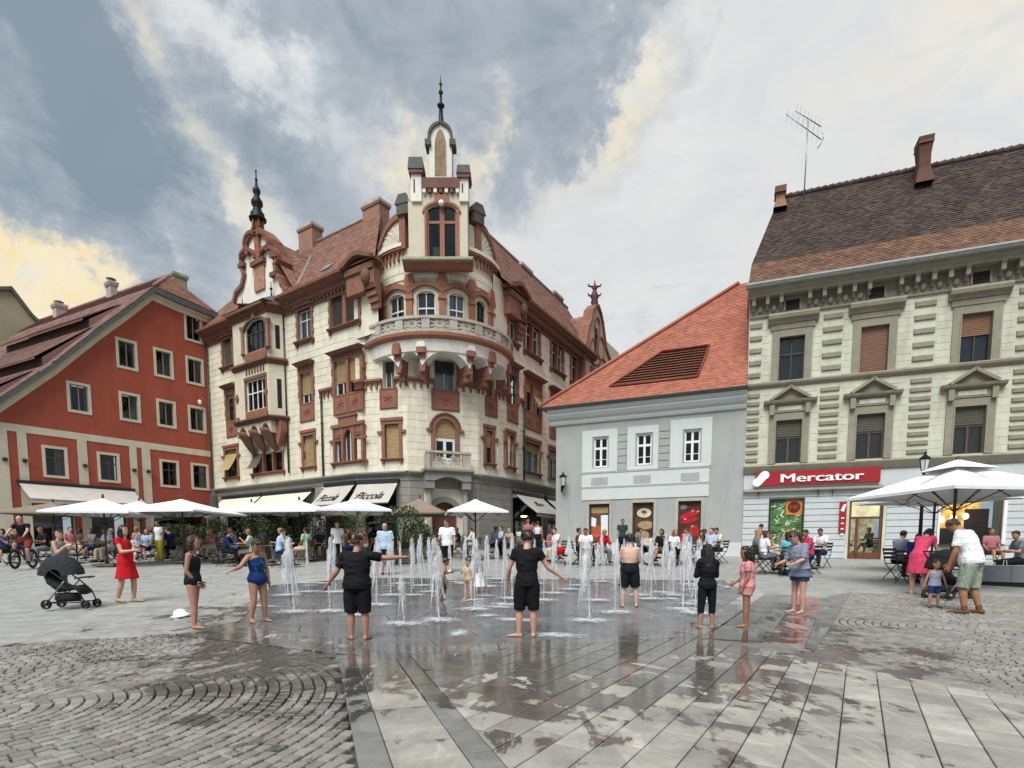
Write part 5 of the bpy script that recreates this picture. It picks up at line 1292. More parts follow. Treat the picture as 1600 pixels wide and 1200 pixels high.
mb = MB(); bx(mb, GY, 0, GY.len, Y0, gz(0, 28)+.55, 0, .04, M_['lightgrey']); part(mb, 'plinth', grey_house)
mb = MB(); H = vEv-vE
profile(mb, GY, -.35, GY.len, [(0, vE), (.1, vE+.02), (.16, vE+H*.18), (.16, vE+H*.35), (.3, vE+H*.42), (.42, vE+H*.62), (.42, vE+H*.78), (.5, vE+H*.8), (.55, vE+H*.98), (-.1, vE+H*.98)], lg)
part(mb, 'cornice', grey_house)
mb = MB(); profile(mb, GY, -.55, GY.len-.02, [(.5, vEv), (.66, vEv), (.74, vEv+.1), (.7, vEv+.16), (.5, vEv+.14)], M_['slate']); part(mb, 'gutter', grey_house)
def poster(i, r):
  u0, u1, v0, v1 = r; W, Hh = u1-u0, v1-v0; p = MB(); z = -.14
  fr = M_['dark_frame']
  for a, b, c, e in ((u0, u0+.09, v0, v1), (u1-.09, u1, v0, v1), (u0+.09, u1-.09, v1-.09, v1), (u0+.09, u1-.09, v0, v0+.09)): bx(p, GY, a, b, c, e, z-.04, z+.05, fr)
  for a, b, c, e in ((u0-.14, u0, v0, v1+.14), (u1, u1+.14, v0, v1+.14), (u0, u1, v1, v1+.14)): bx(p, GY, a, b, c, e, -.01, .05, M_['balc'])
  o = part(p, 'shop_window', grey_house, label=['shop window with a poster of white coffee cups', 'shop window with a poster of doughnuts', 'shop window with a poster of red peppers'][i])
  q = MB(); bgm = mat(('poster_brown', 'poster_choc', 'poster_redbrown')[i], ('5d4432', '4a3428', '5a2a28')[i], .4, .5, 2.5)
  q.quad(GY.pt(u0+.08, v0+.08, z-.02), GY.pt(u1-.08, v0+.08, z-.02), GY.pt(u1-.08, v1-.08, z-.02), GY.pt(u0+.08, v1-.08, z-.02), bgm)
  def ell(cx, cy, rx, ry, m, dz, rot=0, n=22, hole=0):
    c, s = cos(rot), sin(rot); cl = lambda u, v: (min(max(u, u0+.09), u1-.09), min(max(v, v0+.09), v1-.09))
    P = [(u0+W*cx+rx*W*cos(t)*c-ry*W*sin(t)*s, v0+Hh*cy+rx*W*cos(t)*s+ry*W*sin(t)*c) for t in [2*pi*k/n for k in range(n)]]
    P = [cl(*x) for x in P]; q.poly([GY.pt(u, v, z-.02+dz) for u, v in P], m)
  def pol(pts, m, dz): q.poly([GY.pt(u0+W*x, v0+Hh*y, z-.02+dz) for x, y in pts], m)
  if i == 0:
    pol([(.06, .93), (.94, .93), (.94, .80), (.06, .80)], mat('p_tan', 'a58a63', .5, .3, 8), .002)
    ell(.35, .40, .32, .28, mat('p_orange', 'b0563a', .5, .4, 5), .003)
    pol([(.58, .28), (.92, .28), (.94, .74), (.55, .74)], mat('p_cup', 'dfe4e6', .4, .05), .005); ell(.745, .74, .19, .03, mat('p_cup2', 'eef1f2', .4, 0), .006)
    pol([(.07, .52), (.30, .50), (.33, .68), (.07, .72)], mat('p_cup', 'dfe4e6'), .004)
  if i == 1:
    for cx, cy, rx, ry, ro, ml in ((.52, .78, .34, .22, -.15, 'p_cream'), (.62, .52, .40, .20, .7, 'p_dough'), (.25, .55, .24, .26, .2, 'p_dark'), (.45, .30, .34, .22, .5, 'p_dough'), (.75, .17, .26, .16, -.3, 'p_cream')):
      ell(cx, cy, rx, ry, mat(ml, {'p_cream': 'cfc3b2', 'p_dough': 'a58a6a', 'p_dark': '5b3d2b'}[ml], .4, .35, 9), .002+.002*cx)
    ell(.52, .80, .14, .09, mat('p_hole', '6b5240', .5, .3, 6), .006, -.15)
  if i == 2:
    rdm = mat('p_red', 'b0262c', .25, .35, 4); hl = mat('p_hl', 'e6c9c4', .3, .1)
    for cx, cy, rx, ry, ro in ((.5, .72, .48, .13, .35), (.45, .60, .45, .10, .2), (.7, .38, .26, .24, 0), (.3, .25, .25, .2, .3), (.75, .12, .2, .12, 0)): ell(cx, cy, rx, ry, rdm, .002+.001*cy, ro)
    for cx, cy in ((.62, .80), (.30, .63), (.62, .48), (.25, .31), (.85, .78)): ell(cx, cy, .06, .02, hl, .006, .4)
    ell(.18, .88, .2, .1, mat('p_glass', '7f8f86', .3, .4, 7), .005); ell(.55, .33, .08, .1, mat('p_leaf', '4c6a3c', .5, .3, 9), .006)
  attach(q.build('poster', None), o)
for i, r in enumerate(pw): poster(i, r)
pkG = (1154, 444); dpk = -4.6
ap = Vector(GY.pt(*yuv(pkG[0], pkG[1], dpk), dpk)); eA = Vector(GY.pt(-.75, vEv+.12, .72)); eB = Vector(GY.pt(GY.len, vEv+.12, .72))
ap2 = Vector(GY.pt(GY.len, 0, dpk)); ap2.z = ap.z;
mb = MB(); mb.poly([eA, eB, ap2, ap], M_['tile_orange']); lf = Vector(GY.pt(-.75, vEv+.12, -9)); mb.poly([eA, ap, lf], M_['tile_orange']); mb.quad(ap, ap2, Vector(GY.pt(GY.len, vEv+.12, -10)), lf, M_['tile_orange'])
t_n = (eB-eA).cross(ap-eA).normalized(); t_n = t_n if t_n.z > 0 else -t_n
def onroof(px, py):
  r = ray(px, py); k_ = (eA-O).dot(t_n)/r.dot(t_n); return O+r*k_
dq = [onroof(x, y) for x, y in ((953, 605), (1090, 590), (1109, 540), (1035, 550))]
def inq(p):
  s = None
  for a, b in zip(dq, dq[1:]+dq[:1]):
    c = (b-a).cross(p-a).dot(t_n)
    if s is None: s = c > 0
    elif (c > 0) != s: return False
  return True
tile_field(mb, eA, eB, ap2, ap, .19, .17, M_['tile_orange'], lift=.025, clip=lambda p: not inq(p), seed=50, jit=.003)
ro = part(mb, 'roof', grey_house)
mb = MB(); mb.tube([eA+t_n*.05, ap+t_n*.08], .09, M_['tile_orange'], 8); attach(mb.build('hip_tiles', None), ro)
lou = mat('louver_wood', 'a4644e', .6, .15, 5); do = MB()
do.poly([p+t_n*.01 for p in dq], M_['terracotta_dark'])
for a, b in zip(dq, dq[1:]+dq[:1]): do.tube([a+t_n*.06, b+t_n*.06], .05, mat('louver_frame', '7a4234', .6, .1), 6)
lo_ = part(do, 'roof_louver', grey_house)
n = 12
for i in range(n):
  t = (i+.5)/n; a, b = dq[0].lerp(dq[3], t), dq[1].lerp(dq[2], t); m_ = MB(); upv = (dq[3]-dq[0]).normalized(); upv = (upv-t_n*upv.dot(t_n)).normalized()*.075
  d2 = (b-a); vs = [a+t_n*.10-upv*1.0, b+t_n*.10-upv*1.0, b+t_n*.03+upv, a+t_n*.03+upv]; vs += [v-t_n*.02 for v in vs]
  m_.add(vs, [(0, 1, 2, 3), (7, 6, 5, 4), (0, 1, 5, 4), (2, 3, 7, 6)], lou); attach(m_.build('slat', None), lo_)
def lantern(mb, top, s=1.0, m=None):
  m = m or M_['black_iron']; x, y, z = top
  mb.lathe([(.02, z), (.05, z-.05*s), (.03, z-.09*s), (.22*s, z-.26*s), (.20*s, z-.29*s)], m, (x, y, 0), 6, False)
  mb.lathe([(.17*s, z-.30*s), (.10*s, z-.72*s)], M_['lamp_glass'], (x, y, 0), 6, False); mb.lathe([(.12*s, z-.72*s), (.10*s, z-.78*s), (.03, z-.88*s)], m, (x, y, 0), 6, False)
  for k_ in range(6):
    a = k_*pi/3; mb.tube([(x+.175*s*cos(a), y+.175*s*sin(a), z-.29*s), (x+.105*s*cos(a), y+.105*s*sin(a), z-.73*s)], .012*s, m, 4)
M_['lamp_glass'] = mat('lamp_glass', 'c9cfcd', .2, .05)
wl = empty('wall_lantern', GY.pt(.25, yuv(885, 770)[1], 0), label='black iron wall lantern on the left corner of the pale grey house', cat='lantern')
mb = MB(); q = GY.pt(*yuv(880, 737, .45), .45); lantern(mb, (q[0], q[1], q[2]), 1.0); part(mb, 'lantern_head', wl)
mb = MB(); b0 = Vector(GY.pt(.32, yuv(886, 768)[1], .02)); mb.tube([b0, b0+Vector((0, 0, .65))], .04, M_['black_iron']); q2 = Vector((q[0], q[1], q[2]-.86)); mb.tube([b0+Vector((0, 0, .45)), b0.lerp(q2, .5)+Vector((0, 0, -.02)), q2], .03, M_['black_iron']); mb.tube([b0+Vector((0, 0, .1)), b0.lerp(q2, .4)+Vector((0, 0, -.05)), b0.lerp(q2, .55)], .02, M_['black_iron'])
part(mb, 'bracket', wl)
# ---------------------------------------------------------------- yellowish three-storey house on the right
RR1 = hit(GR, nrm2(2190, -863), 1760); RH = Wall((GR[0]+.01, GR[1]), RR1)
right_house = empty('shop_house', (GR[0]+5, GR[1]-2, gz(0, 26)), label='pale yellow three storey house with olive stone window surrounds and a dark tiled roof', cat='building')
huv = lambda x, y, d=0.0: RH.uv(x, y, d)
Z0 = gz(0, 24)-.8
up3 = level([RH.rect(1217, 1256, 527, 598), RH.rect(1344, 1387, 508, 586), RH.rect(1500, 1549, 489, 571)])
lo3 = level([RH.rect(1212, 1251, 657, 724), RH.rect(1337, 1381, 646, 717), RH.rect(1489, 1539, 635, 708)])
step = ((up3[1][0]+up3[1][1])-(up3[0][0]+up3[0][1]))/2; step = ((up3[2][0]+up3[2][1])-(up3[0][0]+up3[0][1]))/4
for rs in (up3, lo3):
  even(rs); rs.append([rs[2][0]+step, rs[2][1]+step, rs[2][2], rs[2][3]])
vG = (huv(1160, 729)[1]+huv(1590, 713)[1])/2; vGb = vG-.22
vB = (huv(1160, 608)[1]+huv(1590, 561)[1])/2
vEv2 = (huv(1160, 465)[1]+huv(1595, 396)[1])/2; vFr = (huv(1165, 500)[1]+huv(1590, 440)[1])/2
dr_ = RH.rect(1326, 1379, 780, 864); dr_[2] = Z0
pwn = RH.rect(1203, 1253, 781, 850); shw = RH.rect(1468, 1566, 781, 850)
holes = [tuple(r) for r in up3+lo3]+[tuple(dr_), tuple(pwn), tuple(shw)]
yl, ol = M_['yellowish'], M_['olive']
mb = MB(); plain_wall(RH, 0, RH.len, Z0, vEv2, holes, .25, yl, mb, reveal=ol)
mb.quad(RH.pt(0, 0), RH.pt(0, 0, -7), RH.pt(0, vEv2, -7), RH.pt(0, vEv2), yl)
mb.quad(RH.pt(RH.len, 0), RH.pt(RH.len, 0, -12), RH.pt(RH.len, vEv2, -12), RH.pt(RH.len, vEv2), yl); part(mb, 'wall', right_house)
av = []
def strip_surround(mb, r, w, v1, d=.07):
  for a, b in ((r[0]-w, r[0]), (r[1], r[1]+w)): bx(mb, RH, a, b, r[2]-.02, r[3]+w, -.02, d, ol)
  bx(mb, RH, r[0], r[1], r[3], r[3]+w, -.02, d, ol)
  for a, b in ((r[0]-.05, r[0]), (r[1], r[1]+.05)): bx(mb, RH, a, b, r[2], r[3], d, d+.02, ol)
BB = {0: ('blue_window', 0), 1: ('b', 1.0), 2: ('b', .42), 3: ('b', .5)}
for i, r in enumerate(up3):
  w = window(right_house, RH, r, M_['dark_frame'] if i != 1 else M_['dark_frame'], cols=2, transom=[(.64, .08)], fw=.06, mull=.07, blind=BB[i][1], blindmat=M_['blind_brown'], dep=.2, curtain=None if i == 1 else (.5, .5, M_['curtain_grey']), lab=['upper window with bare glass', 'upper window with its brown blind fully down', 'upper window with brown blind half down', None][i])
  p = MB(); strip_surround(p, r, .3, 0)
  a, b = r[0]-.5, r[1]+.5; vh = r[3]+.42
  profile(p, RH, a+.12, b-.12, [(0, vh-.1), (.1, vh-.1), (.12, vh+.12), (0, vh+.12)], ol); profile(p, RH, a, b, [(0, vh+.12), (.16, vh+.14), (.22, vh+.26), (.34, vh+.32), (.38, vh+.46), (.30, vh+.56), (0, vh+.62)], ol)
  attach(p.build('stone_surround', None), w); av.append((r[0]-.34, r[1]+.34, vB-.1, r[3]+.35)); av.append((a, b, vh-.1, vh+.62))
for i, r in enumerate(lo3):
  w = window(right_house, RH, r, M_['wood_frame'], cols=2, transom=[(.60, .08)], fw=.06, mull=.09, blind=.38, blindmat=M_['blind_green'], dep=.2, curtain=(.5, .5, mat('curtain_drab', '9a9a88', .9, .15, 4)))
  p = MB(); strip_surround(p, r, .3, 0); a, b = r[0]-.55, r[1]+.55; vh = r[3]+.34
  bx(p, RH, r[0]-.3, r[1]+.3, vh, vh+.34, 0, .1, ol); bx(p, RH, r[0]+.05, r[1]-.05, vh+.08, vh+.26, .1, .12, yl)
  for c0 in (r[0]-.2, r[1]+.2): bx(p, RH, c0-.1, c0+.1, vh-.1, vh+.34, .1, .24, ol)
  profile(p, RH, a, b, [(0, vh+.34), (.2, vh+.36), (.3, vh+.42), (.34, vh+.52), (0, vh+.54)], ol)
  c0 = (r[0]+r[1])/2; hw = (b-a)*.34
  prism(p, RH, [(c0-hw, vh+.54), (c0+hw, vh+.54), (c0, vh+1.02)], 0, .14, ol)
  for s_ in (-1, 1): strip(p, RH, [(c0+s_*hw*1.08, vh+.56), (c0, vh+1.08)], .12, 0, .36, ol)
  attach(p.build('stone_surround', None), w); av.append((r[0]-.34, r[1]+.34, r[2]-.1, vh+.36)); av.append((a, b, vh+.3, vh+.6)); av.append((c0-hw*.8, c0+hw*.8, vh+.5, vh+1.0))
mb = MB(); profile(mb, RH, -.0, RH.len, [(0, vB-.14), (.07, vB-.12), (.16, vB-.02), (.18, vB+.06), (.1, vB+.12), (0, vB+.14)], ol)
part(mb, 'sill_course', right_house)
mb = MB(); profile(mb, RH, -.03, RH.len, [(0, vGb-.1), (.1, vGb-.08), (.2, vGb+.1), (.26, vG), (.2, vG+.06), (0, vG+.08)], ol); part(mb, 'string_course', right_house)
qc = []
cs = [(r[0]+r[1])/2 for r in up3]; mids = [(a+b)/2 for a, b in zip(cs, cs[1:])]
cols = [(0.03, .55)]+[(m-.38, m+.38) for m in mids]
qst = []
for a, b in cols:
  n = 9; h = (vB-.3-vG-.1)/n
  for i in range(n): qst.append((a, b, vG+.15+i*h+h*.22, vG+.15+i*h+h*.78))
  n = 5; h = (vFr-vB-.3)/n
  for i in range(n): qst.append((a, b, vB+.2+i*h+h*.30, vB+.2+i*h+h*.74))
for a, b, c, e in qst:
  mb = MB(); i_ = .03
  f = [(a, c), (b, c), (b, e), (a, e)]; g = [(a+i_, c+i_), (b-i_, c+i_), (b-i_, e-i_), (a+i_, e-i_)]
  mb.add([RH.pt(u, v, 0) for u, v in f]+[RH.pt(u, v, .07) for u, v in g], [(4, 5, 6, 7), (0, 1, 5, 4), (1, 2, 6, 5), (2, 3, 7, 6), (3, 0, 4, 7)], ol)
  part(mb, 'stone', right_house); av.append((a-.02, b+.02, c-.0, e+.0))
mb = MB(); blocks(RH, 0, RH.len, vG+.1, vB-.14, .30, 1.1, av, mb, yl, seed=61, proud=.012, gap=.012); blocks(RH, 0, RH.len, vB+.14, vFr-.02, .30, 1.1, av, mb, yl, seed=62, proud=.012, gap=.012)
part(mb, 'masonry_blocks', right_house, kind='stuff')
mb = MB(); bx(mb, RH, 0, RH.len, vFr, vEv2-.3, 0, .03, ol); bx(mb, RH, 0, RH.len, vFr-.02, vFr+.06, 0, .1, ol)
part(mb, 'frieze', right_house)
HF = vEv2-.3-vFr; nb = 24; stp = RH.len/nb; k_ = 0
vents = [huv((a+b)/2, 470)[0] for a, b in ((1228, 1249), (1358, 1379), (1517, 1542))]; vents.append(vents[2]+step)
ub = .15
st2 = .56
while ub < RH.len-.2:
  if not any(abs(ub-v) < .3 for v in vents):
    mb = MB(); bx(mb, RH, ub-.075, ub+.075, vEv2-.62, vEv2-.3, .03, .42, yl if 0 else ol); bx(mb, RH, ub-.06, ub+.06, vFr+.25, vEv2-.62, .03, .2, ol); bx(mb, RH, ub-.085, ub+.085, vEv2-.36, vEv2-.302, .03, .46, ol); part(mb, 'bracket', right_house)
    if not any(abs(ub+st2/2-v) < .45 for v in vents):
      mb = MB(); q = RH.pt(ub+st2/2, vFr+HF*.42, .03); mb.sphere(q, .13, .13, .18, ol, 8, 5); part(mb, 'rosette', right_house)
  ub += st2
for v in vents:
  mb = MB(); bx(mb, RH, v-.28, v+.28, vFr+HF*.2, vFr+HF*.78, .03, .05, M_['interior']);
  for a in (v-.34, v+.28): bx(mb, RH, a, a+.06, vFr+HF*.14, vFr+HF*.84, .03, .1, ol)
  for i in range(4): bx(mb, RH, v-.28, v+.28, vFr+HF*(.25+.14*i), vFr+HF*(.28+.14*i), .05, .08, M_['dark_frame'])
  part(mb, 'attic_vent', right_house)
mb = MB(); profile(mb, RH, -.12, RH.len, [(0, vEv2-.3), (.48, vEv2-.3), (.52, vEv2-.2), (.62, vEv2-.14), (.66, vEv2), (0, vEv2)], ol); part(mb, 'cornice', right_house)
mb = MB(); profile(mb, RH, -.2, RH.len, [(.62, vEv2), (.80, vEv2), (.88, vEv2+.12), (.86, vEv2+.2), (.62, vEv2+.2)], M_['gutter']); part(mb, 'gutter', right_house)
e0 = Vector(RH.pt(-.12, vEv2+.18, .75)); e1 = Vector(RH.pt(RH.len, vEv2+.18, .75))
dR = -5.0; uvt = huv(1228, 312, dR); uvt2 = huv(1600, 228, dR); vRt = (uvt[1]+uvt2[1])/2
t0 = Vector(RH.pt(uvt[0]-.35, vRt, dR)); t1 = Vector(RH.pt(RH.len, vRt, dR))
fm = .30; dM = .75+(dR-.75)*fm; um = huv(1178, 414, dM); um2 = huv(1599, 339, dM); vm_ = (um[1]+um2[1])/2
m0 = Vector(RH.pt(um[0]-.1, vm_, dM)); m1 = Vector(RH.pt(RH.len, vm_, dM))
mb = MB(); mb.quad(e0, e1, m1, m0, M_['tile_brown']); mb.quad(m0, m1, t1, t0, M_['tile_dark'])
mb.quad(t0, t1, Vector(RH.pt(RH.len, vEv2, -12)), Vector(RH.pt(0, vEv2, -12)), M_['tile_dark'])
tile_field(mb, e0, e1, m1, m0, .20, .17, M_['tile_brown'], lift=.03, seed=71); part(mb, 'brown_roof_tiles', right_house, kind='stuff')
mb = MB(); tile_field(mb, m0, m1, t1, t0, .20, .17, M_['tile_dark'], lift=.03, seed=72, jit=.012); part(mb, 'dark_roof_tiles', right_house, kind='stuff')
mb = MB()
n = 40
for i in range(n): a, b = t0.lerp(t1, i/n), t0.lerp(t1, (i+1.08)/n); mb.tube([a+Vector((0, 0, .02)), b+Vector((0, 0, .07))], [.13, .15], M_['tile_dark'], 7)
part(mb, 'ridge_tiles', right_house, kind='stuff')
mb = MB(); mb.poly([Vector(RH.pt(0, vEv2, 0)), e0, m0, t0, Vector(RH.pt(0, vEv2, -12))], M_['chimney']); part(mb, 'gable_wall', right_house)
def flare_chimney(x0, x1, yt, yb, d, m):
  a, b = huv(x0, yb, d)[0], huv(x1, yb, d)[0]; v1 = huv((x0+x1)/2, yt, d)[1]; v0 = huv((x0+x1)/2, yb, d)[1]; h = v1-v0; c0 = (a+b)/2; w = (b-a)/2
  mb = MB()
  mb.add([RH.pt(c0+s*w*k_, v, d+dd*q) for v, k_, dd in ((v0-.3, 1.25, .55), (v0+h*.25, .8, .32), (v0+h*.55, .78, .32), (v1, 1.05, .42)) for s, q in ((-1, 1), (1, 1), (1, -1), (-1, -1))],
      [(i*4+j, i*4+(j+1) % 4, i*4+4+(j+1) % 4, i*4+4+j) for i in range(3) for j in range(4)]+[(12, 13, 14, 15)], m)
  bx(mb, RH, c0-w*1.02, c0+w*1.02, v1-.3, v1-.22, d-.44, d+.44, M_['terracotta_dark'])
  return part(mb, 'chimney', right_house)
flare_chimney(1429, 1452, 221, 283, -4.0, mat('chimney_dark', '5d4038', .85, .2, 5)); flare_chimney(1210, 1227, 297, 322, -4.3, M_['tile_brown'])
ant = empty('roof_aerial', Vector(RH.pt(huv(1256, 305, -4.6)[0], huv(1256, 305, -4.6)[1], -4.6)), label='thin television aerial on a mast on the dark tiled ridge', cat='aerial')
mb = MB(); q0 = Vector(RH.pt(*huv(1256, 312, -4.6), -4.6)); q1 = Vector(RH.pt(*huv(1263, 184, -4.6), -4.6)); mb.tube([q0, q1], .03, M_['zinc'], 6); part(mb, 'mast', ant)
ax = lambda px, py, d=-4.6: Vector(RH.pt(*huv(px, py, d), d))
for (a, b) in (((1228, 178), (1283, 218)), ((1243, 173), (1283, 198))):
  mb = MB(); A, B = ax(*a, -4.3), ax(*b, -4.9); mb.tube([A, B], .025, M_['zinc'], 5)
  for i in range(7): c0 = A.lerp(B, (i+.3)/7); nn_ = Vector((RH.n.x, RH.n.y, 0))*.0+Vector((0, 0, .0)); dv_ = Vector((RH.n.x*.5, RH.n.y*.5, .0)); mb.tube([c0-dv_, c0+dv_], .005, M_['zinc'], 4)
  part(mb, 'boom', ant)
mb = MB(); mb.tube([ax(1285, 207), ax(1286, 217), ax(1283, 224), ax(1277, 232)], .025, M_['zinc'], 5); part(mb, 'reflector', ant)
mb = MB(); sd = M_['siding']
uS = huv(1156, 800)[0]; av2 = [(dr_[0]-.12, dr_[1]+.12, Z0, dr_[3]+.12), (pwn[0]-.08, pwn[1]+.08, pwn[2]-.05, pwn[3]+.08), (shw[0]-.1, shw[1]+.1, shw[2]-.1, shw[3]+.1)]
vSg0, vSg1 = (huv(1178, 760)[1]+huv(1375, 753)[1])/2, (huv(1178, 739)[1]+huv(1375, 731)[1])/2
vlg = (huv(1160, 770)[1]+huv(1375, 763)[1])/2
nb = round((vlg-Z0)/.27); h = (vlg-Z0)/nb
for i in range(nb):
  a, b = Z0+i*h, Z0+(i+1)*h; spans = [(0.02, RH.len)]
  for q in av2:
    if q[3] <= a or q[2] >= b: continue
    spans = [x for s0, s1 in spans for x in ((s0, min(s1, q[0])), (max(s0, q[1]), s1)) if x[1]-x[0] > .05]
  for s0, s1 in spans:
    p = MB(); profile(p, RH, s0, s1, [(0, a+.01), (.045, a+.02), (.045, b-.02), (0, b-.01)], sd); part(p, 'plank', right_house)
mb = MB(); bx(mb, RH, 0, RH.len, vlg+.02, vGb-.1, 0, .03, sd); part(mb, 'fascia', right_house)
mb = MB(); us1 = huv(1379, 760)[0]; profile(mb, RH, 0, us1, [(.03, vlg-.04), (.25, vlg), (.25, vlg+.05), (.03, vlg+.16)], ol)
for px in (1185, 1278, 1300): u = huv(px, 770)[0]; prism(mb, RH, [(u-.03, vlg), (u+.03, vlg), (u, vlg-.28)], .1, .16, M_['metal_dark'])
part(mb, 'sign_ledge', right_house, kind='stuff')
sg = empty('shop_sign', RH.pt(huv(1178, 750)[0], vSg0, .1), label='long red shop sign with white lettering and a white twin-lobed emblem', cat='sign')
s0, s1 = huv(1180, 745)[0], huv(1374, 745)[0]
mb = MB(); bx(mb, RH, s0, s1, vSg0, vSg1, .05, .2, M_['sign_red']); part(mb, 'sign_board', sg)
def text_on(S, txt, u, v, size, d, m, parent, name='lettering', width=None, shear=0.0, extr=.012, slope=0.0, off=0.0):
  cu = bpy.data.curves.new(name, 'FONT'); cu.body = txt; cu.size = size; cu.extrude = extr; cu.shear = shear; cu.align_x = 'LEFT'; cu.align_y = 'BOTTOM_BASELINE'; cu.offset = off
  o = bpy.data.objects.new(name, cu); C.objects.link(o); dg = bpy.context.evaluated_depsgraph_get(); me = bpy.data.meshes.new_from_object(o.evaluated_get(dg)); bpy.data.objects.remove(o)
  co = np.zeros(len(me.vertices)*3); me.vertices.foreach_get('co', co); co = co.reshape(-1, 3); w0 = co[:, 0].max()-co[:, 0].min(); k_ = (width/w0) if width else 1
  sgn = 1
  for i, vv in enumerate(me.vertices):
    x, y, z = co[i]; x = (x-co[:, 0].min())*k_; vv.co = Vector(S.pt(u+x, v+y+slope*x, d+z))
  me.materials.clear(); me.materials.append(m); o = bpy.data.objects.new(name, me); C.objects.link(o)
  if parent: attach(o, parent)
  return o
uT0, uT1 = huv(1220, 745)[0], huv(1348, 742)[0]; hh = vSg1-vSg0
for du_, dz_ in ((-.022, 0), (0, .002), (.022, .004)): text_on(RH, 'Mercator', uT0+du_, vSg0+hh*.2, hh*.86, .225+dz_, M_['sign_white'], sg, width=uT1-uT0, extr=.022)
mb = MB(); eu = huv(1189, 748)[0];
for du, dv_, r_ in ((-.17, -.15, .19), (.15, .17, .19)): prism(mb, RH, [(eu+du+r_*cos(t), vSg0+hh*.5+dv_+r_*1.0*sin(t)) for t in [k_*pi/8 for k_ in range(16)]], .2, .225+.01*du, M_['sign_white'])
prism(mb, RH, [(eu-.22, vSg0+hh*.5+.02), (eu-.02, vSg0+hh*.5-.28), (eu+.22, vSg0+hh*.5+.0), (eu+.0, vSg0+hh*.5+.30)], .2, .224, M_['sign_white'])
part(mb, 'emblem', sg)
p = MB()
for a, b, c, e in ((pwn[0]-.06, pwn[0], pwn[2], pwn[3]), (pwn[1], pwn[1]+.06, pwn[2], pwn[3]), (pwn[0]-.06, pwn[1]+.06, pwn[3], pwn[3]+.06)): bx(p, RH, a, b, c, e, -.02, .07, M_['black_print'])
o = part(p, 'shop_window', right_house, label='shop window with a green leafy poster')
q = MB(); ga = mat('p_green', '4e7040', .5, .7, 9, detail=10); z = -.05
q.quad(RH.pt(pwn[0], pwn[2], z), RH.pt(pwn[1], pwn[2], z), RH.pt(pwn[1], pwn[3], z), RH.pt(pwn[0], pwn[3], z), ga)
rn = random.Random(4); W, Hh = pwn[1]-pwn[0], pwn[3]-pwn[2]
for i in range(60):
  cx, cy = pwn[0]+W*rn.uniform(.1, .9), pwn[2]+Hh*rn.uniform(.1, .92); an = rn.uniform(0, pi); l, w_ = .16, .035
  c_, s_ = cos(an), sin(an); mm = [mat('p_g1', '8fb07c', .5, .2), mat('p_g2', '2d4526', .5, .2), mat('p_g3', 'c9d6bd', .5, .2)][i % 3]
  q.poly([RH.pt(cx+l*c_*a-w_*s_*b, cy+l*s_*a+w_*c_*b, z+.002+i*.0003) for a, b in ((-1, 0), (0, 1), (1, 0), (0, -1))], mm)
a, b = pwn[0]+W*.48, pwn[1]; q.poly([RH.pt(a, pwn[3]-Hh*.34, z+.03), RH.pt(b, pwn[3]-Hh*.34, z+.03), RH.pt(b, pwn[3], z+.03), RH.pt(a, pwn[3], z+.03)], mat('p_or', 'c07a3c', .5, .1))
q.poly([RH.pt((a+b)/2+.26*cos(t), pwn[3]-Hh*.17+.26*sin(t), z+.035) for t in [k_*pi/10 for k_ in range(20)]], mat('p_dk', '4a2418', .5, .1))
attach(q.build('poster', None), o)
text_on(RH, 'M!', (a+b)/2-.17, pwn[3]-Hh*.17-.12, .32, z+.045, mat('p_m', 'c0392b', .5, .05), o, width=.32, extr=.002)
bn = empty('door_banner', RH.pt(huv(1316, 800)[0], huv(1316, 832)[1], .1), label='narrow red vertical banner beside the shop door', cat='banner')
r = RH.rect(1310.5, 1321.5, 784, 832); mb = MB(); bx(mb, RH, r[0], r[1], r[2], r[3], .08, .12, M_['sign_red']); part(mb, 'panel', bn)
mb = MB()
for i in range(4): bx(mb, RH, r[0]+.08, r[1]-.08, r[3]-.75-.24*i, r[3]-.69-.24*i, .12, .123, M_['sign_white'])
prism(mb, RH, [(r[0]+.04, r[3]-.4), (r[1]-.1, r[3]-.45), (r[1]-.02, r[3]-.1), (r[0]+.14, r[3]-.14)], .12, .124, M_['sign_white']); part(mb, 'print', bn, kind='stuff')
p = MB(); u0, u1, v0, v1 = dr_; vt = v1-.75; wd = M_['door_wood']; gl = MB()
for a, b, c, e in ((u0, u0+.1, v0, v1), (u1-.1, u1, v0, v1), (u0+.1, u1-.1, v1-.1, v1), (u0+.1, u1-.1, vt-.1, vt), ((u0+u1)/2-.35, (u0+u1)/2-.25, v0, vt-.1), (u0+.1, u1-.1, v0, v0+1.1)): bx(p, RH, a, b, c, e, -.2, -.1, wd)
o = part(p, 'shop_door', right_house)
q = MB(); bx(q, RH, u0, u1, vt, v1, -.5, -.45, M_['lamp_soft']); bx(q, RH, u0, u1, v0, vt, -1.6, -1.55, mat('shop_inside', (.30, .28, .16), .7, .7, 4, emit=1.3)); attach(q.build('lit_interior', None), o)
q = MB(); q.quad(RH.pt(u0, v0, -.15), RH.pt(u1, v0, -.15), RH.pt(u1, v1, -.15), RH.pt(u0, v1, -.15), glass_mat()); attach(q.build('pane', None), o)
p = MB(); u0, u1, v0, v1 = shw
for a, b, c, e in ((u0-.08, u0, v0, v1), (u1, u1+.12, v0, v1), (u0, u1, v1, v1+.1)): bx(p, RH, a, b, c, e, -.05, .08, M_['white_frame'])
bx(p, RH, u0, u1, v0-.1, v0, -.1, .12, M_['dark_frame'])
o = part(p, 'cafe_window', right_house, label='wide cafe window glowing orange inside')
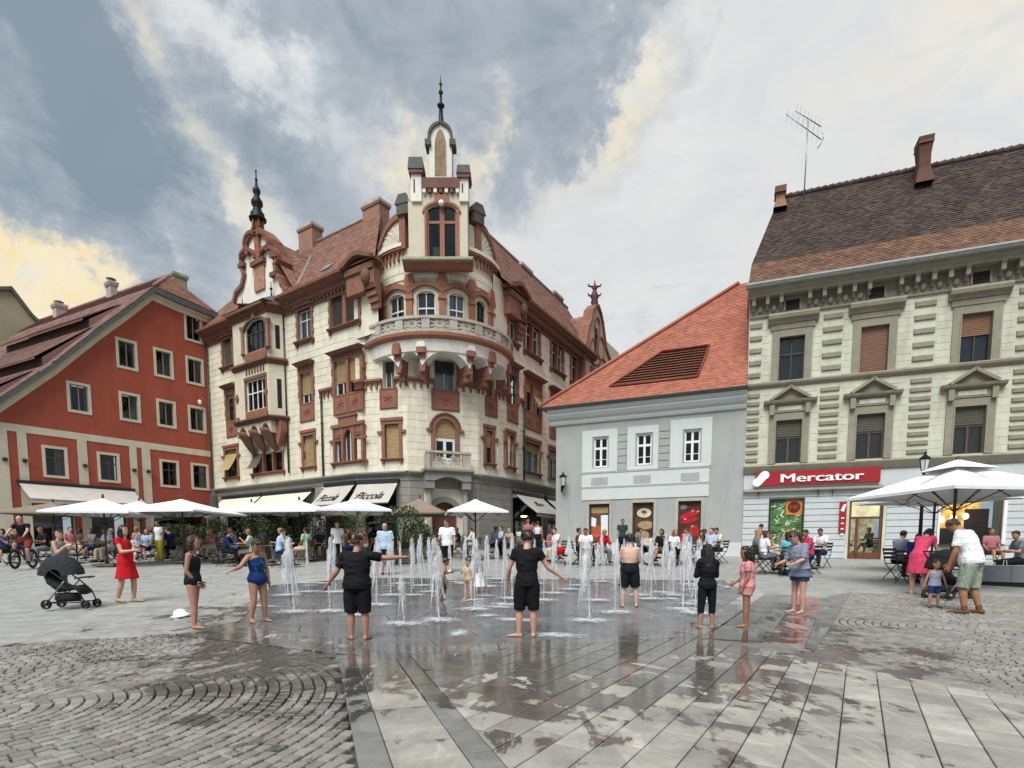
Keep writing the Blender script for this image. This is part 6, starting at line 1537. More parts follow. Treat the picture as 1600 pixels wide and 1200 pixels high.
q = MB(); bx(q, RH, u0, u1, v0, v1, -2.4, -2.3, M_['shop_glow']); bx(q, RH, u0, u1, v0, v0+.7, -1.4, -1.0, M_['interior_warm']); bx(q, RH, u0+(u1-u0)*.62, u1, v0+.6, v1-.3, -1.5, -1.3, M_['interior_warm']); bx(q, RH, u0, u1, v1+.0, v1+.02, -2.4, -.1, M_['shop_glow']); attach(q.build('lit_interior', None), o)
for i in range(3): q = MB(); c0 = RH.pt(u0+(u1-u0)*(.14+.2*i), v1-.75+.06*i, -.8); q.sphere(c0, .11, .11, .13, M_['lamp_warm'], 10, 6); q.tube([c0, (c0[0], c0[1], v1)], .01, M_['dark_frame'], 4); attach(q.build('pendant_lamp', None), o)
q = MB(); q.quad(RH.pt(u0, v0, -.02), RH.pt(u1, v0, -.02), RH.pt(u1, v1, -.02), RH.pt(u0, v1, -.02), glass_mat()); attach(q.build('pane', None), o)
# ---------------------------------------------------------------- the square
FC0 = G(770, 950);
def ground_mat(name, col, col2=None, island=.1, bump=.35, bscale=30, wet='map', rough=.72, veins=False, spec=.5):
  """stone that is dark and mirror-like where water lies on it"""
  m = bpy.data.materials.new(name); m.use_nodes = True; N = m.node_tree.nodes; L = m.node_tree.links; b = N['Principled BSDF']
  col = tuple(c*.94 for c in lin(col))
  def mth(op, a, bb=None, cc=None, clamp=False):
    n = N.new('ShaderNodeMath'); n.operation = op; n.use_clamp = clamp
    for i, v in enumerate((a, bb, cc)):
      if v is None: continue
      if isinstance(v, (int, float)): n.inputs[i].default_value = v
      else: L.new(v, n.inputs[i])
    return n.outputs[0]
  def mr(f, a, bb, c=0.0, d=1.0, sm=True):
    n = N.new('ShaderNodeMapRange'); n.interpolation_type = 'SMOOTHSTEP' if sm else 'LINEAR'; L.new(f, n.inputs[0])
    for i, v in ((1, a), (2, bb), (3, c), (4, d)): n.inputs[i].default_value = v
    return n.outputs[0]
  def nz(scale, det=6, rg=.6, st=None, dist=0.0):
    n = N.new('ShaderNodeTexNoise'); n.inputs['Scale'].default_value = scale; n.inputs['Detail'].default_value = det; n.inputs['Roughness'].default_value = rg; n.inputs['Distortion'].default_value = dist
    v = geo.outputs['Position']
    if st: mp = N.new('ShaderNodeMapping'); mp.inputs['Scale'].default_value = st[:3]; mp.inputs['Rotation'].default_value = (0, 0, st[3]); L.new(v, mp.inputs[0]); v = mp.outputs[0]
    L.new(v, n.inputs['Vector']); return n.outputs['Fac']
  def mix(f, a, bb, bl='MIX'):
    n = N.new('ShaderNodeMix'); n.data_type = 'RGBA'; n.blend_type = bl
    for i, v in ((0, f), (6, a), (7, bb)):
      if isinstance(v, (int, float)): n.inputs[i].default_value = v
      elif isinstance(v, tuple): n.inputs[i].default_value = (*v[:3], 1)
      else: L.new(v, n.inputs[i])
    return n.outputs[2]
  geo = N.new('ShaderNodeNewGeometry'); oi = N.new('ShaderNodeObjectInfo')
  rnd = mth('FRACT', mth('ADD', geo.outputs['Random Per Island'], oi.outputs['Random']))
  base = mix(mr(nz(3.0, 8, .7), .32, .68), tuple(c*.82 for c in col), tuple(min(c*1.16, .9) for c in col))
  if col2: base = mix(mr(rnd, .72, .78), base, tuple(c*.94 for c in lin(col2)))
  hs = N.new('ShaderNodeHueSaturation'); L.new(mth('MULTIPLY_ADD', mth('FRACT', mth('MULTIPLY', rnd, 7.31)), island*2, 1-island), hs.inputs['Value']); L.new(base, hs.inputs['Color']); base = hs.outputs[0]
  base = mix(mr(nz(.9, 9, .72), .52, .78, 0, .42), base, tuple(c*.42 for c in col)); base = mix(mr(nz(22, 4, .7), .5, .8, 0, .3), base, tuple(c*.5 for c in col))
  if veins:
    base = mix(mr(nz(1.6, 3, .5, (2.5, .35, 1, .6), 1.2), .60, .66, 0, .34), base, tuple(min(c*1.5, .85) for c in col))
  wetm = None
  if wet == 'map':
    sx = N.new('ShaderNodeSeparateXYZ'); L.new(geo.outputs['Position'], sx.inputs[0])
    dx = mth('DIVIDE', mth('SUBTRACT', sx.outputs[0], FC0.x+.25), 5.3); dy = mth('DIVIDE', mth('SUBTRACT', sx.outputs[1], FC0.y-.7), 5.9)
    d = mth('SQRT', mth('ADD', mth('MULTIPLY', dx, dx), mth('MULTIPLY', dy, dy)))
    d = mth('ADD', d, mth('MULTIPLY', mth('SUBTRACT', nz(.75, 6, .62, (1, 1.4, 1, .3)), .5), 1.35))
    d = mth('ADD', d, mth('MULTIPLY', mth('SUBTRACT', nz(2.6, 7, .62, (1.6, .7, 1, .55), .8), .5), 1.0))
    isl = mr(nz(1.2, 5, .55, (1.8, .9, 1, .9), .7), .60, .63, 0, 1); d = mth('ADD', d, mth('MULTIPLY', mth('SUBTRACT', rnd, .5), .30 if name in ('slab_stone', 'dark_slab') else .12))
    d = mth('ADD', d, mth('MULTIPLY', mth('MULTIPLY', isl, mr(d, .45, .8)), .32))
    wetm = mr(d, .93, 1.02, 1.0, 0.0); damp = mr(d, .96, 1.35, 1.0, 0.0)
  elif wet == 'full':
    wetm = mr(nz(1.1, 6, .6), .60, .72, 1.0, .55); damp = None
  if wetm is not None:
    if damp is not None: base = mix(mth('MULTIPLY', damp, .35), base, tuple(c*.5 for c in col))
    w2 = mix(1.0, base, (.40, .39, .385) if wet == 'map' else (.72, .72, .72), 'MULTIPLY'); base = mix(wetm, base, w2)
    rr = mth('MULTIPLY_ADD', mr(nz(2.0, 5, .6), .3, .7), *((.14, .13) if wet != 'map' else (.1, .16) if 'sett' in name else (.06, .035)))
    n = N.new('ShaderNodeMix'); n.data_type = 'FLOAT'; L.new(wetm, n.inputs[0]); n.inputs[2].default_value = rough; L.new(rr, n.inputs[3]); L.new(n.outputs[0], b.inputs['Roughness'])
    bs = mth('MULTIPLY_ADD', wetm, -bump*.93, bump)
  else: b.inputs['Roughness'].default_value = rough; bs = None
  b.inputs['Specular IOR Level'].default_value = spec; L.new(base, b.inputs['Base Color'])
  bp = N.new('ShaderNodeBump'); bp.inputs['Distance'].default_value = .012; L.new(nz(bscale, 7, .65), bp.inputs['Height'])
  if bs is not None: L.new(bs, bp.inputs['Strength'])
  else: bp.inputs['Strength'].default_value = bump
  L.new(bp.outputs[0], b.inputs['Normal']); return m
GM = {'slab': ground_mat('slab_stone', 'a39f96', island=.22, veins=True, bscale=45), 'dark': ground_mat('dark_slab', '7e7e7a', island=.08, bscale=45),
    'edge': ground_mat('edging_stone', 'a5a39d', island=.08), 'pool': ground_mat('fountain_stone', '77787a', island=.07, wet='full'),
    'sett': ground_mat('sett_stone', '96948e', '8a827c', island=.20, bump=.7, bscale=60, rough=.6, spec=.22), 'back': ground_mat('plaza_stone', '9b9b96', island=.07, bump=.5, bscale=25),
    'joint': ground_mat('joint_sand', '504b45', island=0, bump=.6), 'pink': ground_mat('pink_slab', '9c7d78', island=.08), 'brown': ground_mat('brown_sett', '93908a', '8b857c', island=.16, bump=.5, bscale=60, spec=.3)}
V2 = lambda p: Vector((p[0], p[1]))
def clip_poly(sub, conv):
  """part of polygon sub inside the convex polygon conv"""
  area = sum(a.x*b.y-b.x*a.y for a, b in zip(conv, conv[1:]+conv[:1])); cv = conv if area > 0 else conv[::-1]; out = sub
  for a, b in zip(cv, cv[1:]+cv[:1]):
    e = b-a; nw = []; side = lambda p: e.x*(p.y-a.y)-e.y*(p.x-a.x)
    for p, q in zip(out, out[1:]+out[:1]):
      sp, sq = side(p), side(q)
      if sp >= 0: nw.append(p)
      if (sp > 0 > sq) or (sp < 0 < sq): nw.append(p.lerp(q, sp/(sp-sq)))
    out = nw
    if len(out) < 3: return []
  return out
def parea(p): return abs(sum(a.x*b.y-b.x*a.y for a, b in zip(p, p[1:]+p[:1])))/2
def inside(p, poly):
  c = False
  for a, b in zip(poly, poly[1:]+poly[:1]):
    if (a.y > p.y) != (b.y > p.y) and p.x < (b.x-a.x)*(p.y-a.y)/(b.y-a.y)+a.x: c = not c
  return c
def inset(poly, k):
  """move every edge inwards by k"""
  n = len(poly); area = sum(a.x*b.y-b.x*a.y for a, b in zip(poly, poly[1:]+poly[:1])); s = 1 if area > 0 else -1; out = []
  for i in range(n):
    a, b, c = poly[i-1], poly[i], poly[(i+1) % n]; d1, d2 = (b-a).normalized(), (c-b).normalized()
    n1, n2 = Vector((-d1.y, d1.x))*s, Vector((-d2.y, d2.x))*s; bis = (n1+n2); bis = bis/max(bis.dot(n1), .2); out.append(b+bis*k)
  return out
def slab_geo(mb, poly, m, top=0.0, gap=.006, rnd=random, tilt=.0015, thick=.05, bev=.006):
  c = sum(poly, Vector((0, 0)))/len(poly); tx, ty = rnd.uniform(-tilt, tilt), rnd.uniform(-tilt, tilt)
  cl = [p for i, p in enumerate(poly) if (p-poly[i-1]).length > .004]
  if len(cl) >= 3: poly = cl
  def ins(k):
    r = inset(poly, k)
    if all((q-c).length < (p-c).length+1e-6 for p, q in zip(poly, r)) and parea(r) > .2*parea(poly): return r
    r = []
    for p in poly: d = (c-p); l = d.length; r.append(p+d*(min(k*1.35/max(l, 1e-6), .4)))
    return r
  A, B = ins(gap), ins(gap+bev); z = lambda p: gz(p.x, p.y)+top+(p.x-c.x)*tx*4+(p.y-c.y)*ty*4
  n = len(poly); vs = [(p.x, p.y, z(p)-thick) for p in A]+[(p.x, p.y, z(p)-bev*.7) for p in A]+[(p.x, p.y, z(p)) for p in B]
  fs = [tuple(range(2*n, 3*n))]+[(i, (i+1) % n, n+(i+1) % n, n+i) for i in range(n)]+[(n+i, n+(i+1) % n, 2*n+(i+1) % n, 2*n+i) for i in range(n)]
  mb.add(vs, fs, m)
def slab_field(region, org, dr, width, lens, m, seed, single=None, top=0.0, gap=.006, name='paving_slab', skip=None, rng=None, stagger=True, tilt=.0015, minarea=.01):
  """rows of slabs along dr clipped to a convex region; single = parent of separate slabs, else one mesh"""
  rnd = random.Random(seed); dr = V2(dr).normalized(); pr = Vector((dr.y, -dr.x)); reg = region
  us = [(p-org).dot(dr) for p in reg]; vs = [(p-org).dot(pr) for p in reg]; mb = MB(); made = []
  j = floor(min(vs)/width)
  while j*width < max(vs):
    u = min(us)-rnd.uniform(0, lens[1]) if stagger else floor(min(us)/lens[0])*lens[0]
    while u < max(us):
      l = rnd.uniform(*lens); q = [org+dr*a+pr*b for a, b in ((u, j*width), (u+l, j*width), (u+l, (j+1)*width), (u, (j+1)*width))]; u += l
      q = clip_poly(q, reg)
      if len(q) < 3 or parea(q) < minarea: continue
      c = sum(q, Vector((0, 0)))/len(q)
      if skip and skip(c): continue
      if single:
        b = MB(); slab_geo(b, q, m, top, gap, rnd, tilt); made.append(b.build(name, single))
      else: slab_geo(mb, q, m, top, gap, rnd, tilt)
    j += 1
  return made if single else mb
PG = lambda L_: [V2(G(x, y)) for x, y in L_]
mb = MB(); ys = [-30, -5, 2, 5, 6, 7, 7.5, 8, 8.5, 9, 9.5, 10, 12, 15, 20, 30, 47, 80, 200, 900]; xs = [-900, -100, -40, -10, 0, 10, 40, 100, 900]
vs = [(x, y, gz(x, y)-.035) for y in ys for x in xs]; nx = len(xs)
mb.add(vs, [(j*nx+i, j*nx+i+1, (j+1)*nx+i+1, (j+1)*nx+i) for j in range(len(ys)-1) for i in range(nx-1)], GM['joint'])
mb.build('ground', kind='structure')
fpx = [(652, 1022), (1100, 993), (1196, 928), (1150, 904), (560, 900), (400, 913), (315, 984)]
FO = PG(fpx); fc = sum(FO, Vector((0, 0)))/len(FO)
FI = inset(FO, .42)
def setdef(o): o['kind'] = 'structure'; return o
pool = setdef(bpy.data.objects.new('fountain_pavement', None)); C.objects.link(pool)
slab_field(FI, fc, (FO[1]-FO[0]), .62, (.9, 1.25), GM['pool'], 3, single=pool, top=-.004, gap=.003, name='paving_slab')
for i in range(len(FO)):
  a, b = FO[i], FO[(i+1) % len(FO)]; c, d = FI[(i+1) % len(FO)], FI[i]; n = max(2, round((b-a).length/.95))
  for k in range(n):
    q = [a.lerp(b, k/n), a.lerp(b, (k+1)/n), d.lerp(c, (k+1)/n), d.lerp(c, k/n)]
    s = MB(); slab_geo(s, q, GM['edge'], .0, .004); s.build('edging_slab', pool)
pave = setdef(bpy.data.objects.new('pavement', None)); C.objects.link(pave)
dS = V2((542, 863)).normalized(); pS = Vector((dS.y, -dS.x)); oS = V2(G(1306, 1200)); wS = abs((V2(G(1390, 1200))-oS).dot(pS))
dL = V2((-305, 863)).normalized(); pL = Vector((dL.y, -dL.x)); B0, B1, B2, B3 = [V2(G(x, 1200)) for x in (560, 615, 741, 794)]
ext = lambda p, d, t: p+d*t
A0 = FO[0]; bigR = PG([(1620, 1098)])[0]
tt0 = (A0-B3).dot(dL)
regS = [B3+dL*tt0, A0, FO[1], V2(G(1215, 1001)), V2(G(1300, 1017)), V2(G(1442, 1053)), bigR, bigR+Vector((1.5, -3.2)), B3-dL*1.6]
tS = [A0, FO[1], V2(G(1215, 1001)), B3-dL*1.6]; tS2 = [V2(G(1215, 1001)), V2(G(1300, 1017)), V2(G(1442, 1053)), bigR, bigR+Vector((1.5, -3.2)), B3-dL*1.6]
tS2 = [B3+dL*tt0, A0, FO[1], V2(G(1215, 1001)), bigR, bigR+Vector((1.5, -3.2)), B3-dL*1.6]
slab_field(tS2, oS, dS, wS, (wS*1.0, wS*1.7), GM['slab'], 12, single=pave, gap=.0042)
topL = PG([(531, 1030), (600, 1019), (640, 1022)])
w1 = (B1-B0).dot(pL); w2 = (B2-B1).dot(pL); w3 = (B3-B2).dot(pL)
def strip_rows(p0, w, t1, lens, m, seed, nm='paving_slab'):
  rnd = random.Random(seed); t = -1.5
  while t < t1:
    l = rnd.uniform(*lens); q = [p0+dL*t, p0+dL*min(t+l, t1), p0+dL*min(t+l, t1)+pL*w, p0+dL*t+pL*w]; s = MB(); slab_geo(s, q, m, 0, .0035, rnd); s.build(nm, pave); t += l
tt = (A0-B3).dot(dL)
strip_rows(B0, w1, tt-.05, (.35, .5), GM['dark'], 5); strip_rows(B1, w2, tt-.1, (.45, .6), GM['slab'], 6); strip_rows(B2, w3, tt-.02, (.4, .55), GM['dark'], 7)
bandq = [V2(G(531, 1037)), A0+(B0-B3)*.0, FO[0], FO[6]];
q0, q1 = FO[6], FO[0]; dn = (q1-q0).normalized(); pn = Vector((dn.y, -dn.x)); pn = pn if pn.dot(-fc+q0) > 0 else -pn
n = 7
for k in range(n):
  s = MB(); a, b = q0.lerp(q1, k/n), q0.lerp(q1, (k+1)/n); slab_geo(s, [a, b, b+pn*.40, a+pn*.40], GM['dark'], 0.002, .004); s.build('paving_slab', pave)
cob = setdef(bpy.data.objects.new('cobble_paving', None)); C.objects.link(cob)
Cc0 = V2(G(-60, 1118))
lineA, lineB = q0+pn*.43, q1+pn*.43
def right_of(p, a, b): return (b.x-a.x)*(p.y-a.y)-(b.y-a.y)*(p.x-a.x) < 0
E0 = V2(G(-120, 1012))
def cob_ok(p):
  if (p-B0).dot(pL) > -.02: return False
  if not right_of(p, lineA, lineB): return False
  if p.x < lineA.x and not right_of(p, E0, lineA): return False
  return True
rings = []; rnd = random.Random(17); r = .05; h = .094
cells = []
while r < 7.2:
  n = max(5, round(2*pi*(r+h/2)/.112)); off = rnd.random()
  for k in range(n):
    a0, a1 = 2*pi*(k+off)/n, 2*pi*(k+1+off)/n; am = (a0+a1)/2; c = Cc0+Vector((cos(am), sin(am)))*(r+h/2)
    if c.y < 2.35 or c.x < -6.5 or abs(c.x) > c.y*1.12+.4 or not cob_ok(c): continue
    j = lambda: rnd.uniform(-.005, .005)
    cells.append((c.length, [Cc0+Vector((cos(a), sin(a)))*rr+Vector((j(), j())) for a, rr in ((a0, r), (a1, r), (a1, r+h), (a0, r+h))]))
  r += h+.004
cells.sort(key=lambda c: c[0])
def sett_geo(mb, q, m, rnd, gap=.006):
  c = sum(q, Vector((0, 0)))/4; up = rnd.uniform(-.005, .004); vs = []
  for k, (f, z) in enumerate(((.0, -.04), (.04, -.008), (.13, .0))):
    for p in q: d = c-p; pp = p+d.normalized()*gap+d*f; vs.append((pp.x, pp.y, gz(pp.x, pp.y)+z+up))
  vs.append((c.x, c.y, gz(c.x, c.y)+.002+up))
  fs = [(a*4+i, a*4+(i+1) % 4, a*4+4+(i+1) % 4, a*4+4+i) for a in range(2) for i in range(4)]+[(8+i, 8+(i+1) % 4, 12) for i in range(4)]
  mb.add(vs, fs, m, False)
for d, q in cells[:300]:
  s = MB(); sett_geo(s, q, GM['sett'], rnd); s.build('cobble', cob)
mb = MB()
for d, q in cells[300:]: sett_geo(mb, q, GM['sett'], rnd)
setp(mb.build('small_cobbles', cob), kind='stuff')
regR = PG([(1215, 1001), (1300, 1017), (1442, 1053), (1620, 1098), (1760, 1100), (1720, 934), (1330, 926), (1285, 935)])
Cr = V2(G(1520, 985)); mb = MB(); r = .02; k0 = 0
while r < 11:
  n = max(5, round(2*pi*(r+.06)/.13)); off = rnd.random()
  for k in range(n):
    am = 2*pi*(k+.5+off)/n; c = Cr+Vector((cos(am), sin(am)))*(r+.055)
    if not inside(c, regR): continue
    a0, a1 = 2*pi*(k+off)/n, 2*pi*(k+1+off)/n; sett_geo(mb, [Cr+Vector((cos(a), sin(a)))*rr for a, rr in ((a0, r), (a1, r), (a1, r+.11), (a0, r+.11))], GM['brown'], rnd)
  r += .115
setp(mb.build('small_cobbles', cob), kind='stuff')
for pts, m, w in (([(1196, 928), (1246, 930), (1196, 1003), (1096, 998)], 'dark', 4), ([(1246, 930), (1285, 935), (1257, 1011), (1196, 1003)], 'pink', 4), ([(1285, 935), (1330, 926), (1272, 1018), (1257, 1011)], 'dark', 3)):
  q = PG(pts); n = w
  for k in range(n):
    s = MB(); slab_geo(s, [q[0].lerp(q[3], k/n), q[1].lerp(q[2], k/n), q[1].lerp(q[2], (k+1)/n), q[0].lerp(q[3], (k+1)/n)], GM[m], .003, .004); s.build('paving_slab', pave)
for pts, m in (([(1085, 984), (1300, 996), (1325, 1032), (1100, 1008)], 'dark'), ([(1200, 988), (1650, 1090), (1650, 1120), (1200, 1016)], 'brown'), ([(520, 1020), (660, 1016), (660, 1034), (520, 1042)], 'dark')):
  s = MB(); slab_geo(s, PG(pts), GM[m], -.009, .0, random, 0); s.build('bedding_slab', pave)
FOx = inset(FO, .35); qR = regR; cover = [FOx, inset(regR, .35), PG([(1196, 928), (1285, 935), (1330, 926), (1262, 1008), (1100, 993)])]
def covered(c):
  if any(inside(c, q) for q in cover): return True
  if inside(c, regS): return True
  if c.y < 9.5 and (c-B0).dot(pL) < 0 and cob_ok(c) and c.x < 0: return True
  if c.y < 7 and c.x > -3.2 and (c-q0).dot(pn) > -.0 and c.x < 5: return True
  return False
bigreg = [Vector((-34, 30)), Vector((30, 30)), Vector((12, 5.2)), Vector((-10, 4.2))]
mb = slab_field([Vector((-13, 4.5)), Vector((-24, 16)), Vector((26, 16)), Vector((14, 5.5))], Vector((0, 0)), (.985, .17), .30, (.38, .62), GM['back'], 31, skip=covered, top=-.02, gap=.004, tilt=.002, minarea=.02)
setp(mb.build('small_paving', pave), kind='stuff')
mb = slab_field([Vector((-24, 16)), Vector((-42, 34)), Vector((34, 34)), Vector((26, 16))], Vector((0, 0)), (.985, .17), .6, (.8, 1.2), GM['back'], 32, top=-.02, gap=.006, tilt=.002, minarea=.02)
setp(mb.build('distant_paving', pave), kind='stuff')
# ---------------------------------------------------------------- people
SK = {k: mat('skin_'+k, c, .55, .06, 12, .05, 60, spec=.4) for k, c in (('light', 'c09682'), ('mid', 'ab806c'), ('tan', '9a6b50'), ('pale', 'cba797'))}
HR = {k: mat('hair_'+k, c, .5, .3, 30, .4, 90) for k, c in (('black', '1c1817'), ('brown', '3a2a20'), ('blond', '9a7a4c'), ('grey', '8a8580'), ('ginger', '8a5a34'))}
FAB = {}
def fab(name, hexc, rough=.85, var=.10): return mat('cloth_'+name, hexc, rough, var, 9, .9, 13, spec=.2)
EYE = mat('eye_dark', '1c1512', .3, 0); LIP = mat('lip', '8d4f48', .5, 0);
def remesh(mb, name, voxel, smooth=2):
  me = mb.mesh(name+'_src'); o = bpy.data.objects.new('tmp', me); C.objects.link(o)
  m = o.modifiers.new('r', 'REMESH'); m.mode = 'VOXEL'; m.voxel_size = voxel; m.use_smooth_shade = True
  if smooth: s = o.modifiers.new('s', 'SMOOTH'); s.iterations = smooth; s.factor = .5
  dg = bpy.context.evaluated_depsgraph_get(); dg.update(); ev = bpy.data.meshes.new_from_object(o.evaluated_get(dg)); ev.name = name
  bpy.data.objects.remove(o); bpy.data.meshes.remove(me); ev.polygons.foreach_set('use_smooth', [True]*len(ev.polygons)); return ev
def ruffle(me, amp, sc_, seed=0, out=0):
  """folds and tufts: push the surface in and out along its normals"""
  n = len(me.vertices); co = np.empty(n*3); no = np.empty(n*3); me.vertices.foreach_get('co', co); me.vertices.foreach_get('normal', no)
  co = co.reshape(-1, 3); no = no.reshape(-1, 3); rg = np.random.RandomState(int(seed*100) % 9999); d = np.zeros(n); q = co*np.array(sc_)
  for k in range(9):
    w = rg.normal(size=3)*(1.6+.55*k); wp = rg.normal(size=3)*1.2; d += np.sin(q@w+rg.rand()*6.3+1.3*np.sin(q@wp+rg.rand()*6.3))/(1+.28*k)
  co = co+no*(amp*(d/3.2+out))[:, None]; me.vertices.foreach_set('co', co.ravel()); me.update()
def limb(mb, a, b, ra, rb, m, n=10, mid=None, caps=True, flat=False):
  a, b = Vector(a), Vector(b); d = (b-a); l = d.length; d = d.normalized(); ref = Vector((1, 0, 0)) if abs(d.x) < .85 else Vector((0, 1, 0)); x = ref.cross(d).normalized(); y = d.cross(x)
  ts = [(-ra*.8/l, ra*.55), (-ra*.35/l, ra*.9), (0, ra)] if caps else [(0, ra)]
  if mid: ts += [(mid[0], mid[1])]
  ts += [(1, rb)] if (not caps or flat) else [(1, rb), (1+rb*.35/l, rb*.9), (1+rb*.8/l, rb*.55)]
  mb.loft([(a+d*l*t, x*r, y*r) for t, r in ts], m, n)
class Body:
  """joint positions of one posed figure; local frame: x to its right, y ahead, z up; scaled to its height"""
  def __init__(s, H, kid=0.0, female=False, lean=(0, 0), head=(0, 0), twist=0.0, arms=(((.25, 0, -1), (.1, .15, -1)), ((.25, 0, -1), (.1, .15, -1))), legs=(((.03, .02, -1), (.0, -.02, -1)), ((.03, .02, -1), (.0, -.02, -1))), fat=1.0, sit=False, feet=(0, 0)):
    s.H = H; s.kid = kid; s.fat = fat; s.female = female
    hh = H*(.133+.045*kid); leg = H*(.485-.045*kid); s.hh = hh; torso = H-hh*1.18-leg-.035*H
    s.torso = torso; th, sh = leg*.50, leg*.46; ua = H*(.172-.010*kid); fa = H*(.148-.010*kid); s.hand = H*.098
    N = lambda v: Vector(v).normalized()
    P = Vector((0, 0, 0)); s.pel = P
    fl, sl = lean; Rl = Matrix.Rotation(-fl, 3, 'X') @ Matrix.Rotation(sl, 3, 'Y'); Rh = Matrix.Rotation(-fl*.45, 3, 'X') @ Matrix.Rotation(sl*.5, 3, 'Y')
    Rt = Rl @ Matrix.Rotation(twist, 3, 'Z'); s.Rt = Rt; s.Rh = Rh
    s.waist = P+Rh @ Vector((0, 0, torso*.36)); s.chest = s.waist+Rl @ Vector((0, .0, torso*.36)); s.neck = s.chest+Rl @ Vector((0, 0, torso*.30))
    hp, ht = head; Rhead = Rl @ Matrix.Rotation(ht, 3, 'Z') @ Matrix.Rotation(-hp, 3, 'X'); s.Rhead = Rhead
    s.head = s.neck+Rl @ Vector((0, .012*H, H*.02))+Rhead @ Vector((0, .01*H, hh*.55))
    sw = H*(.108 if not female else .098)*(1-.08*kid)
    s.sw = sw; s.arm = []; s.leg = []
    for i, sg in enumerate((-1, 1)):
      S = s.neck+Rt @ Vector((sg*sw, 0, -.028*H)); (u, f) = arms[i]; u = N((u[0]*sg, u[1], u[2])); f = N((f[0]*sg, f[1], f[2]))
      E = S+u*ua; W = E+f*fa; s.arm.append((S, E, W, f))
      Hp = P+Vector((sg*H*.052, 0, -.01*H)); (a, b) = legs[i]; a = N((a[0]*sg, a[1], a[2])); b = N((b[0]*sg, b[1], b[2])); K = Hp+a*th; A = K+b*sh; s.leg.append((Hp, K, A))
    low = min(a[2].z for a in s.leg)-H*.032
    s.off = Vector((0, 0, -low)); s.seat = -low
  def mv(s, v): return v+s.off
def torso_rings(B, g=0.0, lo=-.10, hi=.98):
  H, T, f = B.H, B.torso, B.fat; k = B.kid; R1, R2 = B.Rh, B.Rt; fem = B.female
  prof = [(-.14, .052, .050), (-.04, .092, .068), (.10, .097 if not fem else .104, .072), (.36, .078 if not fem else .069, .058), (.60, .090 if not fem else .082, .066 if not fem else .070), (.80, .100 if not fem else .090, .062), (.92, .088 if not fem else .076, .048), (1.0, .040, .036)]
  out = []
  for t, w, d in prof:
    if t < lo or t > hi: continue
    if t <= .36: c = B.pel.lerp(B.waist, t/.36); Rm = R1
    elif t <= .72: c = B.waist.lerp(B.chest, (t-.36)/.36); Rm = R2
    else: c = B.chest.lerp(B.neck, (t-.72)/.28); Rm = R2
    ff = f if t < .8 else 1+(f-1)*.4; w, d = w*(1+.03*k)*ff, d*(1+.10*k)*ff*(1+.25*(f-1)*3*(t < .6))
    out.append((B.mv(c), Rm @ Vector((w*H+g, 0, 0)), Rm @ Vector((0, d*H+g, 0))))
  return out
def head_mesh(mb, B, m):
  h = B.hh; c = B.mv(B.head); Rm = B.Rhead; V = lambda x, y, z: c+Rm @ Vector((x*h, y*h, z*h))
  rings = []
  for z, w, d, y in ((-.50, .12, .12, .14), (-.44, .20, .22, .12), (-.30, .28, .33, .06), (-.12, .325, .385, .02), (.06, .35, .42, .0), (.22, .35, .43, -.02), (.36, .30, .37, -.03), (.45, .20, .25, -.03), (.50, .08, .1, -.03)):
    rings.append((V(0, y, z), Rm @ Vector((w*h, 0, 0)), Rm @ Vector((0, d*h, 0))))
  mb.loft(rings, m, 14)
  mb.loft([(V(0, .38, .02), Rm @ Vector((.03*h, 0, 0)), Rm @ Vector((0, .03*h, 0))), (V(0, .41, -.10), Rm @ Vector((.05*h, 0, 0)), Rm @ Vector((0, .07*h, 0))), (V(0, .37, -.15), Rm @ Vector((.06*h, 0, 0)), Rm @ Vector((0, .05*h, 0)))], m, 6)
  for s in (-1, 1):
    mb.loft([(V(s*.33, -.02, -.14), Rm @ Vector((.02*h, 0, 0)), Rm @ Vector((0, .05*h, 0))), (V(s*.36, -.03, -.04), Rm @ Vector((.03*h, 0, 0)), Rm @ Vector((0, .09*h, 0))), (V(s*.35, -.03, .05), Rm @ Vector((.02*h, 0, 0)), Rm @ Vector((0, .05*h, 0)))], m, 6)
  limb(mb, B.mv(B.neck)-Rm @ Vector((0, 0, .02*B.H)), V(0, .0, -.30), B.H*.034, B.H*.033, m)
def hand_palm(mb, B, i, m):
  S, E, W, f = B.arm[i]; H = B.H; w = B.mv(W); side = f.cross(Vector((0, 1, 0)) if abs(f.y) < .8 else Vector((0, 0, 1))).normalized(); nrm = side.cross(f).normalized()
  mb.loft([(w-f*.01*H, nrm*.016*H, side*.013*H), (w+f*.012*H, nrm*.020*H, side*.012*H), (w+f*.045*H, nrm*.025*H, side*.011*H), (w+f*.056*H, nrm*.022*H, side*.009*H)], m, 8)
def fingers(mb, B, i, m, curl=.35):
  S, E, W, f = B.arm[i]; H = B.H; w = B.mv(W); side = f.cross(Vector((0, 1, 0)) if abs(f.y) < .8 else Vector((0, 0, 1))).normalized(); nrm = side.cross(f).normalized(); sg = -1 if i == 0 else 1
  inward = Vector((-sg, .0, 0)); pal = side if side.dot(inward) > 0 else -side; fr = nrm if nrm.dot(Vector((0, 1, .2))) > 0 else -nrm
  for k, l in enumerate((.038, .044, .041, .032)):
    a = w+f*.048*H+fr*H*(.018-.012*k); d = (f+fr*(.10-.07*k)).normalized(); b = a+d*l*.5*H+pal*curl*.012*H; c = b+(d+pal*curl*1.6).normalized()*l*.5*H
    mb.tube([a, b, c], [.0062*H, .0056*H, .0042*H], m, 6)
  a = w+f*.012*H+fr*H*.018; b = a+(f*.55+fr*.8+pal*.2).normalized()*.024*H; c = b+(f*.9+fr*.25+pal*.35).normalized()*.020*H; mb.tube([a, b, c], [.0078*H, .0066*H, .005*H], m, 6)
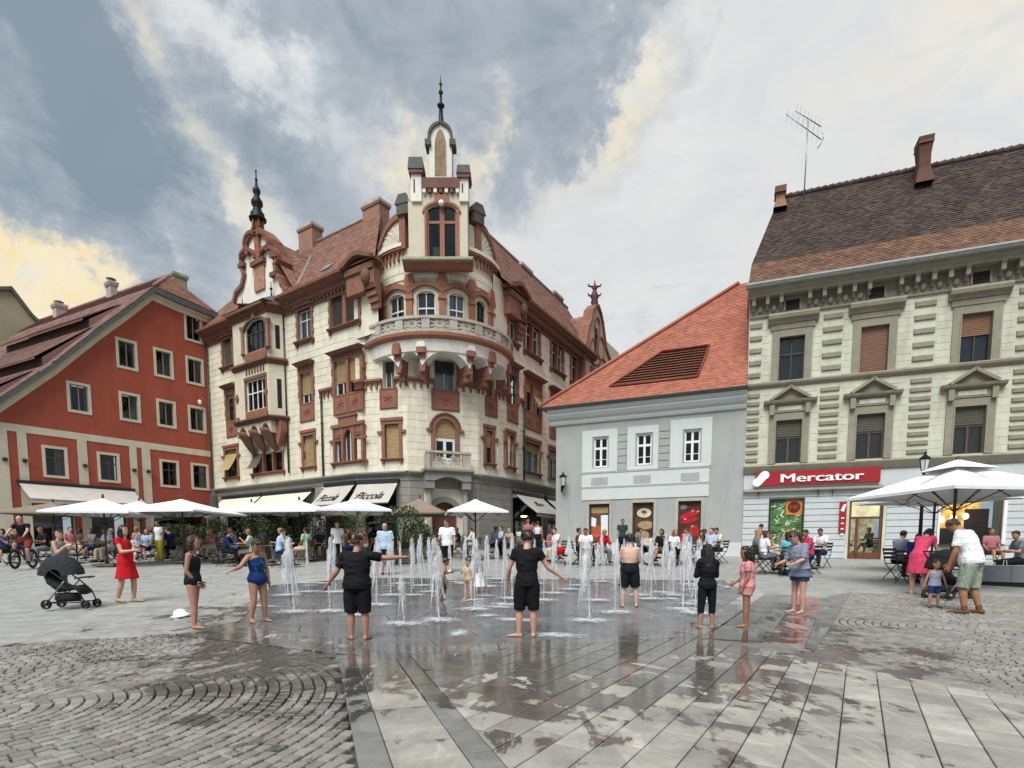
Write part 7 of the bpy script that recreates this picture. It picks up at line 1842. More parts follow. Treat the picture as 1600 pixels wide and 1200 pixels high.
def body_mesh(B, skin, voxel, toes=True, fine=True, footdir=None, torso=True):
  mb = MB(); H = B.H; k = B.kid; f = sqrt(B.fat)
  mb.loft(torso_rings(B), skin, 14); head_mesh(mb, B, skin)
  for i in (0, 1):
    S, E, W, fv = B.arm[i]; S, E, W = map(B.mv, (S, E, W)); a = f*(1-.06*k)
    limb(mb, B.mv(B.neck)-B.Rt @ Vector((0, 0, .03*H)), S, .030*H, .031*H, skin); limb(mb, S, E, .029*H*a, .0225*H*a, skin, mid=(.4, .0275*H*a)); limb(mb, E, W, .0235*H*a, .0150*H*a, skin, mid=(.25, .0245*H*a)); hand_palm(mb, B, i, skin)
    P, K, A = map(B.mv, B.leg[i]); limb(mb, P, K, .053*H*f, .034*H*f, skin, mid=(.35, .049*H*f)); limb(mb, K, A, .0335*H*f, .0205*H*f, skin, mid=(.3, .0355*H*f))
    fd = foot_dir(B, i, footdir); up = Vector((0, 0, 1)); s = fd.cross(up).normalized(); g = A+Vector((0, 0, -.032*H*.55))
    pd = foot_pitch(B, i)
    if pd is not None: fd = pd[0]; up = pd[1]; g = A+(-up)*.032*H*.55
    mb.loft([(g-fd*.032*H, s*.013*H, up*.014*H), (g-fd*.018*H, s*.020*H, up*.022*H), (g+fd*.02*H, s*.022*H, up*.021*H), (g+fd*.065*H-up*.004*H, s*.026*H, up*.014*H), (g+fd*.10*H-up*.008*H, s*.025*H, up*.010*H), (g+fd*.118*H-up*.010*H, s*.015*H, up*.006*H)], skin, 10)
  me = remesh(mb, 'person', voxel, 2 if fine else 1)
  return me
def foot_dir(B, i, footdir):
  sg = -1 if i == 0 else 1; d = Vector((sg*.18, 1, 0)) if not footdir else Vector((footdir[i][0], footdir[i][1], 0)); return d.normalized()
def foot_pitch(B, i):
  P, K, A = B.leg[i]; sh = (A-K).normalized()
  if sh.z < -.8 or A.z < min(B.leg[0][2].z, B.leg[1][2].z)+.03*B.H: return None
  s = Vector((1, 0, 0)); fd = s.cross(sh); fd = fd if fd.y > 0 else -fd
  return (fd+sh*.4).normalized(), -(sh-fd*.4).normalized()
def join_mesh(me, mb, name):
  """append extra geometry to a remeshed body"""
  if not mb.v: return me
  v = [tuple(x.co) for x in me.vertices]; f = [tuple(p.vertices) for p in me.polygons]; b = len(v); mi = [0]*len(f)
  mats = [me.materials[0]]
  for m in mb.mats:
    if m not in mats: mats.append(m)
  mi += [mats.index(mb.mats[k]) for k in mb.m]; f += [tuple(i+b for i in q) for q in mb.f]; v += mb.v
  n = bpy.data.meshes.new(name); n.from_pydata(v, [], f)
  for m in mats: n.materials.append(m)
  n.polygons.foreach_set('material_index', mi); n.polygons.foreach_set('use_smooth', [True]*len(f)); n.update(); return n
def face(mb, B):
  h = B.hh; c = B.mv(B.head); Rm = B.Rhead; V = lambda x, y, z: c+Rm @ Vector((x*h, y*h, z*h)); vv = lambda x, y, z: Rm @ Vector((x*h, y*h, z*h))
  for s in (-1, 1):
    mb.loft([(V(s*.145, .375, .035), vv(.045, 0, 0), vv(0, 0, .016)), (V(s*.145, .40, .035), vv(.035, 0, 0), vv(0, 0, .012))], EYE, 8)
    mb.loft([(V(s*.14, .375, .115), vv(.07, 0, 0), vv(0, 0, .014)), (V(s*.14, .41, .115), vv(.06, 0, 0), vv(0, 0, .010))], HR['brown'], 6)
  mb.loft([(V(0, .33, -.27), vv(.09, 0, 0), vv(0, 0, .028)), (V(0, .385, -.27), vv(.07, 0, 0), vv(0, 0, .018))], LIP, 8)
def garment(B, kind, m, voxel, p=None):
  mb = MB(); H = B.H; f = sqrt(B.fat); k = B.kid; p = p or {}
  def sleeve(frac, r0=.040, r1=.036):
    for i in (0, 1):
      S, E, W, fv = B.arm[i]; S, E, W = map(B.mv, (S, E, W)); c0 = B.mv(B.neck)-B.Rt @ Vector((0, 0, .035*H))
      limb(mb, c0, S, .036*H, .038*H, m)
      e = S.lerp(E, min(frac, 1)); d = (E-S).normalized(); limb(mb, S, e, r0*H*f, r1*H*f, m, mid=None, flat=frac < 1.01)
      if frac > 1: limb(mb, E, E.lerp(W, frac-1), .031*H*f, .026*H*f, m)
  if kind in ('tee', 'tank', 'long', 'swim', 'vest'):
    g = {'tee': .016, 'tank': .010, 'long': .012, 'swim': .004, 'vest': .010}[kind]*H*.7+p.get('g', 0)
    rr = torso_rings(B, g, lo=-.14 if kind == 'swim' else p.get('lo', -.05), hi=.95 if kind in ('tee', 'long') else .93)
    if kind in ('tank', 'swim', 'vest'):
      rr = rr[:-1]; c, a, b = rr[-1]; rr.append((c+B.Rt @ Vector((0, 0, .035*H)), a*.72, b*.8))
    else: c, a, b = rr[-1]; rr.append((c+B.Rt @ Vector((0, 0, .02*H)), a*.62, b*.8))
    if p.get('hem'):  # flared or loose lower edge
      c, a, b = rr[0]; rr[0] = (c, a*p['hem'], b*p['hem'])
    mb.loft(rr, m, 16)
    if kind == 'tee': sleeve(p.get('sl', .62))
    if kind == 'long': sleeve(p.get('sl', 1.9), .036, .031)
    if kind in ('tank', 'swim', 'vest'):
      for sg in (-1, 1):
        n0 = B.mv(B.neck); Rm = B.Rt
        mb.tube([n0+Rm @ Vector((sg*.055*H, .045*H, -.06*H)), n0+Rm @ Vector((sg*.056*H, .012*H, -.004*H)), n0+Rm @ Vector((sg*.055*H, -.042*H, -.06*H))], (.012 if kind != 'swim' else .009)*H, m, 6)
  if kind in ('shorts', 'trousers', 'leggings'):
    g = {'shorts': .014, 'trousers': .012, 'leggings': .004}[kind]*H; g += p.get('g', 0)
    rr = torso_rings(B, g*.8, lo=-.14, hi=.37); mb.loft(rr, m, 16)
    fr = p.get('len', {'shorts': .95, 'trousers': 1.95, 'leggings': 1.6}[kind])
    for i in (0, 1):
      P, K, A = map(B.mv, B.leg[i]); ra = .053*H*f+g; rk = .036*H*f+g
      e = P.lerp(K, min(fr, 1)); rr_ = ra+(rk-ra)*min(fr, 1); limb(mb, P, e, ra, rr_, m, n=12, mid=(.4, ra*.95), flat=fr <= 1.01)
      if fr > 1: limb(mb, K, K.lerp(A, fr-1), rk, (rk*1.0 if kind == 'shorts' else .024*H*f+g*(.6 if kind == 'leggings' else 1)), m, mid=(.3, .036*H*f+g) if kind != 'shorts' else None, flat=True)
  if kind in ('dress', 'skirt'):
    if kind == 'dress':
      mb.loft(torso_rings(B, .009*H, lo=.3, hi=.93), m, 16);
      if p.get('sleeve', .4): sleeve(p.get('sleeve', .4), .036, .038)
      else:
        for sg in (-1, 1):
          n0 = B.mv(B.neck); Rm = B.Rt; mb.tube([n0+Rm @ Vector((sg*.055*H, .045*H, -.06*H)), n0+Rm @ Vector((sg*.056*H, .012*H, -.004*H)), n0+Rm @ Vector((sg*.055*H, -.042*H, -.06*H))], .012*H, m, 6)
    L_ = p.get('hemlen', .30)*H; fl = p.get('flare', .155)*H; Rm = B.Rh; w = B.mv(B.waist); mid = p.get('hip', .118)*H
    kn = (B.mv(B.leg[0][1])+B.mv(B.leg[1][1]))/2; hp = (B.mv(B.leg[0][0])+B.mv(B.leg[1][0]))/2; d = (kn-hp).normalized();
    pe = B.mv(B.pel); n = 28; rings = [(w, Rm @ Vector((.082*H, 0, 0)), Rm @ Vector((0, .068*H, 0))), (pe+(w-pe)*.3, Rm @ Vector((mid, 0, 0)), Rm @ Vector((0, mid*.86, 0)))]
    for t in (.25, .5, .75, 1.0): rings.append((pe+d*L_*t, Vector((mid+(fl-mid)*t, 0, 0)), Vector((0, (mid+(fl-mid)*t)*.82, 0))))
    vs = []; fs = []
    rnd = random.Random(int(H*1000))
    ph = rnd.random()*6
    for j, (c, a, b) in enumerate(rings):
      for i in range(n):
        t = 2*pi*i/n; wv = 1+(.055*sin(t*7+ph)+.03*sin(t*11+ph*2))*max(0, j-1)/4; vs.append(c+a*cos(t)*wv+b*sin(t)*wv)
    for j in range(len(rings)-1):
      for i in range(n): fs.append((j*n+i, j*n+(i+1) % n, (j+1)*n+(i+1) % n, (j+1)*n+i))
    fs += [tuple(range(n-1, -1, -1)), tuple((len(rings)-1)*n+i for i in range(n))]
    mb.add(vs, fs, m, True)
  if kind == 'shoes':
    for i in (0, 1):
      P, K, A = map(B.mv, B.leg[i]); fd = foot_dir(B, i, p.get('fd')); up = Vector((0, 0, 1)); s = fd.cross(up).normalized(); g = A+Vector((0, 0, -.032*H*.55))
      pd = foot_pitch(B, i)
      if pd is not None: fd, up = pd; g = A-up*.032*H*.55
      mb.loft([(g-fd*.040*H, s*.018*H, up*.020*H), (g-fd*.02*H, s*.026*H, up*.028*H), (g+fd*.02*H, s*.028*H, up*.027*H), (g+fd*.07*H-up*.002*H, s*.032*H, up*.019*H), (g+fd*.12*H-up*.006*H, s*.028*H, up*.014*H), (g+fd*.138*H-up*.008*H, s*.014*H, up*.008*H)], m, 10)
      if p.get('sock'): limb(mb, A, A.lerp(K, p['sock']), .027*H, .029*H, m)
  return remesh(mb, kind, voxel, 2) if kind not in ('skirt',) else remesh(mb, kind, voxel, 1)
def hair(B, style, m, voxel):
  mb = MB(); h = B.hh; c = B.mv(B.head); Rm = B.Rhead; V = lambda x, y, z: c+Rm @ Vector((x*h, y*h, z*h)); vv = lambda x, y, z: Rm @ Vector((x*h, y*h, z*h))
  g = .035
  rings = []
  top = ((-.20, .29, .22, -.18), (-.08, .34, .30, -.14), (.05, .375, .36, -.09), (.18, .385, .41, -.05), (.30, .36, .42, -.04), (.42, .28, .34, -.04), (.50, .17, .22, -.04), (.545, .06, .08, -.04))
  if style == 'short' or style == 'crop': top = top if style == 'short' else tuple((z, w+.002, d-.004, y) for z, w, d, y in top)
  for z, w, d, y in top: rings.append((V(0, y, z), vv(w, 0, 0), vv(0, d, 0)))
  mb.loft(rings, m, 14)
  if style in ('short', 'long', 'bob', 'pony', 'bun'): mb.loft([(V(0, .26, .27), vv(.26, 0, 0), vv(0, .12, 0)), (V(0, .27, .37), vv(.25, 0, 0), vv(0, .14, 0)), (V(0, .12, .47), vv(.2, 0, 0), vv(0, .15, 0))], m, 10)
  if style == 'long':
    L_ = 1.75
    for s, x, w, y in ((0, 0, .33, -.42), (0, -.22, .17, -.30), (0, .22, .17, -.30), (0, -.34, .10, .02), (0, .34, .10, .02)):
      mb.loft([(V(x, y+.10, .1), vv(w*1.1, 0, 0), vv(0, .2, 0)), (V(x, y, -.3), vv(w*1.1, 0, 0), vv(0, .17, 0)), (V(x*1.1, y-.05, -.8), vv(w*1.05, 0, 0), vv(0, .14, 0)), (V(x*1.1, y-.06, -1.25), vv(w*.85, 0, 0), vv(0, .11, 0)), (V(x, y-.04, -L_), vv(w*.4, 0, 0), vv(0, .06, 0))], m, 10)
  if style == 'bob':
    for x in (-.27, 0, .27): mb.loft([(V(x, -.12, .15), vv(.16, 0, 0), vv(0, .24, 0)), (V(x, -.14, -.2), vv(.17, 0, 0), vv(0, .24, 0)), (V(x*.95, -.12, -.5), vv(.13, 0, 0), vv(0, .18, 0))], m, 8)
  if style == 'pony': mb.loft([(V(0, -.36, .25), vv(.1, 0, 0), vv(0, .1, 0)), (V(0, -.52, .1), vv(.13, 0, 0), vv(0, .12, 0)), (V(0, -.54, -.3), vv(.13, 0, 0), vv(0, .11, 0)), (V(0, -.48, -.75), vv(.05, 0, 0), vv(0, .05, 0))], m, 8)
  if style == 'bun': mb.sphere(V(0, -.4, .28), .17*h, .17*h, .15*h, m, 8, 6)
  return remesh(mb, 'hair', voxel, 1)
def person(loc, face_az, B, skin='light', hairdef=('short', 'brown'), wear=(), label='', group=None, fine=True, extra=None, footdir=None, name='person', facez=True):
  """face_az: compass direction the figure faces, 0 = away from the camera (+Y), pi = towards it, measured towards +X"""
  vx = (.0095 if B.H > 1.2 else .008) if fine else .017
  root = empty(name, loc, -face_az, label=label, cat='person', group=group)
  me = body_mesh(B, SK[skin], vx, fine=fine, footdir=footdir); ex = MB()
  if fine:
    for i in (0, 1): fingers(ex, B, i, SK[skin])
  if facez: face(ex, B)
  if extra: extra(ex, B)
  me = join_mesh(me, ex, 'body'); o = bpy.data.objects.new('body', me); link(o, root)
  if hairdef: hm_ = hair(B, hairdef[0], HR[hairdef[1]], vx); ruffle(hm_, .014, (45, 45, 18), B.H*3); ho = bpy.data.objects.new('hair', hm_); link(ho, root)
  for w in wear:
    kind, mm = w[0], w[1]; p = w[2] if len(w) > 2 else None
    nm = {'tee': 't_shirt', 'tank': 'tank_top', 'long': 'long_sleeve_top', 'swim': 'swimsuit', 'vest': 'vest', 'shorts': 'shorts', 'trousers': 'trousers', 'leggings': 'leggings', 'dress': 'dress', 'skirt': 'skirt', 'shoes': 'shoes'}[kind]
    g = garment(B, kind, mm, vx*1.1, p)
    if fine and kind not in ('swim', 'shoes'): ruffle(g, .009 if kind in ('tee', 'long', 'vest', 'dress') else .005, (10, 10, 16) if kind in ('tee', 'long', 'tank', 'vest') else (13, 13, 5), B.H*7, .55 if kind in ('tee', 'long', 'vest', 'tank', 'skirt') else 0)
    g.materials.clear(); g.materials.append(mm); link(bpy.data.objects.new(nm, g), root)
  return root
DOWN = ((.14, .0, -1), (.05, .12, -1))
def stand(px, feet_y, top_y, **kw):
  """ground point and height of a standing figure from its feet and head rows"""
  p = G(px, feet_y); H = (at(px, top_y, p.y).z-p.z); return p, H
def face_to(px_dir): return px_dir
bk = fab('black', '17171a'); wh = fab('white', 'e4e6ea'); nv_ = fab('navy', '1d2c55'); gy = fab('grey', '6c7078')
p, H = stand(560, 999, 830)
B = Body(H, .45, fat=1.16, arms=(((.45, -.1, -.9), (.62, .15, -.75)), ((1, .12, -.18), (1, .35, .05))), head=(.12, -.55), legs=(((.06, 0, -1), (.0, 0, -1)), ((.06, .03, -1), (.02, -.03, -1))))
person(p, R(4), B, 'mid', ('short', 'brown'), (('tee', bk, {'sl': .75, 'g': .012}), ('shorts', bk, {'len': .98, 'g': .008})), 'boy in loose black T-shirt and shorts stretching one arm over the jets', footdir=((-.5, .8), (.1, 1)))
p, H = stand(823, 995, 826)
B = Body(H, .4, fat=.98, twist=-.15, arms=(((.34, .12, -.9), (.10, .40, -.9)), ((.50, .05, -.8), (.95, .15, -.65))), head=(.25, -.2), legs=(((.07, .03, -1), (.02, -.02, -1)), ((.04, 0, -1), (.0, 0, -1))))
person(p, R(-2), B, 'light', ('crop', 'black'), (('tee', bk, {'sl': .45}), ('shorts', fab('black2', '121214'), {'len': .98, 'g': .004})), 'slim boy in tight black T-shirt and shorts holding both arms away from his sides', footdir=((-.8, .3), (.15, 1)))
p, H = stand(983, 948, 833)
B = Body(H, .45, fat=1.14, arms=(((.18, .25, -1), (-.2, .75, -.35)), ((.18, .25, -1), (-.2, .75, -.35))), head=(.15, .1), legs=(((.12, .02, -1), (.03, -.02, -1)), ((.14, .05, -1), (.05, -.05, -1))))
person(p, R(8), B, 'pale', ('short', 'black'), (('shorts', fab('black3', '1a1b1e'), {'len': .9, 'g': .016}),), 'shirtless boy in black swimming shorts seen from behind among the jets')
p, H = stand(1103, 982, 849)
B = Body(H, .45, True, arms=(((.15, .2, -1), (-.3, .6, .1)), ((.15, .2, -1), (-.3, .6, .1))), head=(.1, 0), legs=(((.06, .0, -1), (.03, 0, -1)), ((.06, .0, -1), (.03, 0, -1))))
person(p, R(-3), B, 'mid', ('long', 'black'), (('long', fab('black4', '16171b'), {'sl': 1.5, 'lo': -.05}), ('leggings', fab('black5', '15161b'), {'len': 1.62})), 'girl with long black hair wearing a black top and cropped leggings', footdir=((-.1, 1), (.5, .8)))
p, H = stand(1165, 979, 853)
B = Body(H, .55, True, arms=(((.15, .0, -1), (.0, .35, -.8)), ((.08, .15, -1), (-.2, .6, -.4))), head=(.05, .25), legs=(((.05, .05, -1), (.0, -.03, -1)), ((.03, -.03, -1), (.0, -.03, -1))))
person(p, R(-70), B, 'tan', ('long', 'black'), (('tee', fab('pink', 'cf8f92'), {'sl': .55, 'lo': -.14, 'g': .01}), ('shorts', fab('pink2', 'c58a8e'), {'len': .35, 'g': .006})), 'girl in a wet pink T-shirt dress standing right of the fountain')
p, H = stand(1247, 957, 826)
B = Body(H, .4, True, lean=(.10, .08), arms=(((.20, .35, -1), (-.05, 1, -.35)), ((.15, .3, -1), (-.1, 1, -.25))), head=(.55, 0), legs=(((.04, .05, -1), (.0, -.03, -1)), ((.04, .0, -1), (.0, -.0, -1))))
person(p, R(-112), B, 'light', ('pony', 'brown'), (('tee', fab('greyblue', '84889a'), {'sl': .9, 'g': .02, 'lo': .08}), ('skirt', fab('greyblue2', '5c6478'), {'hemlen': .06, 'flare': .15, 'hip': .115}), ('shorts', fab('denim', '3f5a78'), {'len': .42, 'g': .008})), 'girl in grey blue top and denim shorts looking down at the hem she holds')
p, H = stand(305, 981, 836)
B = Body(H, .45, True, arms=(((.05, -.05, -1), (-.2, .45, -.85)), ((.06, -.15, -1), (-.25, .45, -.8))), head=(.05, 0), legs=(((.04, -.06, -1), (.0, -.12, -1)), ((.04, .09, -1), (.0, -.02, -1))))
person(p, R(78), B, 'mid', ('bob', 'brown'), (('vest', fab('black6', '1b1d22'), {'lo': -.04}), ('swim', fab('purple', '4d4668'), {'g': -.002})), 'girl in black sleeveless top and purple swimsuit standing side on at left')
p, H = stand(405, 971, 839)
def print_(mb, B): pass
swm = fab('swimblue', '1d3a6e')
B = Body(H, .5, True, fat=1.12, lean=(.12, .10), arms=(((.25, -.1, -1), (.10, .1, -1)), ((.75, .3, -.75), (.95, .45, -.28))), head=(.35, .0), legs=(((.05, .05, -1), (.05, -.03, -1)), ((.09, .15, -1), (.12, -.15, -1))))
r_ = person(p, R(128), B, 'mid', ('pony', 'brown'), (('swim', swm),), 'girl in navy swimsuit with green pattern reaching a hand towards a jet')
q = MB(); f0 = B.mv(B.chest); Rm = B.Rt; rn = random.Random(3)
for i in range(9):
  x, z = rn.uniform(-.05, .06)*H, rn.uniform(-.16, .02)*H; y = .079*H*sqrt(max(.2, 1-(x/(.1*H))**2)); l = rn.uniform(.02, .04)*H
  c0 = f0+Rm @ Vector((x, y, z)); q.add([c0+Rm @ Vector((-l*.3, 0, -l)), c0+Rm @ Vector((l*.4, 0, -l*.2)), c0+Rm @ Vector((l*.5, 0, l)), c0+Rm @ Vector((-l*.2, 0, l*.3))], [(0, 1, 2, 3)], mat('teal_print', '2e8a86', .7, .2))
link(bpy.data.objects.new('teal_pattern', q.mesh('teal_pattern')), r_)
p, H = stand(201, 940, 820)
B = Body(H, 0, True, lean=(-.08, 0), arms=(((.15, .35, -1), (-.35, 1, .1)), ((.10, .45, -1), (-.35, 1, .15))), head=(-.05, -.15), legs=(((.04, .16, -1), (.0, -.06, -1)), ((.04, -.12, -1), (.02, -.30, -1))))
red = fab('red', 'b81822')
wr = person(p, R(100), B, 'light', ('long', 'black'), (('dress', red, {'hemlen': .20, 'flare': .15, 'hip': .105, 'sleeve': .35}), ('shoes', fab('beige', 'b7a28c'))), 'woman in a short red dress with long black hair carrying a baby')
f_ = Vector((sin(R(100)), cos(R(100)), 0)); s_ = Vector((cos(R(100)), -sin(R(100)), 0))
Bb = Body(.66, 1.15, arms=(((.3, .6, -.6), (.0, 1, -.2)), ((.3, .6, -.6), (.0, 1, -.2))), legs=(((.5, .9, -.5), (.1, -.2, -1)), ((.5, .9, -.5), (.1, -.2, -1))), head=(.1, .2))
person(p+f_*.25+Vector((0, 0, H*.53)), R(110), Bb, 'pale', ('crop', 'blond'), (('tee', fab('babyblue', 'aebbc4')), ('shorts', fab('babydark', '3a3d42'), {'len': .7})), 'baby in pale top and dark shorts held by the woman in red')
p = GX(92, 12.6); H = at(92, 829, p.y).z-p.z
B = Body(H, 0, True, fat=1.12, lean=(-.02, 0), arms=(((.15, .3, -1), (-.35, .65, .8)), ((.15, .35, -1), (-.3, .7, .75))), head=(-.0, -.2))
person(p, R(85), B, 'light', ('bun', 'brown'), (('tank', fab('greytank', '6f7275'), {'g': .01}), ('trousers', fab('darkgrey', '4c4e52'))), 'woman in grey tank top raising a small bottle to her mouth behind the pushchair', extra=lambda mb, B: mb.tube([B.mv(B.arm[1][2])+Vector((0, .05, .02)), B.mv(B.arm[1][2])+Vector((-.04, .12, .05))], .022, M_['lamp_glass'], 8))
p, H = stand(1458, 949, 874)
B = Body(H, 1.0, arms=(((.45, .05, -1), (.30, .1, -1)), ((.45, .05, -1), (.30, .1, -1))), legs=(((.10, .05, -1), (.02, -.02, -1)), ((.12, .05, -1), (.04, -.02, -1))))
person(p, R(186), B, 'mid', ('short', 'brown'), (('tank', fab('lilacgrey', 'a2a3b8'), {'lo': -.05, 'g': .008, 'hem': 1.05}), ('shorts', fab('blue', '2c3a72'), {'len': .7}), ('shoes', fab('brownshoe', '5b4a40'))), 'toddler in pale sleeveless top and blue shorts facing the camera')
p, H = stand(1513, 958, 800)
B = Body(H*1.0, 0, fat=1.08, lean=(.36, .0), arms=(((.18, .05, -1), (-.05, .35, -1)), ((.15, .15, -1), (-.1, .5, -.8))), head=(.45, .25), legs=(((.03, .18, -1), (.06, -.16, -1)), ((.05, -.02, -1), (.0, -.30, -1))))
person(p, R(-32), B, 'tan', ('crop', 'brown'), (('tee', wh, {'sl': .75, 'g': .02}), ('shorts', mat('camo', '8f9a88', .85, .45, 14, .2, 30), {'len': 1.0, 'g': .012}), ('shoes', fab('tanshoe', '6a4a35'), {'sock': .18})), 'man in white T-shirt and camouflage shorts bending over beside the toddler')
p = GX(1437, 12.6); H = at(1437, 800, p.y).z-p.z
B = Body(1.66, 0, True, lean=(.62, .0), arms=(((.10, .4, -1), (-.05, .7, -.5)), ((.10, .45, -1), (-.05, .7, -.5))), head=(.35, .2), legs=(((.05, .0, -1), (.0, -.02, -1)), ((.06, .05, -1), (.0, -.05, -1))))
person(p, R(60), B, 'light', ('bob', 'black'), (('dress', fab('hotpink', 'cc4566'), {'hemlen': .22, 'flare': .145, 'sleeve': .35}), ('shoes', fab('beige', 'b7a28c'))), 'woman in bright pink dress leaning over a pushchair')
p, H = stand(699, 893, 811)
B = Body(H, 0, fat=1.08, arms=(((.22, .0, -1), (.05, .12, -1)), ((.18, .2, -1), (-.2, .9, -.15))), head=(.45, .1), legs=(((.05, .15, -1), (.02, -.02, -1)), ((.05, -.02, -1), (.02, -.08, -1))))
person(p, R(190), B, 'light', ('crop', 'brown'), (('tee', wh, {'sl': .7, 'g': .012}), ('shorts', bk, {'len': .95, 'g': .015}), ('shoes', wh)), 'man in white T-shirt and black shorts looking at his phone behind the jets', extra=lambda mb, B: mb.box(-.16, -.08, .30, .31, .93*B.H*.62*1.0, .93*B.H*.62+.14, EYE) if 0 else None)
p, H = stand(603, 897, 817)
B = Body(H, 0, fat=1.22, arms=(((.2, -.05, -1), (.05, .1, -1)), ((.2, -.05, -1), (.05, .1, -1))), head=(.25, 0), legs=(((.05, .1, -1), (.02, -.02, -1)), ((.05, -.05, -1), (.02, -.1, -1))))
person(p, R(176), B, 'light', None, (('tee', fab('paleblue', 'a9c0d8'), {'sl': .75, 'g': .014}), ('shorts', fab('navy2', '23262e'), {'len': .9, 'g': .012}), ('shoes', fab('brownshoe', '5b4a40'))), 'bald man in pale blue T-shirt and dark shorts standing behind the fountain')
p, H = stand(690, 938, 866)
B = Body(H, .75, lean=(.25, 0), arms=(((.3, .5, -.8), (.0, 1, .1)), ((.3, -.5, -.8), (.1, .3, -1))), legs=(((.05, .6, -1), (.0, -.5, -1)), ((.05, -.35, -1), (.0, -.8, -.6))))
person(p, R(60), B, 'tan', ('short', 'black'), (('shorts', fab('patterned', '55585c'), {'len': .9, 'g': .012}),), 'small bare-chested boy in grey shorts running through the jets')
p, H = stand(732, 937, 871)
B = Body(H, .8, arms=(((.5, .2, -.5), (-.6, .3, .7)), ((.3, .3, -.8), (-.4, .6, .3))), head=(.2, 0), legs=(((.12, .1, -1), (.05, -.05, -1)), ((.15, -.05, -1), (.05, -.1, -1))))
person(p, R(200), B, 'pale', ('short', 'brown'), (('shorts', fab('sand', 'bfa58c'), {'len': .3}), ('tank', fab('sandtop', 'c4a88e'), {'g': .004})), 'small child in sand coloured swimwear wiping its face between the jets')
p, H = stand(750, 925, 868)
B = Body(H, .75, lean=(.2, 0), arms=(((.3, .5, -.8), (.0, 1, .1)), ((.3, -.2, -.8), (.1, .3, -1))), legs=(((.05, .4, -1), (.0, -.3, -1)), ((.05, -.35, -1), (.0, -.8, -.6))))
person(p, R(-60), B, 'tan', ('short', 'black'), (('tee', fab('darktop', '34343a')), ('skirt', wh, {'hemlen': .30, 'flare': .2})), 'small child wrapped in a white towel running behind the jets')
p = GX(36, 19.3); H = 1.78
B = Body(H, 0, fat=1.1, lean=(.35, 0), arms=(((.25, .7, -.8), (.05, .8, -.7)), ((.25, .7, -.8), (.05, .8, -.7))), head=(-.2, .2), legs=(((.12, .75, -.9), (.0, -.35, -1)), ((.12, .25, -1), (.0, -.35, -1))))
CY = (p, H, B)
def quick(px, Y, topy, az, skin, hr, wear, label, arms=None, H=None, kid=0, fat=1.0, female=False, head=(0.1, 0), legs=None, lean=(0, 0), grp=None):
  p = GX(px, Y); H = H or at(px, topy, Y).z-p.z
  B = Body(H, kid, female, fat=fat, lean=lean, arms=arms or (DOWN, DOWN), head=head, legs=legs or (((.04, .05, -1), (.0, -.02, -1)), ((.05, -.04, -1), (.0, -.05, -1))))
  return person(p, az, B, skin, hr, wear, label, grp, fine=False)
hold = (((.15, .25, -1), (-.3, .9, .2)), ((.15, .25, -1), (-.3, .9, .2)))
quick(528, 20.5, 825, R(170), 'light', ('bob', 'brown'), (('tee', wh), ('trousers', bk)), 'woman in white T-shirt with a dark shoulder strap walking behind the fountain', female=True, H=1.66)
quick(250, 23, 824, R(200), 'mid', ('short', 'black'), (('tee', wh), ('trousers', fab('yellow', 'b9b42e'))), 'person in white top and yellow trousers near the left terrace', H=1.68)
quick(1392, 25.0, 804, R(90), 'light', ('crop', 'grey'), (('tee', fab('black7', '20242a')), ('trousers', gy)), 'grey-haired man in dark T-shirt standing by the pale boarded shopfront', arms=hold, H=1.78)
quick(1418, 25.3, 804, R(-90), 'light', ('short', 'brown'), (('tee', fab('black8', '1e2026')), ('trousers', fab('darkjean', '2a3040'))), 'man in black T-shirt standing between two others by the pale shopfront', arms=hold, H=1.80)
quick(1436, 25.0, 806, R(-60), 'mid', ('bob', 'black'), (('tee', fab('olive', '55503c')), ('trousers', bk)), 'dark-haired woman in olive top standing near the cafe window', female=True, H=1.70)
quick(825, 27.5, 818, R(0), 'mid', ('short', 'ginger'), (('tee', fab('rose', 'a86a70')), ('trousers', gy)), 'person in rose top walking towards the dark awnings', H=1.75)
quick(840, 27.3, 824, R(0), 'mid', ('short', 'black'), (('tank', fab('whitetop', 'd9d9da')), ('trousers', bk)), 'person in white vest top walking towards the dark awnings', H=1.66)
quick(1182, 22.5, 822, R(60), 'tan', ('short', 'black'), (('shorts', gy),), 'bare-chested young man leaning over a cafe table', lean=(.35, 0), arms=(((.1, .5, -1), (-.1, .9, -.5)), ((.1, .5, -1), (-.1, .9, -.5))), H=1.60)
quick(972, 27.0, 826, R(180), 'mid', ('short', 'black'), (('tee', fab('darkteal', '2a4040')), ('trousers', bk)), 'dark-haired man standing in front of the doughnut poster', H=1.75)
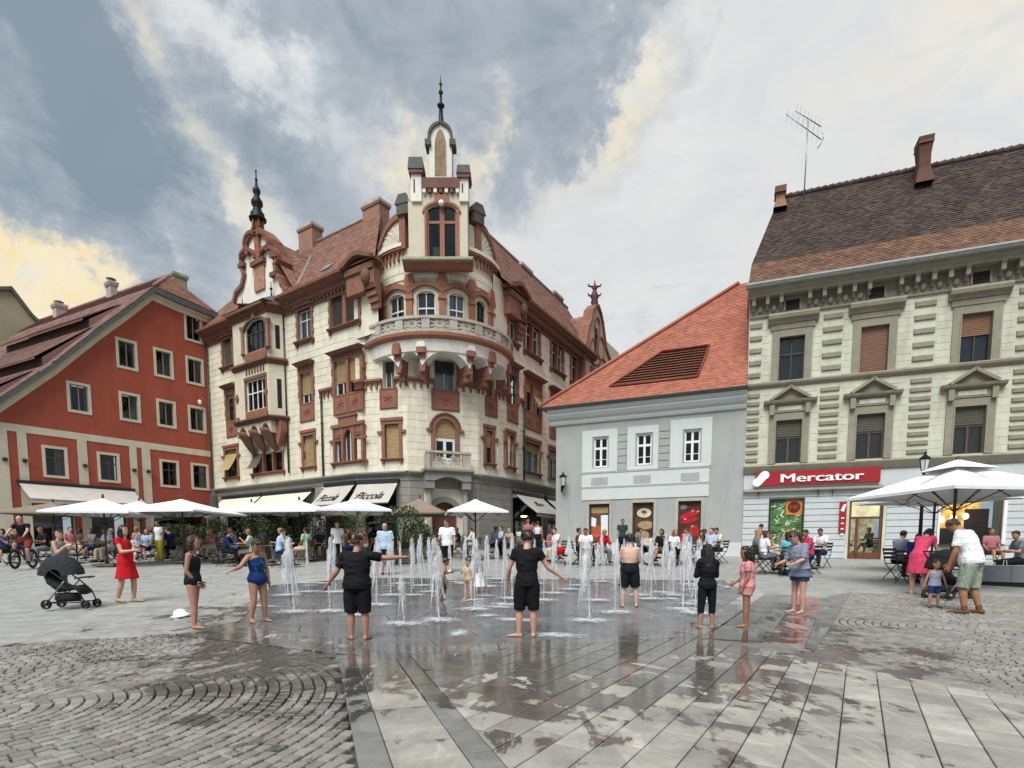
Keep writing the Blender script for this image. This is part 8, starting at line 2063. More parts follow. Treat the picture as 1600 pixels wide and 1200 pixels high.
# ---------------------------------------------------------------- fountain jets
def water_mat():
  m = bpy.data.materials.new('white_water'); m.use_nodes = True; N = m.node_tree.nodes; L = m.node_tree.links; b = N['Principled BSDF']
  b.inputs['Base Color'].default_value = (.86, .88, .90, 1); b.inputs['Roughness'].default_value = .25; b.inputs['Specular IOR Level'].default_value = .6
  tc = N.new('ShaderNodeTexCoord'); mp = N.new('ShaderNodeMapping'); mp.inputs['Scale'].default_value = (28, 28, 7); L.new(tc.outputs['Object'], mp.inputs[0])
  n = N.new('ShaderNodeTexNoise'); n.inputs['Scale'].default_value = 1.0; n.inputs['Detail'].default_value = 6; n.inputs['Roughness'].default_value = .7; L.new(mp.outputs[0], n.inputs[0])
  mr = N.new('ShaderNodeMapRange'); mr.inputs[1].default_value = .40; mr.inputs[2].default_value = .66; mr.inputs[3].default_value = .06; mr.inputs[4].default_value = .80; L.new(n.outputs[0], mr.inputs[0]); L.new(mr.outputs[0], b.inputs['Alpha'])
  bp = N.new('ShaderNodeBump'); bp.inputs['Strength'].default_value = .8; bp.inputs['Distance'].default_value = .03; L.new(n.outputs[0], bp.inputs['Height']); L.new(bp.outputs[0], b.inputs['Normal']); return m
def foam_mat():
  m = bpy.data.materials.new('foam'); m.use_nodes = True; N = m.node_tree.nodes; L = m.node_tree.links; b = N['Principled BSDF']
  b.inputs['Base Color'].default_value = (.80, .82, .84, 1); b.inputs['Roughness'].default_value = .4
  tc = N.new('ShaderNodeTexCoord'); n = N.new('ShaderNodeTexNoise'); n.inputs['Scale'].default_value = 15; n.inputs['Detail'].default_value = 7; n.inputs['Roughness'].default_value = .75; L.new(tc.outputs['Object'], n.inputs[0])
  ln = N.new('ShaderNodeVectorMath'); ln.operation = 'LENGTH'; L.new(tc.outputs['Object'], ln.inputs[0])
  m1 = N.new('ShaderNodeMapRange'); m1.inputs[1].default_value = .05; m1.inputs[2].default_value = .62; m1.inputs[3].default_value = .20; m1.inputs[4].default_value = -.16; L.new(ln.outputs['Value'], m1.inputs[0])
  ad = N.new('ShaderNodeMath'); ad.operation = 'ADD'; L.new(n.outputs[0], ad.inputs[0]); L.new(m1.outputs[0], ad.inputs[1])
  m2 = N.new('ShaderNodeMapRange'); m2.inputs[1].default_value = .52; m2.inputs[2].default_value = .74; m2.inputs[4].default_value = .8; L.new(ad.outputs[0], m2.inputs[0]); L.new(m2.outputs[0], b.inputs['Alpha']); return m
WAT, FOAM = water_mat(), foam_mat()
def lump(mb, rings, m, n, rnd, amp):
  vs = []; fs = []
  for c, r in rings:
    for i in range(n):
      t = 2*pi*i/n; q = r*(1+rnd.uniform(-amp, amp)); vs.append((c[0]+q*cos(t), c[1]+q*sin(t), c[2]+rnd.uniform(-.012, .012)))
  for j in range(len(rings)-1):
    for i in range(n): fs.append((j*n+i, j*n+(i+1) % n, (j+1)*n+(i+1) % n, (j+1)*n+i))
  fs += [tuple(range(n-1, -1, -1)), tuple((len(rings)-1)*n+i for i in range(n))]; mb.add(vs, fs, m, True)
jet_meshes = []
for k in range(6):
  rnd = random.Random(100+k); lx, ly = rnd.uniform(-.05, .05), rnd.uniform(-.04, .04)
  st = MB(); n = 12
  for q in range(2): lump(st, [((lx*(i/n)**2+.004*q, ly*(i/n)**2, .78*i/n), .008+.007*i/n+.003*q) for i in range(n+1)], WAT, 7, rnd, .3)
  pl = MB(); w = rnd.uniform(.042, .068)
  for s_, sc_ in ((0, 1.0), (1, .62), (2, .8)):
    ox, oy = rnd.uniform(-.045, .045)*s_, rnd.uniform(-.045, .045)*s_; dz = -.10*s_; T = 1.0+dz
    prof = [(0, .018), (.02, .045), (.06, .070), (.12, .082), (.20, .095), (.30, .105), (.36, .07), (.42, .04), (.47, .015)]
    lump(pl, [((lx+ox*(1+z), ly+oy*(1+z), T-z*rnd.uniform(.95, 1.05)), max(r*w/.10*sc_, .01)) for z, r in prof], WAT, 11, rnd, .30)
  for i in range(3):   # falling strands
    a = rnd.uniform(0, 2*pi); r0 = w*.6; z0 = rnd.uniform(.55, .8); pts = [(lx+(r0+.10*t)*cos(a), ly+(r0+.10*t)*sin(a), z0-(z0-.0)*t*rnd.uniform(.7, 1)) for t in (0, .3, .6, .9)]
    lump(pl, [(p_, r_) for p_, r_ in zip(pts, (.012, .015, .010, .004))], WAT, 6, rnd, .4)
  for i in range(110):
    z = rnd.random()**.7; a = rnd.uniform(0, 2*pi); r_ = w*(.5+3.0*rnd.random()**1.6*(1.15-z)); s_ = rnd.uniform(.003, .008); c = (lx+r_*cos(a), ly+r_*sin(a), z*1.02)
    pl.add([(c[0]+s_, c[1], c[2]), (c[0]-s_, c[1], c[2]), (c[0], c[1]+s_, c[2]), (c[0], c[1]-s_, c[2]), (c[0], c[1], c[2]+s_*1.6), (c[0], c[1], c[2]-s_*1.6)], [(0, 2, 4), (2, 1, 4), (1, 3, 4), (3, 0, 4), (2, 0, 5), (1, 2, 5), (3, 1, 5), (0, 3, 5)], WAT)
  sp = MB(); m_ = 18; vs = [(0, 0, .02)];
  for rr, z in ((.12, .022), (.3, .012), (.62, .006)):
    for i in range(m_): t = 2*pi*i/m_; q = rr*(1+rnd.uniform(-.2, .2)); vs.append((q*cos(t), q*sin(t), z+rnd.uniform(0, .004)))
  fs = [(0, 1+i, 1+(i+1) % m_) for i in range(m_)]+[(1+j*m_+i, 1+(j+1)*m_+i, 1+(j+1)*m_+(i+1) % m_, 1+j*m_+(i+1) % m_) for j in range(2) for i in range(m_)]
  sp.add(vs, fs, FOAM, True)
  for i in range(34):
    a = rnd.uniform(0, 2*pi); r_ = .30*rnd.random()**.7; s_ = rnd.uniform(.004, .010); z = .02+.16*rnd.random()**2; c = (r_*cos(a), r_*sin(a), z)
    sp.add([(c[0]+s_, c[1], c[2]), (c[0]-s_, c[1], c[2]), (c[0], c[1]+s_, c[2]), (c[0], c[1]-s_, c[2]), (c[0], c[1], c[2]+s_*1.5), (c[0], c[1], c[2]-s_*1.5)], [(0, 2, 4), (2, 1, 4), (1, 3, 4), (3, 0, 4), (2, 0, 5), (1, 2, 5), (3, 1, 5), (0, 3, 5)], WAT)
  jet_meshes.append((st.mesh('stem'), pl.mesh('plume'), sp.mesh('splash')))
jets = [(459, 838, 956, 'leftmost jet of all, beside the hand of the girl in navy swimsuit'), (450, 845, 930, 'small jet just behind the leftmost tall jet'), (516, 840, 955, 'jet left of the boy in loose black T-shirt'), (524, 843, 925, 'jet behind the hand of the boy in loose black clothes'),
    (588, 841, 945, 'jet rising in front of the bald man in pale blue'), (611, 836, 930, 'jet beside the right arm of the bald man in pale blue'), (643, 840, 930, 'jet between the bald man and the man with a phone'), (659, 835, 915, 'slim far jet left of the man with a phone'),
    (673, 840, 925, 'broad jet just left of the man with a phone'), (686, 841, 969, 'near jet in front of the running bare-chested boy'), (727, 838, 912, 'far jet right of the man with a phone'), (741, 841, 952, 'jet beside the child in a white towel'),
    (761, 836, 916, 'far jet between the towel child and the slim boy'), (789, 838, 945, 'jet at the left hand of the slim boy in black'), (800, 839, 935, 'jet partly behind the slim boy in black'), (863, 839, 927, 'jet at the right hand of the slim boy in black'),
    (891, 838, 921, 'jet midway between the slim boy and the shirtless boy'), (921, 838, 970, 'tall near jet left of the shirtless boy'), (941, 836, 909, 'far jet left of the shirtless boy'), (961, 842, 957, 'jet touching the left side of the shirtless boy'),
    (1000, 840, 930, 'jet touching the right side of the shirtless boy'), (1017, 840, 936, 'second jet right of the shirtless boy'), (1036, 835, 926, 'third jet right of the shirtless boy'), (1067, 835, 952, 'large jet left of the girl with long black hair'),
    (1086, 841, 958, 'broken jet directly beside the girl with long black hair'), (1109, 840, 915, 'jet hidden behind the girl with long black hair'), (536, 848, 925, 'thin far jet behind the left shoulder of the boy in loose black T-shirt'), (626, 846, 912, 'thin far jet just right of the bald man in pale blue'), (704, 846, 906, 'thin far jet in front of the man with a phone'),
    (776, 842, 905, 'thin far jet left of the head of the slim boy'), (836, 842, 912, 'thin far jet behind the right shoulder of the slim boy'), (849, 843, 938, 'thin jet by the right elbow of the slim boy in black'), (906, 842, 915, 'thin jet just left of the tall near jet'),
    (931, 848, 938, 'thin jet just right of the tall near jet'), (975, 842, 912, 'thin far jet behind the shirtless boy'), (1052, 843, 930, 'fourth jet right of the shirtless boy'), (1078, 838, 913, 'thin far jet behind the large right hand jet'), (1097, 846, 940, 'thin jet by the left shoulder of the girl with long black hair'),
    (482, 845, 925, 'thin jet right of the two leftmost jets'), (632, 900, 975, 'low broken splash in the middle of the fountain floor')]
for i, (px, yt, yb, lab) in enumerate(jets):
  g = G(px, yb); h = at(px, yt, g.y).z-g.z; k = i % 6
  root = empty('fountain_jet', g, rz=i*1.7, label=lab, cat='water jet', group='water jets of the plaza fountain')
  w_ = (.7+.45*((i*37)%10)/10) if i not in (17, 23, 0, 9) else 1.35
  if lab.startswith('thin'): w_ = .55
  for nm, me, sc_ in zip(('stem', 'plume', 'splash'), jet_meshes[k], ((w_, w_, h*.98), (w_, w_, h), (1.15, 1.15, 1))): inst(nm, me, root, scale=sc_)['kind'] = 'stuff'
rn = random.Random(77); fo = empty('water_foam', fc.to_3d(), label='thin white foam drifting over the wet fountain floor', cat='foam', kind='stuff')
for i in range(26):
  for _ in range(20):
    p_ = Vector((fc.x+rn.uniform(-6, 6), fc.y+rn.uniform(-4.5, 4.5)))
    if inside(p_, FI): break
  o = inst('foam_patch', jet_meshes[i % 6][2], None, (p_.x, p_.y, gz(p_.x, p_.y)+.004), (0, 0, rn.uniform(0, 6)), (rn.uniform(.6, 1.7), rn.uniform(.4, .9), .3)); o['kind'] = 'stuff'; attach(o, fo)
# ---------------------------------------------------------------- parasols and awnings
def parasol(px, apex_y, edge_y, half_px, Y, lab, m, poles=1, rot=0.0, grp='cafe parasols', pole_m=None, ribs=8, wind=0.0, square=True, vent=None):
  g = GX(px, Y); za = at(px, apex_y, Y).z; ze = at(px, edge_y, Y).z; R_ = half_px*(.84 if half_px < 95 else 1)*Y/FPX; root = empty('parasol', g, rz=rot, label=lab, cat='parasol', group=grp)
  H, E = za-g.z, ze-g.z; mb = MB(); n = 4; sd = 6; pm = pole_m or M_['pole']
  def edge(t):
    k = int(t) % 4; f = t-int(t); cs = [(-1, -1), (1, -1), (1, 1), (-1, 1)]; a, b = cs[k], cs[(k+1) % 4]; s_ = 1-.03*sin(pi*f); return ((a[0]+(b[0]-a[0])*f)*R_*s_, (a[1]+(b[1]-a[1])*f)*R_*s_)
  N_ = 32; rows = 7; vs = []; fs = []
  for j in range(rows+1):
    t = j/rows
    for i in range(N_):
      x, y = edge(i*4/N_); f = (i*8/N_) % 1; sag = .055*R_*sin(pi*t)*(1-abs(cos(pi*i*4/N_)))*.8; z = H-(H-E)*(t**.93)-sag
      vs.append((x*max(t, .02), y*max(t, .02), z))
  for j in range(rows):
    for i in range(N_): fs.append((j*N_+i, j*N_+(i+1) % N_, (j+1)*N_+(i+1) % N_, (j+1)*N_+i))
  b = len(vs)
  for i in range(N_): x, y = edge(i*4/N_); vs.append((x, y, E-.07))
  for i in range(N_): fs.append((rows*N_+i, rows*N_+(i+1) % N_, b+(i+1) % N_, b+i))
  mb.add(vs, fs, m, False); link_ = mb.build('canopy', root)
  if vent is True or (vent is None and half_px > 100):
    v = MB(); s_ = .34; q = [(sx*R_*s_, sy*R_*s_, H-(H-E)*s_*.86+.05) for sx, sy in ((-1, -1), (1, -1), (1, 1), (-1, 1))]; v.add(q+[(0, 0, H+.10)], [(0, 1, 4), (1, 2, 4), (2, 3, 4), (3, 0, 4)], m)
    v.build('vent_cap', root)
  p = MB(); p.tube([(0, 0, 0), (0, 0, H-.02)], .035 if R_ < 2.6 else .05, pm, 8); p.lathe([(.02, H), (.05, H+.04), (.04, H+.14), (.01, H+.18)], pm, (0, 0, 0), 8); p.build('pole', root)
  p = MB(); p.box(-.35, .35, -.35, .35, .0, .09, M_['grey_stone_dark']); p.lathe([(.07, .09), (.06, .4)], pm, (0, 0, 0), 8); p.build('base', root)
  for k in range(ribs):
    x, y = edge(k*4/ribs); p = MB(); hub = E-.15; t = .93
    p.tube([(x*.03, y*.03, H-.10), (x*t, y*t, H-(H-E)*(t**.93)-.10)], .016 if R_ < 2.6 else .022, pm, 5); p.tube([(0, 0, hub-.28), (x*.5, y*.5, H-(H-E)*(.5**.93)-.14)], .013 if R_ < 2.6 else .02, pm, 5); p.build('rib', root)
  return root
W_ = M_['canvas_white']
parasol(166, 779, 802, 70, 20.5, 'nearest white parasol at the left end of the terrace', W_, rot=R(12)); parasol(222, 783, 801, 52, 26, 'white parasol squeezed between the two nearest left ones', W_, rot=R(8))
parasol(288, 780, 801, 78, 22, 'white parasol with a finial in front of the red house', W_, rot=R(-6)); parasol(396, 785, 801, 54, 26, 'white parasol in front of the cream awnings, left of its pair', W_, rot=R(5))
parasol(470, 782, 801, 66, 24, 'white parasol in front of the cream awnings, right of its pair', W_, rot=R(-8)); parasol(560, 779, 799, 64, 20.5, 'white parasol below the lettered awnings', W_, rot=R(10), pole_m=mat('bamboo', 'a08a5a', .6, .1))
parasol(743, 780, 801, 54, 24, 'white parasol in front of the stone corner portal', W_, rot=R(9)); parasol(88, 785, 803, 62, 27, 'brown parasol under the long grey awning', M_['canvas_brown'], grp='brown parasols', rot=R(4)); parasol(657, 779, 803, 54, 27, 'brown parasol between two white parasols near the portal', M_['canvas_brown'], grp='brown parasols', rot=R(-5))
parasol(1487, 724, 771, 104, 13.5, 'very large white parasol over the right hand cafe seats', W_, rot=R(6), grp='large parasols at right'); parasol(1456, 765, 781, 90, 17.5, 'lower white parasol partly under the very large one', W_, rot=R(6), grp='large parasols at right', vent=False)
def awning(S, u0, u1, v0, v1, out, m, lab, valance=.22, txt=None):
  root = empty('awning', S.pt((u0+u1)/2, v1, 0), label=lab, cat='awning'); mb = MB(); n = 10
  top = lambda t: S.pt(u0+(u1-u0)*t, v0, .12); bot = lambda t: S.pt(u0+(u1-u0)*t, v1, out)
  for i in range(n):
    a, b = i/n, (i+1)/n; mid = lambda t: tuple((Vector(top(t))+Vector(bot(t)))/2-Vector((0, 0, .05)))
    mb.add([top(a), top(b), mid(b), bot(b), mid(a), bot(a)], [(0, 1, 2, 4), (4, 2, 3, 5)], m)
    mb.quad(bot(a), bot(b), S.pt(u0+(u1-u0)*b, v1-valance*(1 if valance else 0), out), S.pt(u0+(u1-u0)*a, v1-valance, out), m) if valance else None
  part(mb, 'canvas', root)
  mb = MB(); bx(mb, S, u0-.06, u1+.06, v0-.08, v0+.12, .04, .26, M_['metal_dark']); part(mb, 'cassette', root); mb = MB(); mb.tube([bot(0), bot(1)], .035, M_['gutter'], 6); part(mb, 'front_bar', root)
  for t in (.06, .94):
    mb = MB(); a = Vector(S.pt(u0+(u1-u0)*t, v0-.1, .1)); b = Vector(bot(t)); e = (a+b)/2+Vector((0, 0, -.12)); mb.tube([a, e, b], .022, M_['gutter'], 5); part(mb, 'folding_arm', root)
  if txt:
    t = text_on(S, txt[0], 0, 0, txt[1], 0, M_['black_print'], None, width=txt[2], shear=.6, extr=.002, off=.018)
    for vv in t.data.vertices:
      u = S.p0; loc = vv.co; w = Vector((loc.x, loc.y))-S.p0; uu = w.dot(S.t); ww = loc.z; f = (txt[4]+ww)  # ww: height of the letter along the slope
      L_ = sqrt((v0-v1)**2+(out-.12)**2); k = (L_-f)/L_; q = Vector(S.pt(u0+txt[3]+uu, v0+(v1-v0)*k, .12+(out-.12)*k))+Vector((0, 0, .012-.05*(1-abs(2*k-1)))); vv.co = q
    attach(t, root)
  return root
va0 = RWL.uv(100, 760)[1]
a0, a1 = RWL.uv(28, 760)[0], RWL.uv(208, 780)[0]
vt_ = (RWL.uv(30, 752)[1]+RWL.uv(205, 768)[1])/2; awning(RWL, a0, a1, vt_, vt_-1.0, 2.1, M_['canvas_grey'], 'long pale grey awning across the front of the red house')
sL = shopsL
vt_ = LW.uv(450, 770)[1]
awning(LW, LW.uv(352, 770)[0], LW.uv(412, 770)[0], vt_, vt_-1.15, 1.5, M_['canvas_cream'], 'cream awning beside the red house'); awning(LW, LW.uv(415, 770)[0], LW.uv(492, 770)[0], vt_, vt_-1.15, 1.5, M_['canvas_cream'], 'cream awning left of the two lettered awnings')
vt_ = LW.uv(550, 759)[1]+.12
uE_ = LW.uv(558, 760)[0]
awning(LW, LW.uv(512, 762)[0], uE_-.0, vt_, vt_-1.25, 1.3, M_['canvas_grey'], 'left one of the two pale awnings with handwritten black lettering', 0, ('Piccola', .85, 1.75, .25, .36))
awning(FA, .1, FA.len-.55, vt_, vt_-1.25, 1.3, M_['canvas_grey'], 'right one of the two pale awnings with handwritten black lettering', 0, ('Piccola', .85, 1.75, .25, .36))
vt_ = RW.uv(790, 768)[1]
aw = [(.25, 4.0), (4.6, 8.2), (8.8, 12.2)]; labs = ['nearest awning on the shaded side with a dark scribbled emblem', 'middle awning on the shaded side with a small dark emblem', 'farthest awning on the shaded side of the cream house']
for (a, b), lb in zip(aw, labs):
  r0 = awning(RW, a, b, vt_, vt_-1.25, 1.7, M_['canvas_grey'], lb);
  if lb != labs[2]:
    mb = MB(); c0 = (a+b)/2; L_ = lambda t: (vt_-1.25*t, .12+1.58*t)
    rn = random.Random(int(a*10)); pts = [(c0-.6+.12*i, .5+rn.uniform(-.12, .12)) for i in range(11)]
    P = [Vector(RW.pt(u, L_(t)[0]+.02, L_(t)[1]+.0)) for u, t in pts]; mb.tube(P, .03, M_['black_print'], 4); part(mb, 'emblem', r0)
for px, Y in ((818, 41), (862, 45)):
  g = GX(px, Y-3); z = at(px, 806, Y-3).z; root = empty('hanging_lamp', (g.x, g.y, z), label='glowing yellow lamp under the %s of the shaded side' % ('nearest awning' if px == 818 else 'middle awning'), cat='lamp')
  mb = MB(); mb.lathe([(.03, .35), (.10, .33), (.34, .05), (.36, 0)], M_['metal_dark'], (0, 0, 0), 12); mb.build('shade', root); mb = MB(); mb.sphere((0, 0, .02), .26, .26, .13, M_['lamp_warm'], 10, 6); mb.build('bulb', root)
# ---------------------------------------------------------------- chairs, tables, seated people
CHM = {'dark': mat('chair_dark', '2c2826', .5, .1), 'red': mat('chair_red', '6a3038', .5, .1), 'rattan': mat('chair_rattan', '5a4c40', .7, .2, 20)}
def chair_proto(kind):
  m = CHM[kind]; parts = []
  a = MB(); a.box(-.21, .21, -.20, .20, .44, .465, m); parts.append(('seat', a.mesh('seat')))
  b = MB()
  for i in range(3): b.box(-.20, .20, -.265-.012*i, -.245-.012*i, .60+.11*i, .67+.11*i, m)
  parts.append(('backrest', b.mesh('backrest')))
  for s in (-1, 1):
    f = MB(); f.tube([(s*.215, -.30, .90), (s*.215, -.19, .46), (s*.215, .24, 0)], .014, m, 5); f.tube([(s*.195, .19, .45), (s*.195, -.27, 0)], .014, m, 5); parts.append(('leg', f.mesh('leg')))
  return parts
CH = {k: chair_proto(k) for k in CHM}
def place(parts, name, loc, rz, label, cat, group):
  r = empty(name, loc, rz, label, cat, group)
  for nm, me in parts: inst(nm, me, r)
  return r
tb = MB(); tb.lathe([(.36, .72), (.37, .735), (.36, .75)], mat('table_top', '6e6255', .5, .15), (0, 0, 0), 18); TT = tb.mesh('table_top')
tb = MB(); tb.lathe([(.03, .72), (.025, .05), (.22, .03), (.24, 0)], CHM['dark'], (0, 0, 0), 10); TL = tb.mesh('pedestal')
tb = MB(); tb.lathe([(.03, 0), (.034, .11), (.03, .115)], M_['lamp_glass'], (0, 0, 0), 8); GLS = tb.mesh('glass')
seatP = {}
def seated_proto(key, B, hairdef, low, arms_long):
  body = body_mesh(B, SK['light'], .019, fine=False); hm = hair(B, hairdef, HR['brown'], .02)
  top = garment(B, 'tee' if not arms_long else 'long', wh, .021, {'lo': -.05, 'sl': .7 if not arms_long else 1.8}); bot = garment(B, 'shorts' if low else 'trousers', gy, .021, {'len': 1.0} if low else None); sh = garment(B, 'shoes', bk, .015)
  for me in (body, hm, top, bot, sh):
    mm = me.materials[0] if me.materials else wh; me.materials.clear(); me.materials.append(mm)
  seatP[key] = (B, [('body', body), ('hair', hm), ('shirt', top), ('shorts' if low else 'trousers', bot), ('shoes', sh)])
SIT = (((.12, 1, -.08), (.0, -.05, -1)), ((.14, 1, -.08), (.02, .1, -1)))
SIT2 = (((.25, 1, -.05), (.05, .25, -1)), ((-.05, 1, .12), (.1, .5, -.8)))
TBL = (((.2, .35, -1), (-.15, 1, .15)), ((.2, .35, -1), (-.15, 1, .15)))
DRK = (((.2, .45, -.9), (-.3, .7, .75)), ((.2, .35, -1), (-.15, 1, .15)))
LAP = (((.15, .2, -1), (-.15, .8, -.55)), ((.15, .2, -1), (-.15, .8, -.55)))
seated_proto('a', Body(1.74, 0, lean=(.18, 0), arms=TBL, legs=SIT, head=(.1, .2)), 'short', False, False)
seated_proto('b', Body(1.66, 0, True, lean=(.05, 0), arms=DRK, legs=SIT2, head=(.0, -.3)), 'bob', True, False)
seated_proto('c', Body(1.72, 0, lean=(-.10, 0), arms=LAP, legs=SIT2, head=(.05, .0)), 'crop', True, False)
seated_proto('d', Body(1.68, 0, True, lean=(.28, .05), arms=TBL, legs=SIT, head=(.25, .3)), 'pony', False, True)
seated_proto('e', Body(1.60, 0, True, lean=(.0, -.05), arms=LAP, legs=SIT, head=(.0, .4)), 'long', True, False)
COLS = {'white': wh, 'black': bk, 'navy': nv_, 'grey': gy, 'cyan': fab('cyan', '58b4c4'), 'pinkred': fab('pinkred', 'c23a5a'), 'bluegrey': fab('bluegrey', '8794a8'), 'rose': fab('rose', 'a86a70'), 'beige': fab('beige2', 'bfb09a'), 'olive': fab('olive', '55503c'), 'green': fab('green', '5e8a6a'), 'red': red, 'teal': fab('darkteal', '2a4040'), 'lightblue': fab('paleblue', 'a9c0d8'), 'brown': fab('brown', '5e4638'), 'mint': fab('mint', 'a9c9b4'), 'royal': fab('royal', '27388a'), 'cream': fab('creamcloth', 'd9cfba')}
nS = 0
def seated(loc, az, key, top, bot, hr_, label, group, skin=None, seat=.46, chair='dark', chlabel=None):
  global nS
  B, parts = seatP[key]; g = Vector(loc); fx, fy = sin(az), cos(az)
  root = empty('person', (g.x, g.y, g.z+seat-B.seat+.075*B.H*.8), -az, label, 'person', group)
  sk = skin or ('light', 'mid', 'tan')[nS % 3]; nS += 1
  for nm, me in parts:
    o = inst(nm, me, root); m = {'body': SK[sk], 'hair': HR[hr_], 'shirt': COLS[top], 'shorts': COLS[bot], 'trousers': COLS[bot], 'shoes': bk}[nm]
    o.material_slots[0].link = 'OBJECT'; o.material_slots[0].material = m
  if chair: place(CH[chair], 'folding_chair' if chair != 'rattan' else 'cafe_chair', (g.x, g.y, g.z), -az, chlabel or ('chair under the '+label.replace(' sitting', '').replace(' seated', '')), 'chair', 'cafe chairs')
  return root
def tabl(p, label, group='cafe tables'):
  r = empty('cafe_table', p, 0, label, 'table', group); inst('table_top', TT, r); inst('pedestal', TL, r)
  return r
def glass_at(p, dx, dy, label):
  o = inst('drinking_glass', GLS, None, (p.x+dx, p.y+dy, p.z+.75)); setp(o, label, 'glass', 'glasses on the cafe tables')
def cafe_group(px, Y, people, tlabel, r=.62):
  c = GX(px, Y); tabl(c, tlabel)
  for ang, key, top, bot, hr_, lab, ch in people:
    a = R(ang); loc = c+Vector((sin(a)*r, cos(a)*r, 0)); loc.z = gz(loc.x, loc.y); seated(loc, a+pi, key, top, bot, hr_, lab, None, chair=ch)
  return c
c = cafe_group(1228, 17.5, [(200, 'e', 'cyan', 'navy', 'black', 'woman in turquoise top seated with her back to the square', 'dark'), (265, 'b', 'white', 'grey', 'brown', 'person in white seated left of the woman in turquoise', 'dark'), (90, 'a', 'pinkred', 'navy', 'black', 'man in pinkish red T-shirt seated at the round table', 'dark'), (330, 'd', 'beige', 'brown', 'brown', 'woman in beige seated beyond the woman in turquoise', 'dark'), (30, 'c', 'rose', 'black', 'ginger', 'person in rose top seated beyond the man in red', 'dark')], 'cafe table between the woman in turquoise and the man in red', .75)
glass_at(c, -.1, .05, 'drinking glass on the table beside the woman in turquoise')
cafe_group(1268, 19.5, [(60, 'a', 'white', 'navy', 'black', 'man in white T-shirt seated behind the man in red', 'dark')], 'cafe table behind the man in red')
rows = [(872, 22.0, 'white', 'beige', 'a', 250, 'brown', 'person in white at the far left end of the poster tables'), (905, 21.3, 'brown', 'black', 'c', 90, 'black', 'person in brown seated left of the first poster'), (916, 20.6, 'white', 'black', 'a', 200, 'brown', 'person in white T-shirt seated below the coffee cup poster'),
    (942, 21.2, 'red', 'grey', 'd', 170, 'blond', 'blond person in red seated below the coffee cup poster'), (1000, 21.6, 'grey', 'black', 'c', 100, 'black', 'person in grey seated left of the doughnut poster edge'), (1034, 20.6, 'black', 'brown', 'b', 210, 'black', 'dark-haired woman in black seated between doughnut and pepper posters'),
    (1052, 20.9, 'white', 'black', 'e', 170, 'ginger', 'ginger woman in white seated below the pepper poster'), (1078, 21.5, 'bluegrey', 'navy', 'a', 280, 'brown', 'person in blue grey seated below the pepper poster'), (1092, 22.4, 'brown', 'black', 'd', 140, 'brown', 'woman in brown seated right of the pepper poster'), (1110, 21.0, 'lightblue', 'black', 'c', 240, 'black', 'man in pale blue seated behind the girl with long hair'), (1124, 22.0, 'cream', 'navy', 'a', 260, 'black', 'man in cream seated at the right end of the poster tables'), (858, 22.8, 'rose', 'grey', 'b', 80, 'brown', 'woman in rose seated at the corner of the grey house')]
for px, Y, tp, bt, k, az, hr_, lb in rows: seated(GX(px, Y), R(az), k, tp, bt, hr_, lb, 'people sitting below the posters', chair='dark')
for px, Y, lb in ((890, 21.5, 'cafe table below the coffee cup poster'), (928, 20.9, 'cafe table beside the person in red'), (1018, 21.2, 'cafe table below the doughnut poster'), (1064, 21.5, 'cafe table below the pepper poster'), (1102, 21.8, 'cafe table at the right end of the poster tables')): tabl(GX(px, Y), lb)
bagm = MB(); bagm.loft([((0, 0, 0), (.14, 0, 0), (0, .06, 0)), ((0, 0, .2), (.17, 0, 0), (0, .08, 0)), ((0, 0, .3), (.12, 0, 0), (0, .04, 0))], red, 10); bagm.tube([(-.1, 0, .28), (-.06, 0, .45), (.06, 0, .45), (.1, 0, .28)], .01, red, 5)
g = GX(876, 20.5); o = bagm.build('red_bag'); o.location = g+Vector((0, 0, .42)); setp(o, 'red shoulder bag hanging beside the first poster table', 'bag')
for px, Y, tp, bt, k, az, hr_, lb, ch in ((1403, 15.8, 'bluegrey', 'black', 'a', 80, 'black', 'man in blue grey T-shirt hunched at a table left of the pushchair', 'dark'), (1424, 14.8, 'royal', 'navy', 'd', 70, 'black', 'person in royal blue seated behind the woman in pink', 'dark'),
                      (1318, 26.2, 'black', 'red', 'e', 100, 'brown', 'woman in black seated left of the shop door', 'dark'), (1358, 25.6, 'olive', 'olive', 'b', 260, 'black', 'woman in olive clothes seated in front of the shop door', 'dark'),
                      (1596, 15.5, 'grey', 'black', 'a', 285, 'black', 'man in dark grey seated at the right edge', 'dark'), (1548, 20.0, 'rose', 'brown', 'c', 200, 'brown', 'person seated in front of the glowing cafe window', 'dark')):
  seated(GX(px, Y), R(az), k, tp, bt, hr_, lb, 'people at the right hand cafe', chair=ch)
tabl(GX(1336, 26.0), 'small table between the two women at the shop door'); tabl(GX(1438, 15.2), 'cafe table behind the woman in pink dress')
rnd = random.Random(5); tops = ['black', 'white', 'navy', 'grey', 'beige', 'rose', 'bluegrey', 'brown', 'teal', 'mint', 'olive', 'lightblue']; adj = {'black': 'black', 'white': 'white', 'navy': 'navy', 'grey': 'grey', 'beige': 'beige', 'rose': 'rose', 'bluegrey': 'blue grey', 'brown': 'brown', 'teal': 'dark teal', 'mint': 'mint', 'olive': 'olive', 'lightblue': 'pale blue'}
spots = [(8, 21), (24, 24), (72, 22.5), (112, 23.5), (126, 25), (146, 23), (166, 24.5), (172, 21.8), (214, 25), (230, 22.8), (238, 24), (262, 26), (268, 23.5), (300, 24), (318, 26), (332, 23), (352, 20.5), (368, 21.8), (384, 24), (392, 20.8), (412, 25), (436, 20.0), (446, 21.2), (478, 22.5), (500, 24), (540, 22.5), (552, 24.5), (572, 25), (634, 24), (668, 25), (716, 25.5), (742, 26.5), (770, 25.5), (782, 27.5), (796, 26), (812, 28)]
